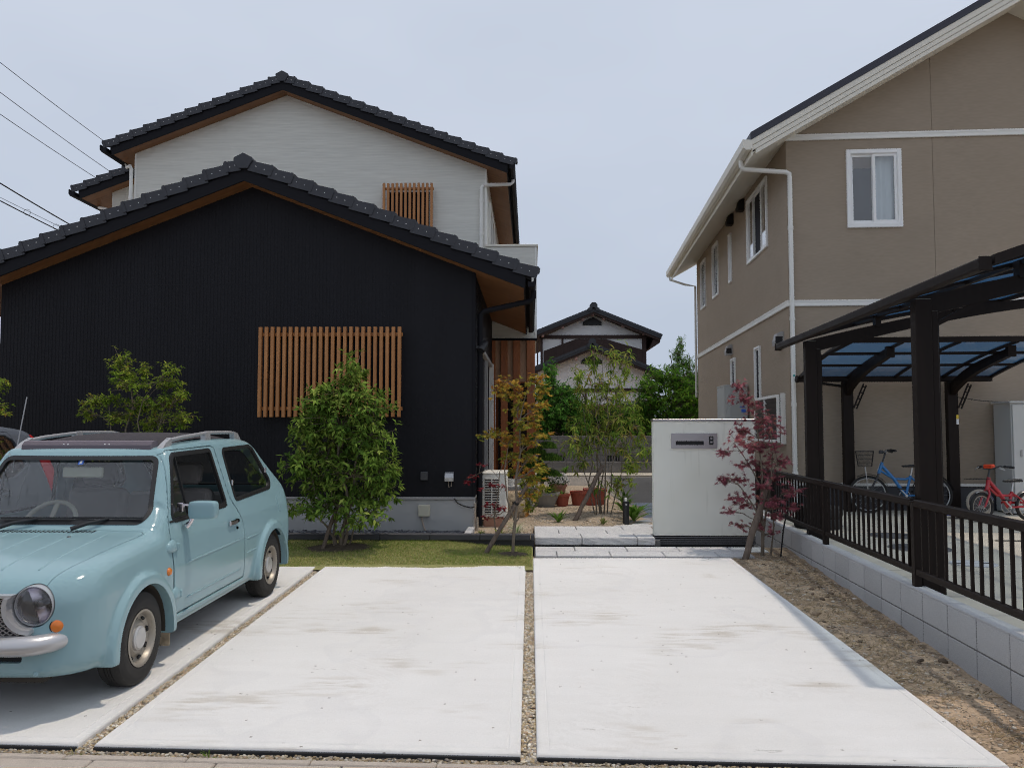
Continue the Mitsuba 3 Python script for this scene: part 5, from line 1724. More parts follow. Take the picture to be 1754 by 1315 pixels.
# panels: bonnet, doors
gap = .004
BON = sg.Polygon([(-.80, -.46), (-.60, -.535), (-.35, -.60), (.0, -.630), (.205, -.640), (.235, -.615), (.250, -.3), (.255, 0), (.250, .3), (.235, .615), (.205, .640), (.0, .630), (-.35, .60), (-.60, .535), (-.80, .46)])
bon_out = top_prism(BON, .662, 1.0)
bon_in = top_prism(BON.buffer(-gap), .666, 1.0)
bonnet = shell ^ bon_in
shell = shell - bon_out
DO = sg.Polygon([(.40, .30), (.40, .80), (.425, .90), (.628, 1.335), (.675, 1.365), (1.36, 1.365), (1.405, 1.345), (1.50, .95), (1.58, .86), (1.655, .74), (1.66, .30)]).buffer(-.02).buffer(.02)
doors = []
for sd in (-1, 1):
    lo, hi = (.42, 1.0) if sd > 0 else (-1.0, -.42)
    doors.append(shell ^ lat_prism(DO.buffer(-gap), lo, hi))
    shell = shell - lat_prism(DO, lo, hi)
body = part(C, 'body', cw(unman(shell)), 'm_teal', 38)
# raised lines pressed into the bonnet
bk = part(C, 'bonnet', cw(unman(bonnet)), 'm_teal', 38)
top_at = lambda a: float(np.interp(a, *smooth_line(PROF, 3)[:60].T)) if a < .3 else 0
PR = smooth_line(PROF, 3)
up_ = PR[(np.arange(len(PR)) > 8) & (PR[:, 0] < .32)]
hood_h = lambda a: np.interp(a, up_[:, 0], up_[:, 1])
for l0 in (-.42, -.21, 0, .21, .42):
    aa = np.linspace(-.50, .17, 24)
    part(bk, 'ridge', cw(tube(np.stack([aa, aa * 0 + l0 * (1 + .03 * aa), hood_h(aa) - .0035], 1), .0075, 8)), 'm_teal', True)
part(bk, 'washer_jet', cw(lathe([(.0001, .006), (.010, .005), (.014, 0)], 16, (.10, .22, hood_h(.10)), (0, 0, 1))), 'm_dark_box', True)
for k in range(22):
    l0 = -.33 + k * .030
    part(bk, 'vent_slit', cw(beam((.200, l0, hood_h(.200) + .0008), (.240, l0 + .012, hood_h(.240) + .0008), .011, .003)), 'm_hole')
# dark linings of wheel wells and the cabin floor
for wc in (0.0, 2.30):
    for sd in (-1, 1):
        part(C, 'wheel_well', cw(upper(lathe([(.0001, .012), (.05, .012), (.1, .012), (.15, .012), (.2, .012), (.25, .012), (.3, .012), (.3315, .012), (.3315, .235)], 64, (wc, sd * .49, .260), (0, sd, 0)), .225)), 'm_well')
part(C, 'floor', cw(cat([box(-.56, 2.9, -.48, .48, .19, .50), box(.36, 1.92, -.68, .68, .21, .27)])), 'm_well')
part(C, 'mud_flap', cw(cat([bbox(.335, .35, sd * .73 - .10, sd * .73 + .02, .13, .40, .004) for sd in (-1, 1)])), 'm_rock')

# window seals and glass
Mp, Mm = car.solid(.0045), car.solid(-.02)
skin = Mp - Mm
G = car.surf(-.010)


def window(name, poly, mk, inset=.018, hold=None, sel=None):
    seal = skin ^ (mk(poly.buffer(.016)) - mk(poly.buffer(-.012)))
    if hold is not None:
        seal = seal ^ hold
    part(C, name + '_seal', cw(unman(seal)), 'm_seal', 38)


half = {1: man(box(-2, 4, .52, 1.2, 0, 2)), -1: man(box(-2, 4, -1.2, -.52, 0, 2))}
window('windscreen', WS, lambda P: fro_prism(P, -.3, 1.15))
iw = inside(WS.buffer(.004))
part(C, 'windscreen', cw(glass_sheet(G, lambda a, l, h: iw(l, h) & (a < 1.0) & (a > .2))), 'm_carglass', True)
window('rear_window', RW, lambda P: fro_prism(P, 1.9, 3.3))
iw = inside(RW.buffer(.004))
part(C, 'rear_window', cw(glass_sheet(G, lambda a, l, h: iw(l, h) & (a > 2.1))), 'm_carglass', True)
for sd in (-1, 1):
    window('quarter_window', QW, lambda P: lat_prism(P, -1, 1), hold=half[sd])
    iw = inside(QW.buffer(.004))
    part(C, 'quarter_window', cw(glass_sheet(G, lambda a, l, h: iw(a, h) & (l * sd > .3))), 'm_carglass', True)
for k, sd in enumerate((-1, 1)):
    dk = part(C, 'door', cw(unman(doors[k])), 'm_teal', 38)
    seal = (skin ^ (lat_prism(DW.buffer(.014), -1, 1) - lat_prism(DW.buffer(-.016), -1, 1))) ^ half[sd]
    part(dk, 'window_seal', cw(unman(seal)), 'm_seal', 38)
    lat_at = lambda h: float(np.interp(h, [w[0] for w in WID], [w[1] for w in WID]))
    if sd < 0:
        iw = inside(DW.buffer(.004))
        part(dk, 'window', cw(glass_sheet(G, lambda a, l, h: iw(a, h) & (l * sd > .3))), 'm_carglass', True)
    else:     # driver-side glass wound down except the small fixed front light
        fq = DW.intersection(sg.box(.3, .8, .745, 1.4)) if False else DW.intersection(sg.Polygon([(.3, .8), (.745, .8), (.720, 1.4), (.3, 1.4)]))
        iw = inside(fq.buffer(.004))
        part(dk, 'front_light', cw(glass_sheet(G, lambda a, l, h: iw(a, h) & (l * sd > .3))), 'm_carglass', True)
    part(dk, 'front_light_bar', cw(beam((.745, sd * (lat_at(.90) - .006), .90), (.722, sd * (lat_at(1.335) - .006), 1.335), .014, .012, up=(1, 0, 0))), 'm_seal')
    part(dk, 'sill_strip', cw(beam((.44, sd * (lat_at(.90) + .0), .905), (1.40, sd * (lat_at(.90) + .0), .905), .014, .012)), 'm_seal')
    # handle and lock
    hk = thing_part(C, 'door_handle')
    x = sd * (lat_at(.76) + .006)
    part(hk, 'grip', cw(bbox(1.34, 1.49, min(x, x + sd * .020), max(x, x + sd * .020), .750, .786, .008)), 'm_chrome')
    part(hk, 'button', cw(lathe([(.0001, .022), (.013, .020), (.016, 0), (.016, -.01)], 20, (1.515, x - sd * .004, .77), (0, sd, 0))), 'm_chrome', 40)
    part(hk, 'lock', cw(lathe([(.0001, .012), (.009, .010), (.011, -.004)], 16, (1.51, sd * (lat_at(.72) + .002), .715), (0, sd, 0))), 'm_chrome', 40)
    # hinges: two body-coloured teardrops
    for hz, ha in ((.745, .40), (.435, .42)):
        xx = lat_at(hz)
        m = trimesh.creation.icosphere(subdivisions=3)
        v = np.array(m.vertices)
        v = np.stack([v[:, 0] * .062 * (1 - .25 * v[:, 0]), v[:, 1] * .026, v[:, 2] * .052 * (1 - .45 * np.clip(-v[:, 2], 0, 1))], 1)
        part(dk, 'hinge', cw(tm(v + [ha, sd * (xx - .001), hz], m.faces)), 'm_teal', True)
        part(dk, 'hinge_pin', cw(bbox(ha + .034, ha + .066, sd * xx + (-.004 if sd > 0 else -.026), sd * xx + (.026 if sd > 0 else .004), hz - .024, hz + .026, .007)), 'm_teal')
    # side ribs pressed in door and rear wing
    for hz, (a_0, a_1) in [(.615, (.56, 1.61)), (.38, (.56, 1.61)), (.60, (1.70, 1.98)), (.485, (1.70, 1.93))]:
        aa = np.linspace(a_0, a_1, 16)
        part(C, 'side_rib', cw(tube(np.stack([aa, aa * 0 + sd * (lat_at(hz) - .0030), aa * 0 + hz], 1), np.r_[.002, np.full(14, .0085), .002], 8)), 'm_teal', True)
    # mirror
    mk_ = thing_part(C, 'mirror')
    m = trimesh.creation.icosphere(subdivisions=4)
    v = np.array(m.vertices)
    v = np.sign(v) * np.abs(v) ** .55
    v /= np.maximum(1e-9, np.max(np.abs(v), axis=1, keepdims=True)) ** .35
    v = np.stack([v[:, 0] * .045, v[:, 1] * .098 * (1 + 0 * v[:, 0]), v[:, 2] * .062], 1)
    cc = np.array([.62, sd * .845, .965])
    part(mk_, 'shell', cw(tm(v + cc, m.faces)), 'm_teal', True)
    part(mk_, 'glass', cw(xf(prism(rrect(-.088, .088, -.054, .054, .03), 0, .003, 'yz'), t=cc + [.043, 0, 0])), 'm_mirror')
    part(mk_, 'foot', cw(cat([tube([cc + [0, -sd * .075, -.05], cc + [0, -sd * .090, -.085], cc + [-.01, -sd * .115, -.112]], [.016, .014, .022], 12), tube([(.60, sd * .700, .955), (.605, sd * .72, 1.0), (.615, sd * .755, .995), (.62, sd * .775, .985)], .008, 8)])), 'm_chrome', True)
    part(mk_, 'clamp', cw(bbox(.585, .615, sd * .695 - .022, sd * .695 + .022, .955, 1.015, .006)), 'm_chrome')
    # lamps on wings and nose
    tk = thing_part(C, 'side_marker')
    part(tk, 'lens', cw(lathe([(.0001, .017), (.018, .014), (.026, .004), (.027, -.004)], 24, (.325, sd * (lat_at(.60) + .0), .605), (0, sd, 0))), 'm_amber', 40)
    nrm = unit(np.array([-.80, sd * .60, 0]))
    tk = thing_part(C, 'indicator')
    pc = np.array([-.618, sd * .594, .510])
    part(tk, 'housing', cw(lathe([(.0001, -.08), (.044, -.08), (.046, -.012), (.041, .006), (.036, .008)], 28, pc, nrm)), 'm_teal', 40)
    part(tk, 'lens', cw(lathe([(.036, .004), (.034, .016), (.024, .023), (.0001, .026)], 28, pc, nrm)), 'm_amber', 40)
    part(tk, 'ring', cw(lathe([(.0365, .0), (.041, .004), (.040, .010), (.036, .011)], 28, pc, nrm)), 'm_seal', 40)
    # headlamps
    hk = thing_part(C, 'headlamp')
    pc = np.array([-.600, sd * .478, .616])
    ax = (-1, 0, 0)
    part(hk, 'bezel', cw(lathe([(.106, -.06), (.107, .03), (.1045, .044), (.1005, .046), (.0985, .040), (.097, .02)], 48, pc, ax)), 'm_bumper', 40)
    part(hk, 'reflector', cw(lathe([(.097, .03), (.091, .0), (.073, -.04), (.042, -.075), (.0001, -.085)], 48, pc, ax)), 'm_chrome', 40)
    part(hk, 'bulb', cw(lathe([(.0001, .0), (.018, -.01), (.020, -.07)], 20, pc, ax)), 'm_dark_box', 40)
    part(hk, 'glass', cw(lathe([(.098, .038), (.090, .052), (.064, .064), (.032, .070), (.0001, .072)], 48, pc, ax)), 'm_lens', True)
    part(hk, 'glass_rib', cw(cat([beam((pc[0] - .066, pc[1] + q, pc[2] - .085), (pc[0] - .066, pc[1] + q, pc[2] - .0), .002, .002, up=(1, 0, 0)) for q in (-.05, -.025, 0, .025, .05)])), 'm_lens')
    # roof rails
    kk = thing_part(C, 'roof_rail')
    rl = lambda a: np.interp(a, [.6, 1.2, 2.1], [.500, .515, .505]) * sd
    roof_at = lambda a, l: float(np.interp(a, PR[40:, 0], PR[40:, 1])) if False else 0
    aa = np.linspace(.80, 2.02, 24)
    hh = np.interp(aa, [.80, 1.0, 1.45, 1.9, 2.02], [1.425, 1.442, 1.462, 1.452, 1.440])
    part(kk, 'bar', cw(tube(np.stack([aa, rl(aa), hh], 1), .0135, 10)), 'm_rail', True)
    part(kk, 'front_foot', cw(hull(np.vstack([np.array([[.63, rl(.7) - .03, 1.335], [.63, rl(.7) + .022, 1.325], [.80, rl(.8) - .026, 1.355], [.80, rl(.8) + .024, 1.345]]), np.array([[.74, rl(.8) + q, 1.412] for q in (-.017, .017)]), np.array([[.83, rl(.8) + q, z] for q in (-.017, .017) for z in (1.41, 1.445)])]))), 'm_rail', 30)
    part(kk, 'middle_foot', cw(hull(np.array([[a_, rl(1.42) + q, z] for a_, z in ((1.37, 1.35), (1.49, 1.35), (1.39, 1.47), (1.47, 1.47)) for q in (-.02, .02)]))), 'm_rail')
    part(kk, 'rear_foot', cw(hull(np.array([[a_, rl(2.05) + q, z] for a_, z in ((2.0, 1.36), (2.19, 1.33), (1.97, 1.457), (2.06, 1.44)) for q in (-.02, .02)]))), 'm_rail')
    part(kk, 'strip', cw(tube(np.stack([np.linspace(.80, 2.0, 12), rl(np.linspace(.8, 2.0, 12)), np.interp(np.linspace(.8, 2.0, 12), [.8, 1.2, 2.0], [1.372, 1.380, 1.366])], 1), .012, 8)), 'm_seal', True)

for sd in (-1, 1):      # toggle catches of the rear side windows
    for a_, h_ in ((1.590, 1.06), (2.375, 1.10)):
        x = sd * (lat_at(h_) + .002)
        part(C, 'window_catch', cw(bbox(a_ - .014, a_ + .014, min(x, x + sd * .016), max(x, x + sd * .016), h_ - .022, h_ + .022, .005)), 'm_chrome')

# fuel flap
fl = lat_prism(rrect(2.52, 2.66, .715, .855, .02), .4, 1)
part(C, 'fuel_flap', cw(unman((car.solid(.0035) - car.solid(-.004)) ^ fl)), 'm_teal', 38)
# canvas roof and its rolled front
cu = np.linspace(.70, 2.02, 20)
cl = np.linspace(-.462, .462, 24)


def roof_line(a):
    q = PR[(PR[:, 1] > 1.30)]
    return np.interp(a, q[:, 0], q[:, 1])


rt = sheet(cu, cl, lambda X, Y: roof_line(X) + .026 * np.clip(1 - (np.abs(Y) / .47) ** 8, 0, 1) + .030 * np.sin((X - .70) / 1.32 * np.pi) - .01 * (np.abs(Y) > .455) - .012 * (Y / .46) ** 2)
part(C, 'canvas_roof', cw(cat([rt, box(.71, 2.0, -.455, .455, 1.34, 1.37)])), 'm_canvas', 45)
roll = hull(np.array([[a_, l_, h_] for l_ in (-.455, .455) for a_, h_ in ((.655, 1.360), (.660, 1.400), (.685, 1.424), (.735, 1.430), (.76, 1.42), (.76, 1.375), (.68, 1.357))]))
part(C, 'canvas_roll', cw(roll), 'm_canvas_front', 30)
part(C, 'canvas_stud', cw(cat([lathe([(.0001, .004), (.004, .003), (.005, 0)], 8, (.664, l_, 1.405), (-.9, 0, .45)) for l_ in (-.16, -.13, .13, .16)])), 'm_screw')
# grille
gk = thing_part(C, 'grille')
part(gk, 'backing', cw(prism(GR.buffer(.01), -.61, -.605, 'yz')), 'm_grille')
wires = []
Gp = GR.difference(sg.Point(.478, .616).buffer(.115)).difference(sg.Point(-.478, .616).buffer(.115))
for s_ in (-1, 1):
    for q in np.arange(-1.2, 1.2, .0235):
        ln = sg.LineString([(-.6, .55 + s_ * .62 * -.6 + q), (.6, .55 + s_ * .62 * .6 + q)]).intersection(Gp)
        for g_ in getattr(ln, 'geoms', [ln]):
            if g_.length > .01:
                (l0, h0), (l1, h1) = g_.coords[0], g_.coords[-1]
                bow_ = lambda l: .05 * (l / .788) ** 2
                wires.append(beam((-.665 + bow_(l0), l0, h0), (-.665 + bow_(l1), l1, h1), .005, .004, up=(1, 0, 0)))
part(gk, 'mesh', cw(cat(wires)), 'm_grille_wire', kind='stuff')
fr = GR.buffer(.004).difference(GR.buffer(-.010)).difference(sg.Point(.478, .616).buffer(.11)).difference(sg.Point(-.478, .616).buffer(.11))
part(gk, 'frame', cw(prism(fr, -.69, -.64, 'yz')), 'm_bumper')
for sd in (-1, 1):       # silver cheek between grille and lamp
    ck_ = sg.Point(sd * .472, .612).buffer(.132).difference(sg.Point(sd * .478, .616).buffer(.113)).intersection(sg.box(-.6, .40, .6, .665)).intersection(sg.box(-.49, .4, .49, .7))
    part(gk, 'cheek', cw(prism(ck_, -.70, -.63, 'yz')), 'm_bumper')
part(C, 'lower_intake', cw(prism(rrect(-.44, .44, .318, .376, .022), -.63, -.625, 'yz')), 'm_hole')
# bumper: slim middle bar, thicker rounded ends
ll = np.linspace(-.34, .34, 14)
part(C, 'bumper', cw(tube(np.stack([-.765 + .05 * (ll / .788) ** 2, ll, ll * 0 + .425], 1), .040, 14)), 'm_bumper', True)
for sd in (-1, 1):
    t = np.array([(-.758, .30), (-.752, .34), (-.744, .43), (-.730, .485), (-.704, .535), (-.655, .578), (-.60, .606), (-.565, .618), (-.552, .621)])
    part(C, 'bumper_end', cw(tube(np.stack([t[:, 0], sd * t[:, 1], t[:, 0] * 0 + .430], 1), [.030, .046, .050, .051, .051, .049, .044, .030, .006], 16)), 'm_bumper', True)
part(C, 'number_plate', cw(bbox(-.825, -.815, -.165, .165, .36, .525, .004)), 'm_plate')
part(C, 'tow_bolt', cw(lathe([(.0001, .01), (.010, .008), (.014, 0)], 12, (-.682, .52, .275), (-1, 0, 0))), 'm_teal')
# wipers
for (a0_, l0_, a1_, l1_) in [(.285, .165, .375, -.40), (.285, -.30, .40, -.60)]:
    pass
for k, (p0, p1, p2) in enumerate([((.200, .17, .893), (.305, .36, .945), (.297, .47, .952)), ((.200, -.32, .893), (.288, -.10, .945), (.277, .03, .952))]):
    wk = thing_part(C, 'wiper')
    part(wk, 'arm', cw(tube([p0, (p0[0] + .05, p0[1] + .08, p0[2] + .028), p1], [.014, .012, .007], 8)), 'm_black_metal', True)
    q0, q1 = np.array([p1[0] + .004, p1[1] - .24, p1[2] + .004]), np.array([p1[0] + .004, p1[1] + .22, p1[2] + .004])
    part(wk, 'blade', cw(beam(q0, q1, .016, .012)), 'm_seal')
# interior
part(C, 'dashboard', cw(hull(np.array([[.36, l_, .86] for l_ in (-.60, .60)] + [[.36, l_, .62] for l_ in (-.6, .6)] + [[.62, l_, .885] for l_ in (-.60, .60)] + [[.68, l_, .84] for l_ in (-.6, .6)] + [[.66, l_, .6] for l_ in (-.6, .6)]))), 'm_cabin')
sk = thing_part(C, 'steering_wheel')
R_ = frame(np.array([.87, 0, .5]))
t = np.linspace(0, 2 * np.pi, 37)
sc_ = np.array([.78, -.33, .835])
ringp = sc_ + .185 * (np.cos(t)[:, None] * np.array([0, 1.0, 0]) + np.sin(t)[:, None] * unit(np.array([.60, 0, .80])))
part(sk, 'rim', cw(tube(ringp, .0155, 10, cap=False)), 'm_cream', True)
for ang in (math.pi * .5, math.pi * 1.17, math.pi * 1.83):
    e = sc_ + .18 * (math.cos(ang) * np.array([0, 1.0, 0]) + math.sin(ang) * unit(np.array([.60, 0, .80])))
    part(sk, 'spoke', cw(beam(sc_, e, .03, .012, up=(1, 0, -.4))), 'm_cream')
part(sk, 'hub', cw(lathe([(.0001, .02), (.035, .018), (.045, 0), (.03, -.12)], 20, sc_, (.87, 0, -.35))), 'm_cream', 40)


def seat(a, l, w, hz=.50, back=.48, rest=True, name='front_seat'):
    k = thing_part(C, name)
    part(k, 'cushion', cw(bbox(a - .30, a + .20, l - w / 2, l + w / 2, hz - .16, hz + .04, .05)), 'm_seat', 40)
    b = bbox(-.06, .07, -w / 2, w / 2, 0, back, .05)
    part(k, 'backrest', cw(xf(b, R=ry(.22), t=(a + .20, l, hz))), 'm_seat', 40)
    if rest:
        part(k, 'headrest', cw(xf(bbox(-.045, .045, -.13, .13, back + .03, back + .20, .04), R=ry(.20), t=(a + .20, l, hz))), 'm_seat', 40)


seat(1.15, .34, .46, hz=.56)
seat(1.15, -.34, .46, hz=.56)
seat(2.05, 0, 1.1, hz=.56, back=.36, rest=False, name='rear_seat')
part(C, 'parcel_shelf', cw(bbox(2.40, 2.75, -.58, .58, .80, .83, .01)), 'm_cabin')
part(C, 'interior_mirror', cw(xf(bbox(-.012, .012, -.14, .14, -.036, .036, .011), R=ry(.1), t=(.63, .0, 1.215))), 'm_cream')
part(C, 'mirror_stalk', cw(rod((.655, 0, 1.28), (.66, 0, 1.345), .008)), 'm_cabin')
sl_ = lambda h: .325 + (h - .9) * (.64 - .325) / (1.355 - .9)
stk = thing_part(C, 'inspection_sticker')
part(stk, 'sheet', cw(xf(box(-.001, .001, -.018, .018, -.018, .018), R=ry(-.96 + math.pi / 2 - .0), t=(.568, .02, 1.288))), 'm_blue_label')
part(stk, 'numeral', cw(xf(box(-.0016, -.0011, -.008, .008, -.011, .011), R=ry(-.96 + math.pi / 2), t=(.5675, .02, 1.288))), 'm_white_print')
part(C, 'aerial', cw(rod((.80, -.615, 1.20), (.83, -.535, 1.735), .004)), 'm_rail')
for wc in (0.0, 2.30):
    for sd in (-1, 1):
        wheel_set(C, cw, (wc, sd * .665, .275), sd, .276, .150, .158)

# ---- the silver hatchback beyond it
C2 = thing('car', 'silver-grey hatchback mostly hidden behind the pale blue car at the left edge', 'car')
CO2 = np.array([-5.42, 5.15, .03])


def cw2(m):
    R = rx(math.atan(SL))
    v = np.stack([m.vertices[:, 1], m.vertices[:, 0], m.vertices[:, 2]], 1) @ R.T
    return tm(v + CO2, m.faces[:, ::-1])


P2 = [(-.74, .26), (-.76, .45), (-.72, .66), (-.60, .78), (-.1, .93), (.20, 1.0), (.24, 1.01), (.88, 1.45), (1.05, 1.50), (1.5, 1.525), (2.1, 1.51), (2.55, 1.46), (2.70, 1.42), (2.98, 1.02), (3.03, .80), (3.03, .36), (2.95, .28)]
W2 = [(.15, .74), (.35, .80), (.6, .82), (.85, .80), (.98, .765), (1.5, .60)]
car2 = Car(P2, W2, .30, .22, -.76, 3.03, (0, 2.42), .30, .835, h=.024, khood=.15, kroof=.09, h_belt=1.0, fl_r=.03)
B0, Bi = car2.solid(0.0), car2.solid(-.03)
sh2 = B0 - (Bi ^ man(box(.2, 2.98, -.9, .9, .5, 1.6)))
for wc in (0, 2.42):
    for sd in (-1, 1):
        sh2 = sh2 - drum((wc, sd * .52, .29), .345, .5, (0, sd, 0)) - man(box(wc - .345, wc + .345, min(sd * .52, sd), max(sd * .52, sd), 0, .29))
WS2 = sg.Polygon([(-.66, 1.03), (.66, 1.03), (.54, 1.42), (-.54, 1.42)]).buffer(-.05).buffer(.05)
DF2 = sg.Polygon([(.42, 1.0), (1.30, 1.0), (1.28, 1.43), (.95, 1.43)]).buffer(-.03).buffer(.03)
DR2 = sg.Polygon([(1.38, 1.0), (2.25, 1.03), (2.45, 1.12), (2.36, 1.36), (2.25, 1.41), (1.36, 1.435)]).buffer(-.03).buffer(.03)
RW2 = sg.Polygon([(-.55, 1.05), (.55, 1.05), (.48, 1.38), (-.48, 1.38)]).buffer(-.05).buffer(.05)
for c_ in (fro_prism(WS2, -.3, 1.3), lat_prism(DF2, -1, 1), lat_prism(DR2, -1, 1), fro_prism(RW2, 2.3, 3.3)):
    sh2 = sh2 - c_
D1 = sg.Polygon([(.36, .33), (.36, .9), (.9, 1.46), (1.33, 1.47), (1.34, .33)])
D2 = sg.Polygon([(1.35, .33), (1.345, 1.47), (2.3, 1.44), (2.5, 1.15), (2.25, .9), (2.05, .6), (2.02, .33)])
for D in (D1, D2):
    for sd in (-1, 1):
        lo, hi = (.45, 1.0) if sd > 0 else (-1.0, -.45)
        part(C2, 'door', cw2(unman(sh2 ^ lat_prism(D.buffer(-.005), lo, hi))), 'm_silver_paint', 38)
        sh2 = sh2 - lat_prism(D, lo, hi)
part(C2, 'body', cw2(unman(sh2)), 'm_silver_paint', 38)
G2 = car2.surf(-.012)
for P_, n_, ok_ in ((WS2, 'windscreen', lambda a, l, h: (a < 1.1)), (RW2, 'rear_window', lambda a, l, h: a > 2.5)):
    iw = inside(P_.buffer(.004))
    part(C2, n_, cw2(glass_sheet(G2, lambda a, l, h: iw(l, h) & ok_(a, l, h))), 'm_carglass', True)
for P_ in (DF2, DR2):
    iw = inside(P_.buffer(.004))
    for sd in (-1, 1):
        part(C2, 'side_window', cw2(glass_sheet(G2, lambda a, l, h: iw(a, h) & (l * sd > .3))), 'm_carglass', True)
for sd in (-1, 1):
    for a_ in (1.20, 2.02):
        hk = thing_part(C2, 'door_handle')
        m = trimesh.creation.icosphere(subdivisions=2)
        part(hk, 'cup', cw2(tm(np.array(m.vertices) * [.085, .02, .045] + [a_, sd * .778, .90], m.faces)), 'm_hole', True)
        part(hk, 'grip', cw2(bbox(a_ - .08, a_ + .08, min(sd * .785, sd * .812), max(sd * .785, sd * .812), .885, .912, .008)), 'm_silver_paint')
    tl = (car2.solid(.006) - car2.solid(-.012)) ^ lat_prism([(2.72, .80), (2.66, 1.1), (2.62, 1.40), (2.75, 1.40), (3.2, 1.0), (3.2, .80)], *((.45, 1.0) if sd > 0 else (-1.0, -.45)))
    part(C2, 'tail_lamp', cw2(unman(tl)), 'm_red_lamp', 38)
    part(C2, 'headlamp', cw2(unman((car2.solid(.006) - car2.solid(-.012)) ^ lat_prism([(-.9, .60), (-.9, .80), (-.30, .86), (-.35, .70)], *((.42, 1.0) if sd > 0 else (-1.0, -.42))))), 'm_chrome', 38)
part(C2, 'floor', cw2(box(-.55, 2.9, -.5, .5, .2, .52)), 'm_well')
for a_, l_ in ((1.25, .36), (1.25, -.36)):
    sk = thing_part(C2, 'front_seat')
    part(sk, 'backrest', cw2(xf(bbox(-.06, .07, -.23, .23, 0, .55, .05), R=ry(.2), t=(a_, l_, .6))), 'm_seat', 40)
    part(sk, 'headrest', cw2(xf(bbox(-.045, .045, -.13, .13, .58, .74, .04), R=ry(.2), t=(a_, l_, .6))), 'm_seat', 40)
part(C2, 'rear_seat', cw2(xf(bbox(-.06, .07, -.6, .6, 0, .5, .05), R=ry(.2), t=(2.2, 0, .6))), 'm_seat', 40)
part(C2, 'dashboard', cw2(box(.35, .7, -.66, .66, .6, .98)), 'm_cabin')
for wc in (0.0, 2.42):
    for sd in (-1, 1):
        part(C2, 'wheel_well', cw2(upper(lathe([(.0001, .012), (.06, .012), (.12, .012), (.18, .012), (.24, .012), (.3, .012), (.3435, .012), (.3435, .235)], 64, (wc, sd * .51, .29), (0, sd, 0)), .235)), 'm_well')
        wheel_set(C2, cw2, (wc, sd * .70, .288), sd, .292, .165, .178)
# ------------------------------------------------------------------ trees and plants
def leaf_mesh(P, D, U, L, Wd, kind='ovate', seed=0, droop=.25):
    """leaves at P pointing along D with face normal about U; L, Wd arrays. Folded along the midrib and bent at the tip."""
    n = len(P)
    D = unit(D)
    S = unit(np.cross(D, U))
    N = np.cross(S, D)
    L, Wd = np.broadcast_to(L, n)[:, None], np.broadcast_to(Wd, n)[:, None]
    if kind == 'maple':
        # palmate: seven points round the stalk
        angs = np.radians([-128, -100, -78, -58, -38, -20, 0, 20, 38, 58, 78, 100, 128])
        rad = [.42, .30, .74, .36, .92, .42, 1.0, .42, .92, .36, .74, .30, .42]
        V = [P]
        for a, r in zip(angs, rad):
            V.append(P + D * L * (r * math.cos(a) + .05) + S * Wd * 1.1 * r * math.sin(a) - N * L * (.20 * r * r) * droop * 2)
        v = np.stack(V, 1)
        f = np.array([[0, i, i + 1] for i in range(1, 13)])
    elif kind == 'lance':
        m1, m2 = P + D * L * .33 - N * L * droop * .10, P + D * L * .68 - N * L * droop * .42
        tip = P + D * L - N * L * droop
        v = np.stack([P, m1 + S * Wd * .5 + N * Wd * .12, m1 - S * Wd * .5 + N * Wd * .12, m2 + S * Wd * .42 + N * Wd * .10, m2 - S * Wd * .42 + N * Wd * .10, tip, m1 - N * Wd * .05, m2 - N * Wd * .05], 1)
        f = np.array([[0, 1, 6], [0, 6, 2], [1, 3, 7], [1, 7, 6], [2, 6, 7], [2, 7, 4], [3, 5, 7], [4, 7, 5]])
    else:
        m = P + D * L * .45 - N * L * droop * .2
        tip = P + D * L - N * L * droop
        v = np.stack([P, m + S * Wd * .5 + N * Wd * .14, m - S * Wd * .5 + N * Wd * .14, tip, m], 1)
        f = np.array([[0, 1, 4], [4, 1, 3], [0, 4, 2], [4, 3, 2]])
    k = v.shape[1]
    return tm(v.reshape(-1, 3), (f[None] + (np.arange(n) * k)[:, None, None]).reshape(-1, 3)), k


LEAF_GAIN = 1.65


def limb(a, b, r0, r1, rg, sag=.0, n=6, wob=.05):
    """tapered, slightly crooked limb"""
    a, b = np.asarray(a, float), np.asarray(b, float)
    t = np.linspace(0, 1, n)[:, None]
    L = np.linalg.norm(b - a)
    p = a + (b - a) * t
    w = rg.normal(0, 1, (n, 3)) * wob * L * np.sin(t * np.pi)
    p = p + w
    p[:, 2] += (np.sin(t[:, 0] * np.pi) * sag * L)
    return p, np.interp(t[:, 0], [0, 1], [r0, r1])


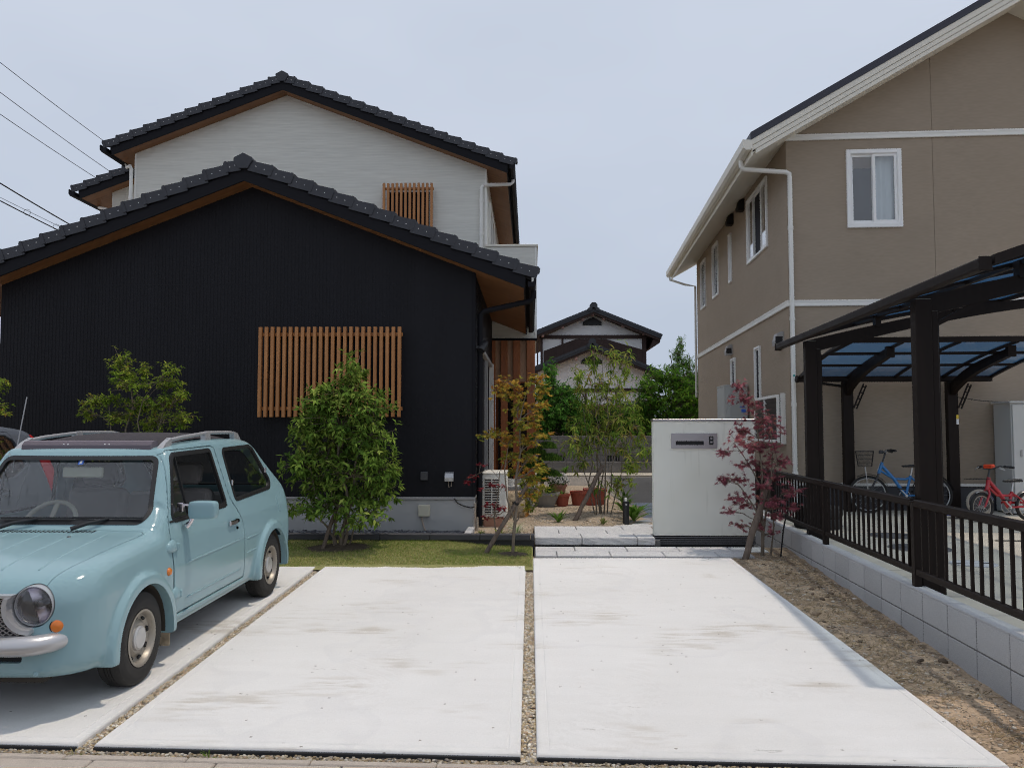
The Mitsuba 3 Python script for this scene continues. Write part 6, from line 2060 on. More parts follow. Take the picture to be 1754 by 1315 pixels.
def grow(key, stems, clumps, rg, leaf, pal, n_leaf, bark='m_bark', leaf_bsdf='m_leaf', twig=True, kind='ovate', whorl=6, spread=.9, up=.35, twig_r=.0035, crown_label=None, flat=.0, droop=.3, open_=1.12):
    """stems: list of (points, radii); clumps: list of (centre, (rx, ry, rz), weight). Leaves in whorls at the ends of twigs."""
    sp = np.vstack([np.asarray(s[0], float) for s in stems])
    sr = np.concatenate([np.broadcast_to(np.asarray(s[1], float), len(s[0])) for s in stems])
    for pts, rad in stems:
        part(key, 'trunk', tube(pts, rad, 9), bark, True)
    tot = sum(c[2] for c in clumps)
    LP, LD, LU, LT = [], [], [], []
    twigs = []
    for c, r, w in clumps:
        c, r = np.asarray(c, float), np.asarray(r, float)
        # branch from the nearest lower stem point
        d = np.linalg.norm(sp - c, axis=1) + 1.5 * np.maximum(0, sp[:, 2] - c[2] + .05)
        k = np.argmin(d)
        p, rad = limb(sp[k], c, min(sr[k] * .7, .014), .004, rg, sag=.06)
        part(key, 'branch', tube(p, rad, 6), bark, True)
        n_t = max(2, int(n_leaf * w / tot / whorl))
        q = unit(rg.normal(0, 1, (n_t, 3)))
        rad_ = rg.random((n_t, 1)) ** .42
        E = c + q * rad_ * r * open_ * (1 + .22 * rg.normal(0, 1, (n_t, 1)))
        for e in E:
            base = p[min(len(p) - 1, rg.integers(len(p) // 2, len(p)))]
            if twig and rg.random() < .55:
                mid = (base + e) / 2 + rg.normal(0, .03, 3) * np.linalg.norm(e - base)
                twigs.append(tube([base, mid, e], [twig_r, twig_r * .8, twig_r * .45], 4, cap=False))
            out = unit(unit((e - c) / r) * spread + np.array([0, 0, up]) + rg.normal(0, .25, 3))
            m = max(1, int(whorl * rg.uniform(.6, 1.4)))
            F = frame(out)
            a0 = rg.uniform(0, 6.28)
            for j in range(m):
                a = a0 + j * 2.4 + rg.normal(0, .2)
                tilt = rg.uniform(.55, 1.25)
                dd = out * math.cos(tilt) + (F[:, 0] * math.cos(a) + F[:, 1] * math.sin(a)) * math.sin(tilt)
                dd[2] -= droop * rg.uniform(.2, 1.0)
                dd[2] *= (1 - flat)
                LP.append(e - out * rg.uniform(0, .045))
                LD.append(dd)
                LU.append(unit(out * .6 + np.array([0, 0, .8]) + rg.normal(0, .28, 3)))
                LT.append(rg.random())
    LP, LD, LU = np.array(LP), np.array(LD), np.array(LU)
    n = len(LP)
    L = leaf[0] * rg.uniform(.65, 1.2, n)
    m, k = leaf_mesh(LP, LD, LU, L, L * leaf[1], kind, droop=droop)
    pal = np.asarray(pal, float)
    # leaf colours go by shoot, with a spread from leaf to leaf
    sh = meshkit.noise(LP * 7.0, 5)
    pick = np.clip((sh * .7 + np.array(LT) * .45 - .1) * len(pal), 0, len(pal) - 1e-3).astype(int)
    col = np.clip(pal[pick] * LEAF_GAIN * rg.uniform(.75, 1.25, (n, 1)), 0, .8)
    if twigs:
        part(key, 'twigs', cat(twigs), bark, True, kind='stuff')
    part(key, 'crown', m, leaf_bsdf, smooth=False, kind='stuff', color=np.repeat(col, k, 0), label=crown_label)
    return key


def gz_lawn(x, y):
    return float(lawn_z(np.array([[x]]), np.array([[y]]))[0, 0])


def stake(a, b, r, label, tie=None):
    k = thing('tree_stake', label, 'stake')
    a, b = np.asarray(a, float), np.asarray(b, float)
    t = np.linspace(0, 1, 9)[:, None]
    g = np.random.default_rng(abs(int(a[0] * 1000)) + 3)
    part(k, 'pole', tube(a + (b - a) * t + g.normal(0, r * .12, (9, 3)), r * (1 + g.normal(0, .05, 9)), 12), 'm_stake', True)
    if tie is not None:
        tie = np.asarray(tie, float)
        t = np.linspace(0, 2 * np.pi, 12)
        part(k, 'tie', cat([tube(np.stack([tie[0] + .035 * np.cos(t), tie[1] + .035 * np.sin(t), tie[2] + z + .012 * np.sin(t * 2)], 1), .004, 5) for z in (-.01, 0, .01)]), 'm_cable', True)
    return k


# 1 dense evergreen in front of the dark wall
g = np.random.default_rng(101)
k = thing('bush', 'dense glossy green bush in front of the wooden lattice on the dark wall', 'bush')
bx, by = OSM
z0 = gz_lawn(bx, by)
stems = []
for (dx, dy, h, r) in [(.06, .0, 1.75, .026), (-.10, .05, 1.35, .020), (.20, -.03, 1.5, .020), (.02, .1, 1.5, .018), (-.22, -.04, 1.0, .014), (.30, .05, .95, .012)]:
    p, rad = limb((bx + dx * .22, by + dy * .3, z0 - .03), (bx + dx * 1.6, by + dy * 2, z0 + h), r, r * .3, g, n=9, wob=.03)
    stems.append((p, rad))
cl = []
for (px_, pz_, rx_, rz_, w) in [(.15, 2.02, .12, .20, 1.0), (.10, 1.78, .26, .20, 2.0), (-.20, 1.66, .24, .20, 2.0), (.38, 1.58, .20, .22, 1.6), (.0, 1.45, .38, .22, 2.6), (-.36, 1.36, .18, .20, 1.4), (.36, 1.26, .28, .22, 2.2), (-.12, 1.12, .40, .24, 3.0),
                                (-.44, .98, .20, .18, 1.3), (.46, .98, .18, .20, 1.4), (.18, .86, .38, .24, 2.6), (-.24, .76, .30, .22, 1.9), (.50, .66, .16, .16, .9), (.26, .58, .28, .20, 1.6), (-.05, .52, .26, .18, 1.2), (.40, .42, .18, .14, .6), (-.30, .46, .20, .15, .6), (-.54, .44, .13, .08, .25), (.10, .32, .20, .12, .4), (.62, .90, .08, .10, .3)]:
    cl.append(((bx + px_, by + g.normal(0, .10), z0 + pz_), (rx_, .26 + .1 * g.random(), rz_), w))
grow(k, stems, cl, g, (.084, .40), [(.032, .062, .012), (.055, .098, .017), (.085, .138, .024), (.135, .185, .035), (.20, .24, .055)], 10500, leaf_bsdf='m_leaf_gloss', whorl=6)
stake((bx - .18, by - .10, z0 - .05), (bx + .03, by + .02, z0 + .66), .024, 'short brown slanted stake under the dense green bush')

# 2 tree behind the blue car
PALY = [(.065, .115, .015), (.10, .155, .022), (.145, .195, .028), (.19, .215, .035), (.20, .13, .035)]


def layered(key, bx, by, z0, h, clumps, n, seed, pal=PALY, leaf=(.050, .42)):
    g = np.random.default_rng(seed)
    stems = []
    for dx, hh, r in [(.02, h * .80, .018), (-.18, h * .7, .013), (.16, h * .72, .013), (.30, h * .6, .009)]:
        p, rad = limb((bx + dx * .25, by, z0 - .03), (bx + dx * 1.3, by + g.normal(0, .06), z0 + hh), r, r * .35, g, n=8, wob=.03)
        stems.append((p, rad))
    cl = [((bx + a, by + g.normal(0, .10), z0 + b), (rx_, .16, rz_), w) for a, b, rx_, rz_, w in clumps]
    grow(key, stems, cl, g, leaf, pal, n, whorl=7, up=.5, flat=.35)


k = thing('tree', 'open yellow-green small tree behind the roof of the pale blue car', 'tree')
layered(k, -4.76, 9.55, .22, 2.3, [(a * .86, b, c * .9, d, e) for a, b, c, d, e in [(-.10, 2.12, .16, .13, 1.0), (-.02, 1.98, .14, .09, .7), (.28, 2.03, .07, .10, .45), (.62, 2.02, .10, .09, .55), (.56, 1.88, .16, .10, .8), (.16, 1.86, .28, .10, 1.2), (-.20, 1.70, .14, .08, .6), (-.48, 1.66, .17, .10, .8), (-.60, 1.52, .10, .09, .4), (.52, 1.66, .22, .12, 1.1),
                                (.80, 1.74, .12, .07, .5), (.14, 1.62, .26, .12, 1.2), (-.10, 1.48, .20, .09, .7), (.30, 1.42, .30, .12, 1.2), (.72, 1.46, .16, .12, .7), (.10, 1.24, .22, .10, .8), (.48, 1.20, .26, .12, 1.0), (-.36, 1.06, .16, .06, .5), (.30, 1.04, .22, .08, .6), (-.12, 1.28, .12, .06, .3)]], 6500, 102)
k = thing('tree', 'yellow-green small tree cut off by the left edge of the picture', 'tree')
layered(k, -6.62, 9.5, .22, 2.1, [(.10, 1.90, .20, .14, 1), (.30, 1.86, .12, .10, .6), (-.2, 1.8, .2, .15, 1), (.36, 1.58, .16, .10, .7), (.05, 1.55, .22, .12, 1), (.28, 1.26, .18, .10, .7), (-.15, 1.3, .25, .14, 1), (.16, 1.08, .2, .10, .6), (.32, 1.02, .12, .08, .4)], 2800, 103)

# 3 orange and green maple by the step
k = thing('maple_tree', 'young orange and yellow-green maple on the lawn with a slanted stake', 'maple')
g = np.random.default_rng(104)
bx, by = MAP
z0 = gz_lawn(bx, by)
tr = np.array([[bx, by, z0 - .04], [bx + .015, by, z0 + .25], [bx + .05, by + .02, z0 + .55], [bx + .035, by + .02, z0 + .85], [bx + .09, by + .03, z0 + 1.15], [bx + .08, by + .02, z0 + 1.5], [bx + .15, by, z0 + 1.8]])
b2 = np.array([[bx + .03, by + .01, z0 + .35], [bx - .06, by - .02, z0 + .62], [bx - .09, by - .02, z0 + .95], [bx - .05, by, z0 + 1.2]])
cl = [((bx + a, by + g.normal(0, .09), z0 + b), (rx_, .15, rz_), w) for a, b, rx_, rz_, w in
      [(.24, 1.98, .14, .10, .8), (.34, 1.86, .12, .12, .8), (-.06, 1.92, .17, .10, 1.1), (.06, 1.80, .16, .10, .9), (-.14, 1.82, .14, .08, .6), (.28, 1.68, .15, .12, .9), (.05, 1.66, .16, .08, .7), (.22, 1.50, .14, .10, .7), (.08, 1.46, .16, .08, .6), (-.20, 1.36, .19, .065, 1.1), (-.04, 1.28, .14, .08, .6), (.16, 1.28, .16, .09, .8), (.30, 1.34, .14, .06, .6),
       (.02, 1.10, .18, .09, .8), (.18, 1.08, .14, .08, .6), (.30, .98, .12, .09, .6), (.06, .92, .14, .08, .5), (.22, .84, .16, .08, .6), (.33, .74, .11, .08, .45), (.16, .66, .10, .07, .3), (.18, .50, .10, .07, .25)]]
grow(k, [(tr, [.020, .018, .016, .014, .012, .009, .005]), (b2, [.011, .009, .007, .004])], cl, g, (.047, .60), [(.12, .15, .025), (.16, .18, .03), (.24, .20, .035), (.31, .19, .035), (.33, .145, .035), (.18, .19, .03)], 3300, kind='maple', whorl=5, up=.25, flat=.55, twig_r=.0025)
stake((bx - .34, by - .02, z0 - .05), (bx + .18, by + .03, z0 + .80), .025, 'grey wooden stake slanting across the young orange maple', tie=(bx + .035, by + .02, z0 + .57))

# 4 small dark red maple by the outdoor unit
k = thing('maple_tree', 'thin dark red maple sapling in front of the air conditioner', 'maple')
g = np.random.default_rng(105)
bx, by, z0 = -.42, 10.25, .24
tr = np.array([[bx, by, z0 - .03], [bx - .03, by, z0 + .22], [bx + .02, by, z0 + .50], [bx + .04, by, z0 + .78], [bx + .10, by, z0 + .93]])
b2 = np.array([[bx + .03, by, z0 + .7], [bx - .08, by - .02, z0 + .82], [bx - .22, by - .03, z0 + .76], [bx - .34, by - .03, z0 + .70]])
cl = [((bx + a, by + g.normal(0, .05), z0 + b), (rx_, .07, rz_), w) for a, b, rx_, rz_, w in
      [(-.36, .66, .07, .035, .8), (-.28, .72, .06, .03, .6), (-.20, .87, .09, .02, .7), (-.06, .62, .09, .05, .8), (.08, .60, .09, .05, .8), (-.04, .36, .13, .05, 1.4), (.06, .33, .10, .05, .9), (-.14, .22, .08, .04, .5), (.10, .20, .09, .04, .5), (-.18, .56, .05, .03, .3), (.17, .28, .06, .03, .4)]]
grow(k, [(tr, [.009, .008, .006, .005, .003]), (b2, [.004, .0035, .003, .002])], cl, g, (.040, .55), [(.13, .018, .025), (.19, .026, .034), (.24, .045, .04)], 420, kind='maple', whorl=4, up=.1, flat=.6, twig_r=.0018)

# 5 the loose many-stemmed tree in the planting bed
k = thing('tree', 'loose tall many-stemmed green tree with drooping narrow leaves in the sandy bed', 'tree')
g = np.random.default_rng(106)
bx, by, z0 = 1.05, 12.05, .31
stems = []
for dx, tx, h, r in [(-.02, -.10, 2.30, .014), (.03, .12, 2.25, .013), (-.08, -.32, 1.9, .012), (.08, .30, 1.8, .011), (.0, .02, 2.45, .012), (-.10, -.42, 1.3, .010), (.12, .42, 1.25, .010)]:
    p, rad = limb((bx + dx, by + g.normal(0, .04), z0 - .03), (bx + tx, by + g.normal(0, .12), z0 + h), r, .003, g, n=9, wob=.02)
    stems.append((p, rad))
cl = [((bx + a, by + g.normal(0, .16), z0 + b), (rx_, .20, rz_), w) for a, b, rx_, rz_, w in
      [(-.10, 2.28, .10, .20, .7), (.14, 2.22, .11, .20, .8), (.32, 2.18, .08, .22, .7), (-.32, 2.02, .10, .16, .6), (.02, 1.96, .18, .18, 1.0), (.30, 1.86, .14, .20, .8), (-.26, 1.76, .18, .18, 1.0), (.08, 1.68, .24, .18, 1.3), (.42, 1.58, .16, .20, .9), (-.10, 1.46, .28, .20, 1.5), (.24, 1.38, .26, .20, 1.4),
       (-.38, 1.30, .18, .18, .9), (.54, 1.28, .14, .20, .7), (.0, 1.18, .28, .18, 1.4), (-.42, 1.02, .20, .18, 1.0), (-.20, .98, .22, .18, 1.0), (.34, 1.04, .24, .18, 1.2), (.62, .96, .14, .16, .6), (.42, .80, .22, .16, .9), (-.28, .74, .18, .14, .5), (.36, .52, .20, .16, .5), (.12, .42, .16, .14, .35), (-.08, .40, .10, .12, .2)]]
grow(k, stems, cl, g, (.098, .23), [(.065, .115, .02), (.095, .155, .026), (.135, .195, .034), (.18, .22, .04), (.24, .22, .06), (.20, .13, .06)], 3300, kind='lance', whorl=5, up=.35, droop=.6, twig_r=.0028)
stake((.62, 11.55, .26), (1.06, 12.0, 1.02), .032, 'brown slanted stake propping the loose tall tree in the bed', tie=(1.0, 11.97, .92))

# 6 cloud-pruned pine in the stone bowl
k = thing('pine_tree', 'small cloud-pruned pine with flat dark green pads in the grey stone bowl', 'pine')
g = np.random.default_rng(107)
bx, by, z0 = .17, 13.5, .46
tr = np.array([[bx, by, z0], [bx + .03, by, z0 + .22], [bx - .05, by, z0 + .42], [bx + .02, by, z0 + .66], [bx - .02, by, z0 + .9]])
part(k, 'trunk', tube(tr, [.035, .030, .024, .018, .010], 9), 'm_bark', True)
LP, LD = [], []
for a, b, rx_, rz_, n in [(q[0] * .7, q[1], q[2] * .74, q[3], q[4]) for q in [(-.02, .92, .24, .12, 1500), (.16, .78, .20, .10, 1000), (-.10, .68, .22, .10, 1000), (.22, .58, .26, .11, 1500), (-.12, .46, .26, .10, 1300), (.20, .32, .28, .11, 1300), (-.05, .24, .24, .09, 900)]]:
    p, rad = limb(tr[np.argmin(np.abs(tr[:, 2] - z0 - b + .06))], (bx + a, by, z0 + b - .03), .010, .005, g)
    part(k, 'branch', tube(p, rad, 6), 'm_bark', True)
    q = unit(g.normal(0, 1, (n, 3)))
    q[:, 2] = np.abs(q[:, 2]) * 1.0 - .15
    LP.append(np.array([bx + a, by, z0 + b]) + q * np.array([rx_, .16, rz_]) * g.random((n, 1)) ** .4)
    LD.append(unit(q * [.6, .6, .3] + [0, 0, .8] + g.normal(0, .35, (n, 3))))
LP, LD = np.vstack(LP), np.vstack(LD)
m, kk_ = leaf_mesh(LP, LD, unit(g.normal(0, 1, LP.shape)), .052 * g.uniform(.7, 1.2, len(LP)), .013, 'ovate', droop=.05)
pp = np.array([(.06, .13, .03), (.10, .20, .04), (.16, .27, .05)])
part(k, 'crown', m, 'm_leaf', kind='stuff', color=np.repeat(pp[g.integers(0, 3, len(LP))], kk_, 0))

# 7 dark red maple on the right with its thick stake
k = thing('maple_tree', 'dark red maple standing between the gate wall and the railing', 'maple')
g = np.random.default_rng(108)
bx, by = 2.62, 9.38
z0 = .14
stems = []
for (x0, pts) in [(0, [(0, 0, -.04), (.01, 0, .25), (.0, .02, .55), (.02, .02, .9), (-.02, .02, 1.3), (-.06, .0, 1.75)]), (1, [(.01, 0, .2), (.06, .02, .5), (.12, .02, .85), (.14, .0, 1.2), (.10, 0, 1.5)]), (2, [(.0, 0, .35), (-.10, -.03, .55), (-.24, -.05, .75), (-.36, -.06, .86)]), (3, [(0, .02, .75), (-.10, .0, .95), (-.22, 0, 1.15), (-.30, 0, 1.25)]), (4, [(.10, .02, 0), (.14, .02, .3), (.12, .02, .6)])]:
    p = np.array(pts) + [bx, by, z0]
    stems.append((p, np.linspace([.022, .013, .010, .009, .011][x0], .004, len(p))))
cl = [((bx + a, by + g.normal(0, .09), z0 + b), (rx_, .17, rz_), w) for a, b, rx_, rz_, w in
      [(-.16, 1.92, .09, .07, .5), (-.20, 1.76, .14, .08, .8), (-.04, 1.70, .14, .10, .9), (.02, 1.52, .18, .11, 1.2), (-.18, 1.40, .15, .09, .8), (.16, 1.40, .17, .09, .9), (-.30, 1.28, .16, .07, .9), (-.12, 1.22, .18, .09, 1.1), (.10, 1.22, .18, .10, 1.1), (-.36, 1.14, .14, .05, .6), (.20, 1.06, .16, .09, .8), (.0, 1.02, .18, .09, 1.0), (-.20, 1.02, .14, .06, .5),
       (.14, .86, .18, .09, 1.0), (-.22, .84, .16, .07, .8), (-.38, .82, .14, .06, .8), (.26, .72, .16, .08, .8), (-.04, .78, .16, .08, .7), (.08, .62, .20, .09, 1.1), (-.28, .64, .15, .06, .7), (.32, .54, .13, .07, .6), (-.14, .54, .14, .07, .6), (.16, .44, .16, .08, .7), (-.20, .30, .12, .08, .4), (.02, .32, .14, .07, .4), (.12, .24, .12, .06, .3), (-.34, .48, .10, .05, .3)]]
grow(k, stems, cl, g, (.048, .52), [(.10, .032, .042), (.15, .046, .060), (.21, .070, .085), (.26, .10, .11), (.28, .13, .09)], 3700, kind='maple', whorl=5, up=.15, flat=.5, twig_r=.0025)
stake((2.37, 9.20, .08), (2.70, 9.36, .98), .038, 'thick brown stake leaning behind the dark red maple', tie=(2.60, 9.32, .72))
solo('support_wire', tube([(2.83, 9.40, .10), (2.86, 9.38, .42), (2.90, 9.37, .62)], .009, 6), 'm_cable', 'thin black rod standing by the foot of the dark red maple', 'rod', True)

# 8 shrubs and trees on the raised ground behind the lane
def mass(key, c, clumps, n, seed, pal, leaf=(.085, .42), stem=None, kind='ovate'):
    g = np.random.default_rng(seed)
    c = np.asarray(c, float)
    st = []
    for dx in (-.3, 0, .3):
        p, rad = limb(c + [dx * .3, 0, -.1], c + [dx, .05, (stem or 1.6)], .05, .012, g, n=6)
        st.append((p, rad))
    cl = [((c[0] + a, c[1] + g.normal(0, .15), c[2] + b), (rx_, .5, rz_), w) for a, b, rx_, rz_, w in clumps]
    grow(key, st, cl, g, leaf, pal, n, whorl=6, twig_r=.006, up=.3, kind=kind)


PG = [(.030, .080, .016), (.045, .12, .022), (.07, .165, .03), (.11, .22, .04)]
k = thing('shrub', 'bright green shrub on the old wall, left of the distant plaster gable', 'shrub')
mass(k, (.72, 24.6, 1.3), [(-.10, 1.95, .22, .35, .8), (-.25, 1.45, .40, .40, 1.6), (.25, 1.35, .45, .40, 1.8), (.60, .95, .35, .35, 1.2), (.0, .85, .60, .45, 2.2), (-.45, .85, .45, .5, 1.6), (.45, .45, .60, .40, 1.8), (-.3, .35, .6, .4, 1.6), (.75, .3, .35, .3, .8)], 9500, 110, PG, leaf=(.11, .48))
PD = [(.014, .035, .012), (.020, .05, .015), (.03, .07, .02)]
k = thing('shrub', 'very dark low hedge plant between the two bright shrubs behind the lane', 'shrub')
mass(k, (2.4, 25.6, 1.3), [(-.8, .5, .7, .5, 1.5), (0, .4, .8, .45, 1.5), (.9, .6, .7, .6, 1.6), (-1.6, .7, .6, .6, 1.3)], 6500, 111, PD, leaf=(.12, .5))
PB = [(.028, .075, .012), (.05, .12, .016), (.085, .17, .02), (.14, .235, .028)]
k = thing('shrub', 'large rounded bright green shrub on the old wall beside the brown house', 'shrub')
mass(k, (4.05, 24.7, 1.3), [(-.55, 1.45, .40, .35, 1.2), (-.1, 1.75, .55, .42, 2.2), (.45, 1.70, .45, .40, 1.8), (.75, 1.25, .45, .45, 1.8), (-.35, 1.05, .60, .45, 2.2), (.25, 1.0, .65, .5, 2.6), (-.80, .70, .40, .40, 1.2), (-.1, .55, .70, .45, 2.2), (.65, .55, .55, .45, 1.8), (-.65, .25, .5, .3, 1.0), (.4, .2, .7, .3, 1.2)], 15000, 112, PB, leaf=(.10, .42))
k = thing('tree', 'slender conical tree with feathery shoots rising beside the brown house', 'tree')
mass(k, (4.75, 25.9, 1.3), [(.02, 2.95, .10, .28, .5), (-.05, 2.60, .20, .25, .8), (.12, 2.30, .30, .25, 1.1), (-.15, 2.15, .28, .25, 1.0), (.35, 2.0, .25, .25, .8), (.05, 1.75, .45, .30, 1.6), (.55, 1.6, .35, .3, 1.0), (.3, 1.2, .6, .4, 1.6), (.7, .9, .5, .5, 1.4), (.2, .6, .7, .4, 1.4)], 9000, 113, [(.05, .10, .03), (.08, .145, .04), (.13, .20, .06)], leaf=(.09, .30), stem=2.6)
k = thing('shrub', 'dark green hedge plant at the foot of the brown house far corner', 'shrub')
mass(k, (5.6, 26.4, 1.3), [(0, 1.5, .5, .5, 1.4), (.3, .9, .7, .6, 2), (-.4, .6, .6, .5, 1.5)], 5000, 114, PD + PG[:2], leaf=(.12, .45))


# 9 small plants
def tuft(name, label, c, n, L, wd, pal, seed, spread=.9, cat_='plant', bend=.5, h=.0):
    """rosette of blade leaves from one crown"""
    g = np.random.default_rng(seed)
    k = thing(name, label, cat_)
    a = g.uniform(0, 6.28, n)
    t = g.uniform(.08, spread, n)
    D = np.stack([np.cos(a) * np.sin(t), np.sin(a) * np.sin(t), np.cos(t)], 1)
    P = np.asarray(c, float) + np.stack([np.cos(a), np.sin(a), a * 0], 1) * g.uniform(0, .02, (n, 1)) + np.array([0, 0, 1.0]) * g.uniform(0, h + 1e-6, (n, 1))
    U = unit(np.stack([-np.cos(a), -np.sin(a), a * 0 + .9], 1))
    l = L * g.uniform(.6, 1.15, n)
    m, q = leaf_mesh(P, D, U, l, wd * g.uniform(.8, 1.2, n), 'lance', droop=bend)
    pal = np.asarray(pal)
    part(k, 'leaves', m, 'm_leaf', kind='stuff', color=np.repeat(pal[g.integers(0, len(pal), n)] * g.uniform(.8, 1.2, (n, 1)), q, 0))
    part(k, 'crown', boulder(np.asarray(c, float) - [0, 0, .01], (.022, .022, .02), seed, 1), 'm_soil', True)
    return k


GREENS = [(.07, .16, .02), (.10, .21, .03), (.14, .26, .05)]
gb = lambda x, y: float(bed_z(np.array([[x]]), np.array([[y]]))[0, 0])
tuft('plant', 'small fresh green clump of upright leaves in the middle of the sandy bed', (.39, 11.35, gb(.39, 11.35)), 26, .19, .035, GREENS, 201, .6)
tuft('plant', 'pale variegated spidery plant at the front of the sandy bed', (-.17, 10.35, gb(-.17, 10.35)), 40, .21, .014, [(.40, .45, .28), (.25, .36, .16), (.55, .56, .42)], 202, 1.1, bend=.8)
tuft('plant', 'broad-leaved green plant just right of the black path light', (1.44, 11.45, .27), 30, .30, .052, GREENS, 203, .8, h=.08)
tuft('plant', 'tiny green seedling in front of the loose tall tree', (.98, 11.15, gb(.98, 11.15)), 10, .11, .03, [(.12, .17, .05), (.2, .2, .08)], 204, 1.0)
tuft('plant', 'low moss-green clump at the kerb corner by the conduit', (-.60, 10.02, .25), 60, .09, .012, [(.12, .17, .02), (.17, .20, .03)], 205, 1.2)
tuft('plant', 'single yellow-green shoot at the kerb in front of the air conditioner', (-.37, 10.06, .25), 5, .12, .02, [(.22, .27, .04)], 206, .4)
tuft('plant', 'small green shoots in the round terracotta pot', (.53, 13.55, .465), 18, .11, .022, GREENS, 207, .9)
tuft('plant', 'green leaves spilling over the stone bowl of the pine', (.30, 13.42, .50), 60, .20, .03, GREENS + [(.22, .28, .05)], 208, 1.3)
tuft('plant', 'leafy green plant behind the foot of the loose tall tree', (1.42, 12.5, .30), 34, .26, .045, [(.10, .2, .03), (.2, .3, .08)], 209, .9, h=.15)
tuft('weed', 'little green weed growing in the kerbside gravel', (-1.55, 4.0, -.035), 14, .05, .006, [(.12, .19, .03)], 210, 1.0)
tuft('weed', 'small weed tuft at the end of the left gravel joint', (-2.2, 4.0, -.035), 16, .05, .005, [(.14, .19, .04), (.25, .22, .1)], 211, 1.0)
tuft('weed', 'small weed at the front of the white-flowered edge of the lane, by the wall foot', (1.0, 23.3, .30), 20, .25, .05, GREENS, 212, 1.0)
tuft('weed', 'small pale weed in front of the old wall, near the gate wall', (2.9, 23.2, .30), 16, .28, .04, [(.15, .22, .05)], 213, .8)
k = thing('bush', 'small yellow-green leafy bush between the orange maple and the pots', 'bush')
g = np.random.default_rng(214)
bx, by, z0 = -.03, 12.1, .27
st = [limb((bx, by, z0), (bx + d, by, z0 + .5), .008, .003, g) for d in (-.08, 0, .08)]
grow(k, st, [((bx + a, by, z0 + b), (.11, .10, .10), 1) for a, b in ((-.06, .48), (.07, .52), (.0, .36), (.10, .30), (-.09, .26), (.02, .18))], g, (.055, .45), [(.10, .15, .02), (.16, .19, .03), (.24, .17, .04)], 700, whorl=5)
k = thing('flowers', 'mound of small white flowers in the pale clay pot', 'flowers')
g = np.random.default_rng(215)
c = np.array([.48, 13.95, .66])
n = 420
q = unit(g.normal(0, 1, (n, 3)))
q[:, 2] = np.abs(q[:, 2])
P = c + q * [.175, .15, .15] * g.uniform(.85, 1.05, (n, 1))
m, kk_ = leaf_mesh(P, unit(q + g.normal(0, .8, (n, 3))), q, .034, .03, 'ovate')
part(k, 'petals', m, 'm_leaf', kind='stuff', color=np.repeat(np.array([[.75, .75, .74]]) * g.uniform(.8, 1.05, (n, 1)), kk_, 0))
n = 420
q = unit(g.normal(0, 1, (n, 3)))
q[:, 2] = np.abs(q[:, 2]) - .25
P = c + q * [.16, .14, .13] * g.random((n, 1)) ** .4
m, kk_ = leaf_mesh(P, unit(q + g.normal(0, .6, (n, 3))), q, .05, .016, 'ovate')
part(k, 'leaves', m, 'm_leaf', kind='stuff', color=np.repeat(np.array([[.05, .11, .02]]) * g.uniform(.7, 1.3, (n, 1)), kk_, 0))
# ------------------------------------------------------------------ bicycles and odds and ends in the neighbour's yard
def bike_to(u0, v0, ang, lean=.0):
    """bike frame: x forward along the ground, y to its left, z up -> world, front pointing to -u when ang = 0"""
    zf = float(yz_(v0))
    c, s = math.cos(ang), math.sin(ang)

    def to(m):
        v = m.vertices
        y = v[:, 1] * math.cos(lean) - v[:, 2] * math.sin(lean)
        z = v[:, 2] * math.cos(lean) + v[:, 1] * math.sin(lean)
        return nb(tm(np.stack([u0 - (v[:, 0] * c - y * s), v0 - (v[:, 0] * s + y * c), zf + z], 1), m.faces))
    return to


def ring(c, R, r, axis=(0, 1, 0), n=40, sides=8, a0=0, a1=2 * np.pi):
    F = frame(axis)
    t = np.linspace(a0, a1, n)
    full = abs(a1 - a0 - 2 * np.pi) < 1e-6
    return tube(np.asarray(c) + R * (np.cos(t)[:, None] * F[:, 0] + np.sin(t)[:, None] * F[:, 1]), r, sides, cap=not full)


def spin(m, c, ang):
    """turn a mesh about the vertical axis through c (the steering)"""
    c = np.asarray(c, float)
    return tm((m.vertices - c) @ rz(ang).T + c, m.faces)


def bike_wheel(K, to, c, R, tr, rim_bsdf, steer=0, sc=(0, 0, 0), spokes=20, tyre='m_rubber'):
    wk = thing_part(K, 'wheel')
    tt = lambda m: to(spin(m, sc, steer))
    part(wk, 'tyre', tt(ring(c, R - tr, tr, n=44, sides=10)), tyre, True)
    part(wk, 'rim', tt(ring(c, R - 2 * tr - .004, .009, n=44, sides=6)), rim_bsdf, True)
    part(wk, 'hub', tt(rod(np.asarray(c) + [0, -.045, 0], np.asarray(c) + [0, .045, 0], .016, 12)), 'm_alu', 40)
    sp = []
    for k in range(spokes):
        a = 2 * np.pi * k / spokes
        b = a + (.9 if k % 2 else -.9)
        e = np.asarray(c) + (R - 2 * tr) * np.array([math.cos(a), 0, math.sin(a)])
        h = np.asarray(c) + np.array([.016 * math.cos(b), .03 if k % 4 < 2 else -.03, .016 * math.sin(b)])
        sp.append(rod(h, e, .0012, 4))
    part(wk, 'spokes', tt(cat(sp)), 'm_alu', kind='stuff')
    return wk


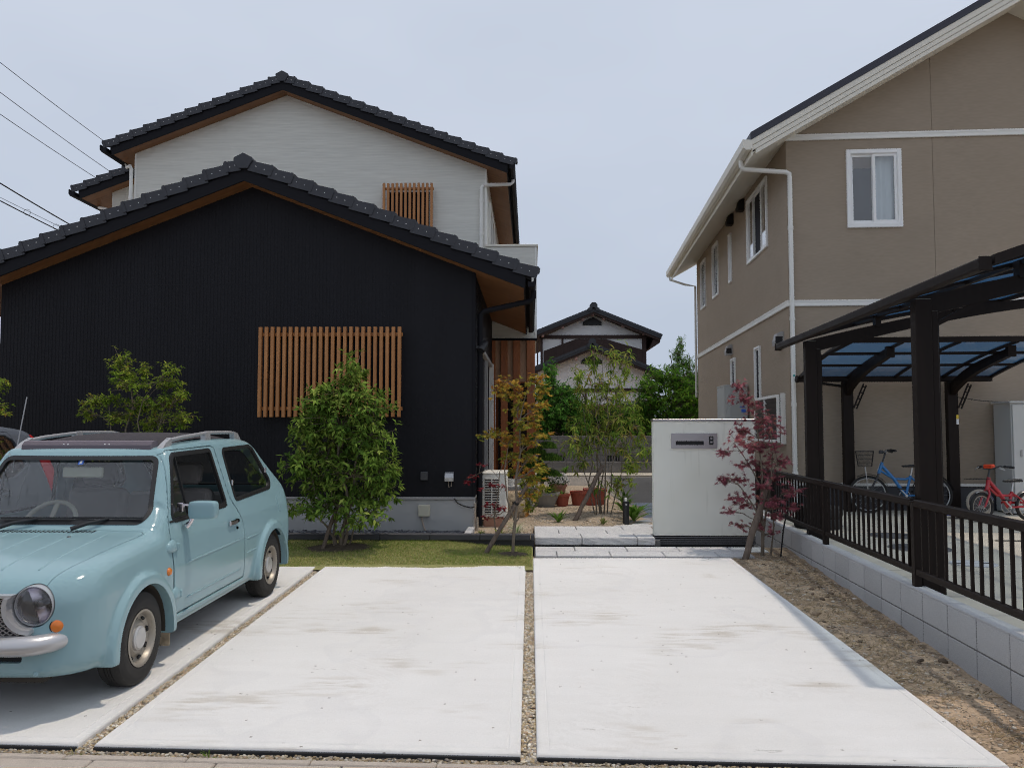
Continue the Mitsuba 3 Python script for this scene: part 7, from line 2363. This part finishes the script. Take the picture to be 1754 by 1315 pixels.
def basket(K, to, c, w, d, h, m, steer=0, sc=(0, 0, 0), taper=.75):
    ms = []
    hw, hd = w / 2, d / 2
    for k in range(5):
        t = k / 4
        s = taper + (1 - taper) * t
        z = h * t
        pts = np.array([[-hd * s, -hw * s, z], [hd * s, -hw * s, z], [hd * s, hw * s, z], [-hd * s, hw * s, z], [-hd * s, -hw * s, z]]) + c
        for a, b in zip(pts[:-1], pts[1:]):
            ms.append(rod(a, b, .004 if k == 4 else .0022, 5))
    for k in range(9):
        t = -1 + k / 4
        for a, b in (((t * hd, -hw), (t * hd, hw)), ((-hd, t * hw), (hd, t * hw))):
            for q in (a, b):
                ms.append(rod(np.array([q[0] * taper, q[1] * taper, 0]) + c, np.array([q[0], q[1], h]) + c, .0020, 4))
            ms.append(rod(np.array([a[0] * taper, a[1] * taper, 0]) + c, np.array([b[0] * taper, b[1] * taper, 0]) + c, .0020, 4))
    return part(K, 'basket', to(spin(cat(ms), sc, steer)), m, kind='stuff')


def bicycle(name, label, to, R, wb, frame_b, tyre_r, seat_z, bar_z, steer, rim, girl=True, basket_=None, pad=None, text=None, tube_r=.020):
    K = thing(name, label, 'bicycle')
    bb = np.array([wb * .42, 0, R * .95])
    rear, front = np.array([0, 0, R]), np.array([wb, 0, R])
    ht, hb = np.array([wb - R * .72, 0, R * 2 + .17]), np.array([wb - R * .58, 0, R * 2 + .055])
    sc = hb
    ax = unit(ht - hb)
    st_top = np.array([wb * .30, 0, seat_z - .10])
    seat_base = np.array([wb * .33, 0, R * 2 + .0])
    T2 = lambda m: to(spin(m, sc, steer))
    # frame
    fr = [tube([ht - ax * .02, (ht + bb) / 2 + [0, 0, .015], bb], [tube_r * 1.1, tube_r * 1.15, tube_r * 1.1], 12)]
    part(K, 'down_tube', to(fr[0]), frame_b, True)
    part(K, 'top_tube', to(tube([hb + ax * .02, hb + [-R * .7, 0, -.10], seat_base + [R * .25, 0, -.05], seat_base + [0, 0, -.02]], [tube_r * .8] * 4, 10)), frame_b, True)
    part(K, 'head_tube', to(rod(hb - ax * .03, ht + ax * .02, tube_r * 1.15, 12)), frame_b, 40)
    part(K, 'seat_tube', to(rod(bb, seat_base, tube_r * .9, 12)), frame_b, 40)
    for sd in (-1, 1):
        o = np.array([0, sd * .05, 0])
        part(K, 'chain_stay', to(rod(bb + o * .4, rear + o, tube_r * .5, 8)), frame_b, 40)
        part(K, 'seat_stay', to(rod(seat_base + o * .4 - [0, 0, .02], rear + o, tube_r * .45, 8)), frame_b, 40)
        part(K, 'fork_leg', T2(tube([hb - ax * .03 + o * .5, hb - ax * .08 + o, front + o], [tube_r * .7, tube_r * .7, tube_r * .5], 8)), frame_b if pad else 'm_dark_box', True)
    # steering
    stem = ht + ax * (bar_z - ht[2]) / ax[2]
    part(K, 'stem', T2(rod(ht, stem, .013, 10)), 'm_dark_box', 40)
    bw_ = .27 if not pad else .22
    hbz = stem + [0, 0, .0]
    part(K, 'handlebar', T2(tube([hbz + [-.08, -bw_, .02], hbz + [-.02, -bw_ * .6, .03], hbz + [.02, -.08, .0], hbz + [.02, .08, 0], hbz + [-.02, bw_ * .6, .03], hbz + [-.08, bw_, .02]], .011, 10)), 'm_dark_box', True)
    for sd in (-1, 1):
        part(K, 'grip', T2(rod(hbz + [-.05, sd * bw_ * .80, .025], hbz + [-.11, sd * (bw_ + .06), .012], .017, 10)), 'm_black_metal', 40)
        part(K, 'brake_lever', T2(tube([hbz + [.0, sd * bw_ * .75, .02], hbz + [.035, sd * bw_ * .85, .0], hbz + [.0, sd * bw_ * 1.05, -.02]], .006, 6)), 'm_alu', True)
    if pad:
        part(K, 'handlebar_pad', T2(bbox(hbz[0] - .03, hbz[0] + .04, -.075, .075, hbz[2] - .005, hbz[2] + .055, .015)), pad, 30)
        part(K, 'front_rack', T2(cat([rod((hb[0] + .02, y, hb[2] + .12), (hb[0] + .26, y * 1.6, hb[2] + .12), .004, 5) for y in (-.07, -.035, 0, .035, .07)] + [rod((hb[0] + x, -.12, hb[2] + .12), (hb[0] + x, .12, hb[2] + .12), .004, 5) for x in (.08, .17, .26)])), 'm_black_metal', kind='stuff')
    # wheels, guards
    bike_wheel(K, to, rear, R, tyre_r, rim)
    bike_wheel(K, to, front, R, tyre_r, rim, steer, sc)
    gm = 'm_alu' if pad else 'm_black_metal'
    F = frame((0, 1, 0))

    def guard(c, a0, a1, tt):
        t = np.linspace(a0, a1, 20)
        p = np.array([[math.cos(a), 0, math.sin(a)] for a in t]) * (R + .018) + c
        v = np.vstack([np.stack([p + [0, y, dz] for y, dz in ((-.028, -.006), (-.018, .004), (.018, .004), (.028, -.006))], 1).reshape(-1, 3)])
        f = []
        for i in range(19):
            for j in range(3):
                a, b = i * 4 + j, (i + 1) * 4 + j
                f += [[a, a + 1, b + 1], [a, b + 1, b]]
        part(K, 'mudguard', tt(tm(v, f)), gm, True)
    guard(rear, .35, 2.9, to)
    guard(front, 1.05, 2.75, T2)
    # drive
    part(K, 'crank', to(cat([rod(bb + [0, -.045, 0], bb + [0, .045, 0], .018, 12), rod(bb + [0, -.05, 0], bb + [-.09, -.05, -.10], .009, 8), rod(bb + [0, .05, 0], bb + [.09, .05, .10], .009, 8)])), 'm_alu', 40)
    part(K, 'chain_ring', to(ring(bb + [0, -.038, 0], .072, .006, n=30, sides=6)), 'm_alu', True)
    part(K, 'chain_guard', to(bbox(-.02, bb[0] + .07, -.046, -.040, R * .95 + .045, R * .95 + .075, .002)), frame_b if pad else 'm_black_metal')
    for sgn, z in ((-1, -.10), (1, .10)):
        part(K, 'pedal', to(bbox(bb[0] + sgn * .09 - .04, bb[0] + sgn * .09 + .04, sgn * .06 - (.07 if sgn < 0 else 0), sgn * .06 + (.07 if sgn > 0 else 0), bb[2] + z - .010, bb[2] + z + .010, .004)), 'm_black_metal')
    part(K, 'rear_cog', to(ring(rear + [0, -.035, 0], .034, .012, n=24, sides=6)), 'm_alu', True)
    # saddle
    part(K, 'seat_post', to(rod(seat_base, st_top + [0, 0, .06], .012, 10)), 'm_alu', 40)
    sx = st_top[0]
    sd_ = hull(np.array([[sx + .14, y, seat_z - .01] for y in (-.018, .018)] + [[sx + .13, y, seat_z - .035] for y in (-.014, .014)] + [[sx - .10, y, seat_z + .012] for y in (-.075, .075)] + [[sx - .12, y, seat_z - .03] for y in (-.07, .07)] + [[sx + .0, y, seat_z + .002] for y in (-.04, .04)] + [[sx - .02, 0, seat_z + .008]]))
    sub = sd_.subdivide().subdivide()
    part(K, 'saddle', to(tm(trimesh.smoothing.filter_taubin(trimesh.Trimesh(sub.vertices, sub.faces), iterations=12).vertices, sub.faces)), 'm_black_metal', True)
    part(K, 'stand', to(cat([rod(rear + [.02, .06, 0], rear + [-.10, .10, -R + .01], .007, 8)])), 'm_alu', 40)
    if basket_:
        basket(K, to, np.array([wb - R * .62 + .20, 0, R * 2 + .13]), .30, .24, .22, 'm_alu' if basket_ == 'alu' else 'm_ac_dark', steer, sc)
        part(K, 'basket_stay', T2(cat([rod(front + [0, y, 0], (wb - R * .62 + .20, y * 1.4, R * 2 + .13), .006, 6) for y in (-.06, .06)])), 'm_alu')
        part(K, 'reflector_strip', T2(rod(np.array([wb - R * .5, -.06, R * 2 + .06]), np.array([wb - R * .72, -.06, R * 2 + .20]), .010, 8)), 'm_white_print')
        part(K, 'lamp', T2(bbox(hbz[0] + .03, hbz[0] + .09, -.03, .03, hbz[2] - .02, hbz[2] + .03, .01)), 'm_dark_box')
    return K


bicycle('bicycle', 'blue child bicycle with front basket leaning by the brown wall behind the carport post', bike_to(1.84, -.50, math.radians(-4), .05), .272, .87, 'm_bike_blue', .019, .70, .88, math.radians(-12), 'm_alu', basket_='dark')
bicycle('bicycle', 'small red child bicycle with orange handlebar pad near the grey cabinet', bike_to(2.78, -1.20, math.radians(12), .04), .195, .70, 'm_bike_red', .022, .55, .70, math.radians(10), 'm_tyre_pale', pad='m_orange_pad', tube_r=.022)
# crumpled blue sheet under the red bicycle
u, v = np.meshgrid(np.linspace(-.26, .26, 46), np.linspace(-.16, .16, 30), indexing='ij')
w = np.clip(1.1 - np.hypot(u / .26, v / .16), 0, 1)
zz = .004 + .075 * np.sqrt(w) * (0.35 + meshkit.fbm(np.stack([u * 13, v * 13, u * 0], -1), 3, 9)) * 1.1
m = sheet(np.linspace(-.26, .26, 46), np.linspace(-.16, .16, 30), lambda X, Y: zz)
keep = (w.reshape(-1) > .12 + .12 * meshkit.noise(np.stack([u * 9, v * 9, u * 0], -1).reshape(-1, 3), 3))
f = m.faces[keep[m.faces].all(1)]
ctr = np.array([2.05, -.95, float(yz_(-.95))])
solo('tarpaulin', nb(tm(m.vertices + ctr, f)), 'm_tarp', 'crumpled dark blue plastic sheet under the red bicycle', 'tarpaulin', 50)
# a second small wheel leaning behind the red bicycle
tk = thing('spare_wheel', 'dark small wheel with pale rim leaning behind the red bicycle', 'wheel')
zc = float(yz_(-.62)) + .185
c = (2.42, -.62, zc)
part(tk, 'tyre', nb(ring(c, .165, .02, n=40, sides=8)), 'm_tyre_pale', True)
part(tk, 'disc', nb(lathe([(.0001, .012), (.10, .010), (.15, 0), (.10, -.01), (.0001, -.012)], 32, c, (0, 1, 0))), 'm_dark_box', 40)
# stacked tyres seen through the railing
kt = thing('tyre', 'lower black tyre of the pair lying behind the railing at the far carport post', 'tyre')
zt0 = float(yz_(-2.2))
tp = [(.17, .02), (.19, .0), (.27, .0), (.285, .03), (.285, .10), (.27, .13), (.19, .13), (.17, .11), (.17, .02)]
scene[kt] = mikit.ply(nb(lathe(tp, 36, (-.22, -2.05, zt0))), 'm_rubber', smooth=35)
kt = thing('tyre', 'upper black tyre of the pair lying behind the railing at the far carport post', 'tyre')
scene[kt] = mikit.ply(nb(lathe(tp, 36, (-.20, -2.03, zt0 + .135))), 'm_rubber', smooth=35)
# alike things carry one group
GROUPS = {'wire': 'overhead wires along the side street', 'flower_pot': 'flower pots in the garden', 'joint_strip': 'black joint strips at the front of the slabs', 'tree_stake': 'wooden tree stakes',
          'manhole_cover': 'round covers in the neighbour yard', 'tyre': 'pair of stacked tyres', 'bicycle': 'child bicycles under the shelter', 'car': 'cars parked on the slabs', 'maple_tree': 'young maples',
          'shrub': 'shrubs on the raised ground behind the lane', 'plant': 'small plants in the beds', 'weed': 'weeds along the edges', 'carport': 'bronze carports beside the brown house', 'house': 'houses'}
for key in labels:
    base = key[:-4] if key[-3:].isdigit() else key
    if '__' not in key and base in GROUPS and 'category' in labels[key]:
        labels[key].setdefault('group', GROUPS[base])
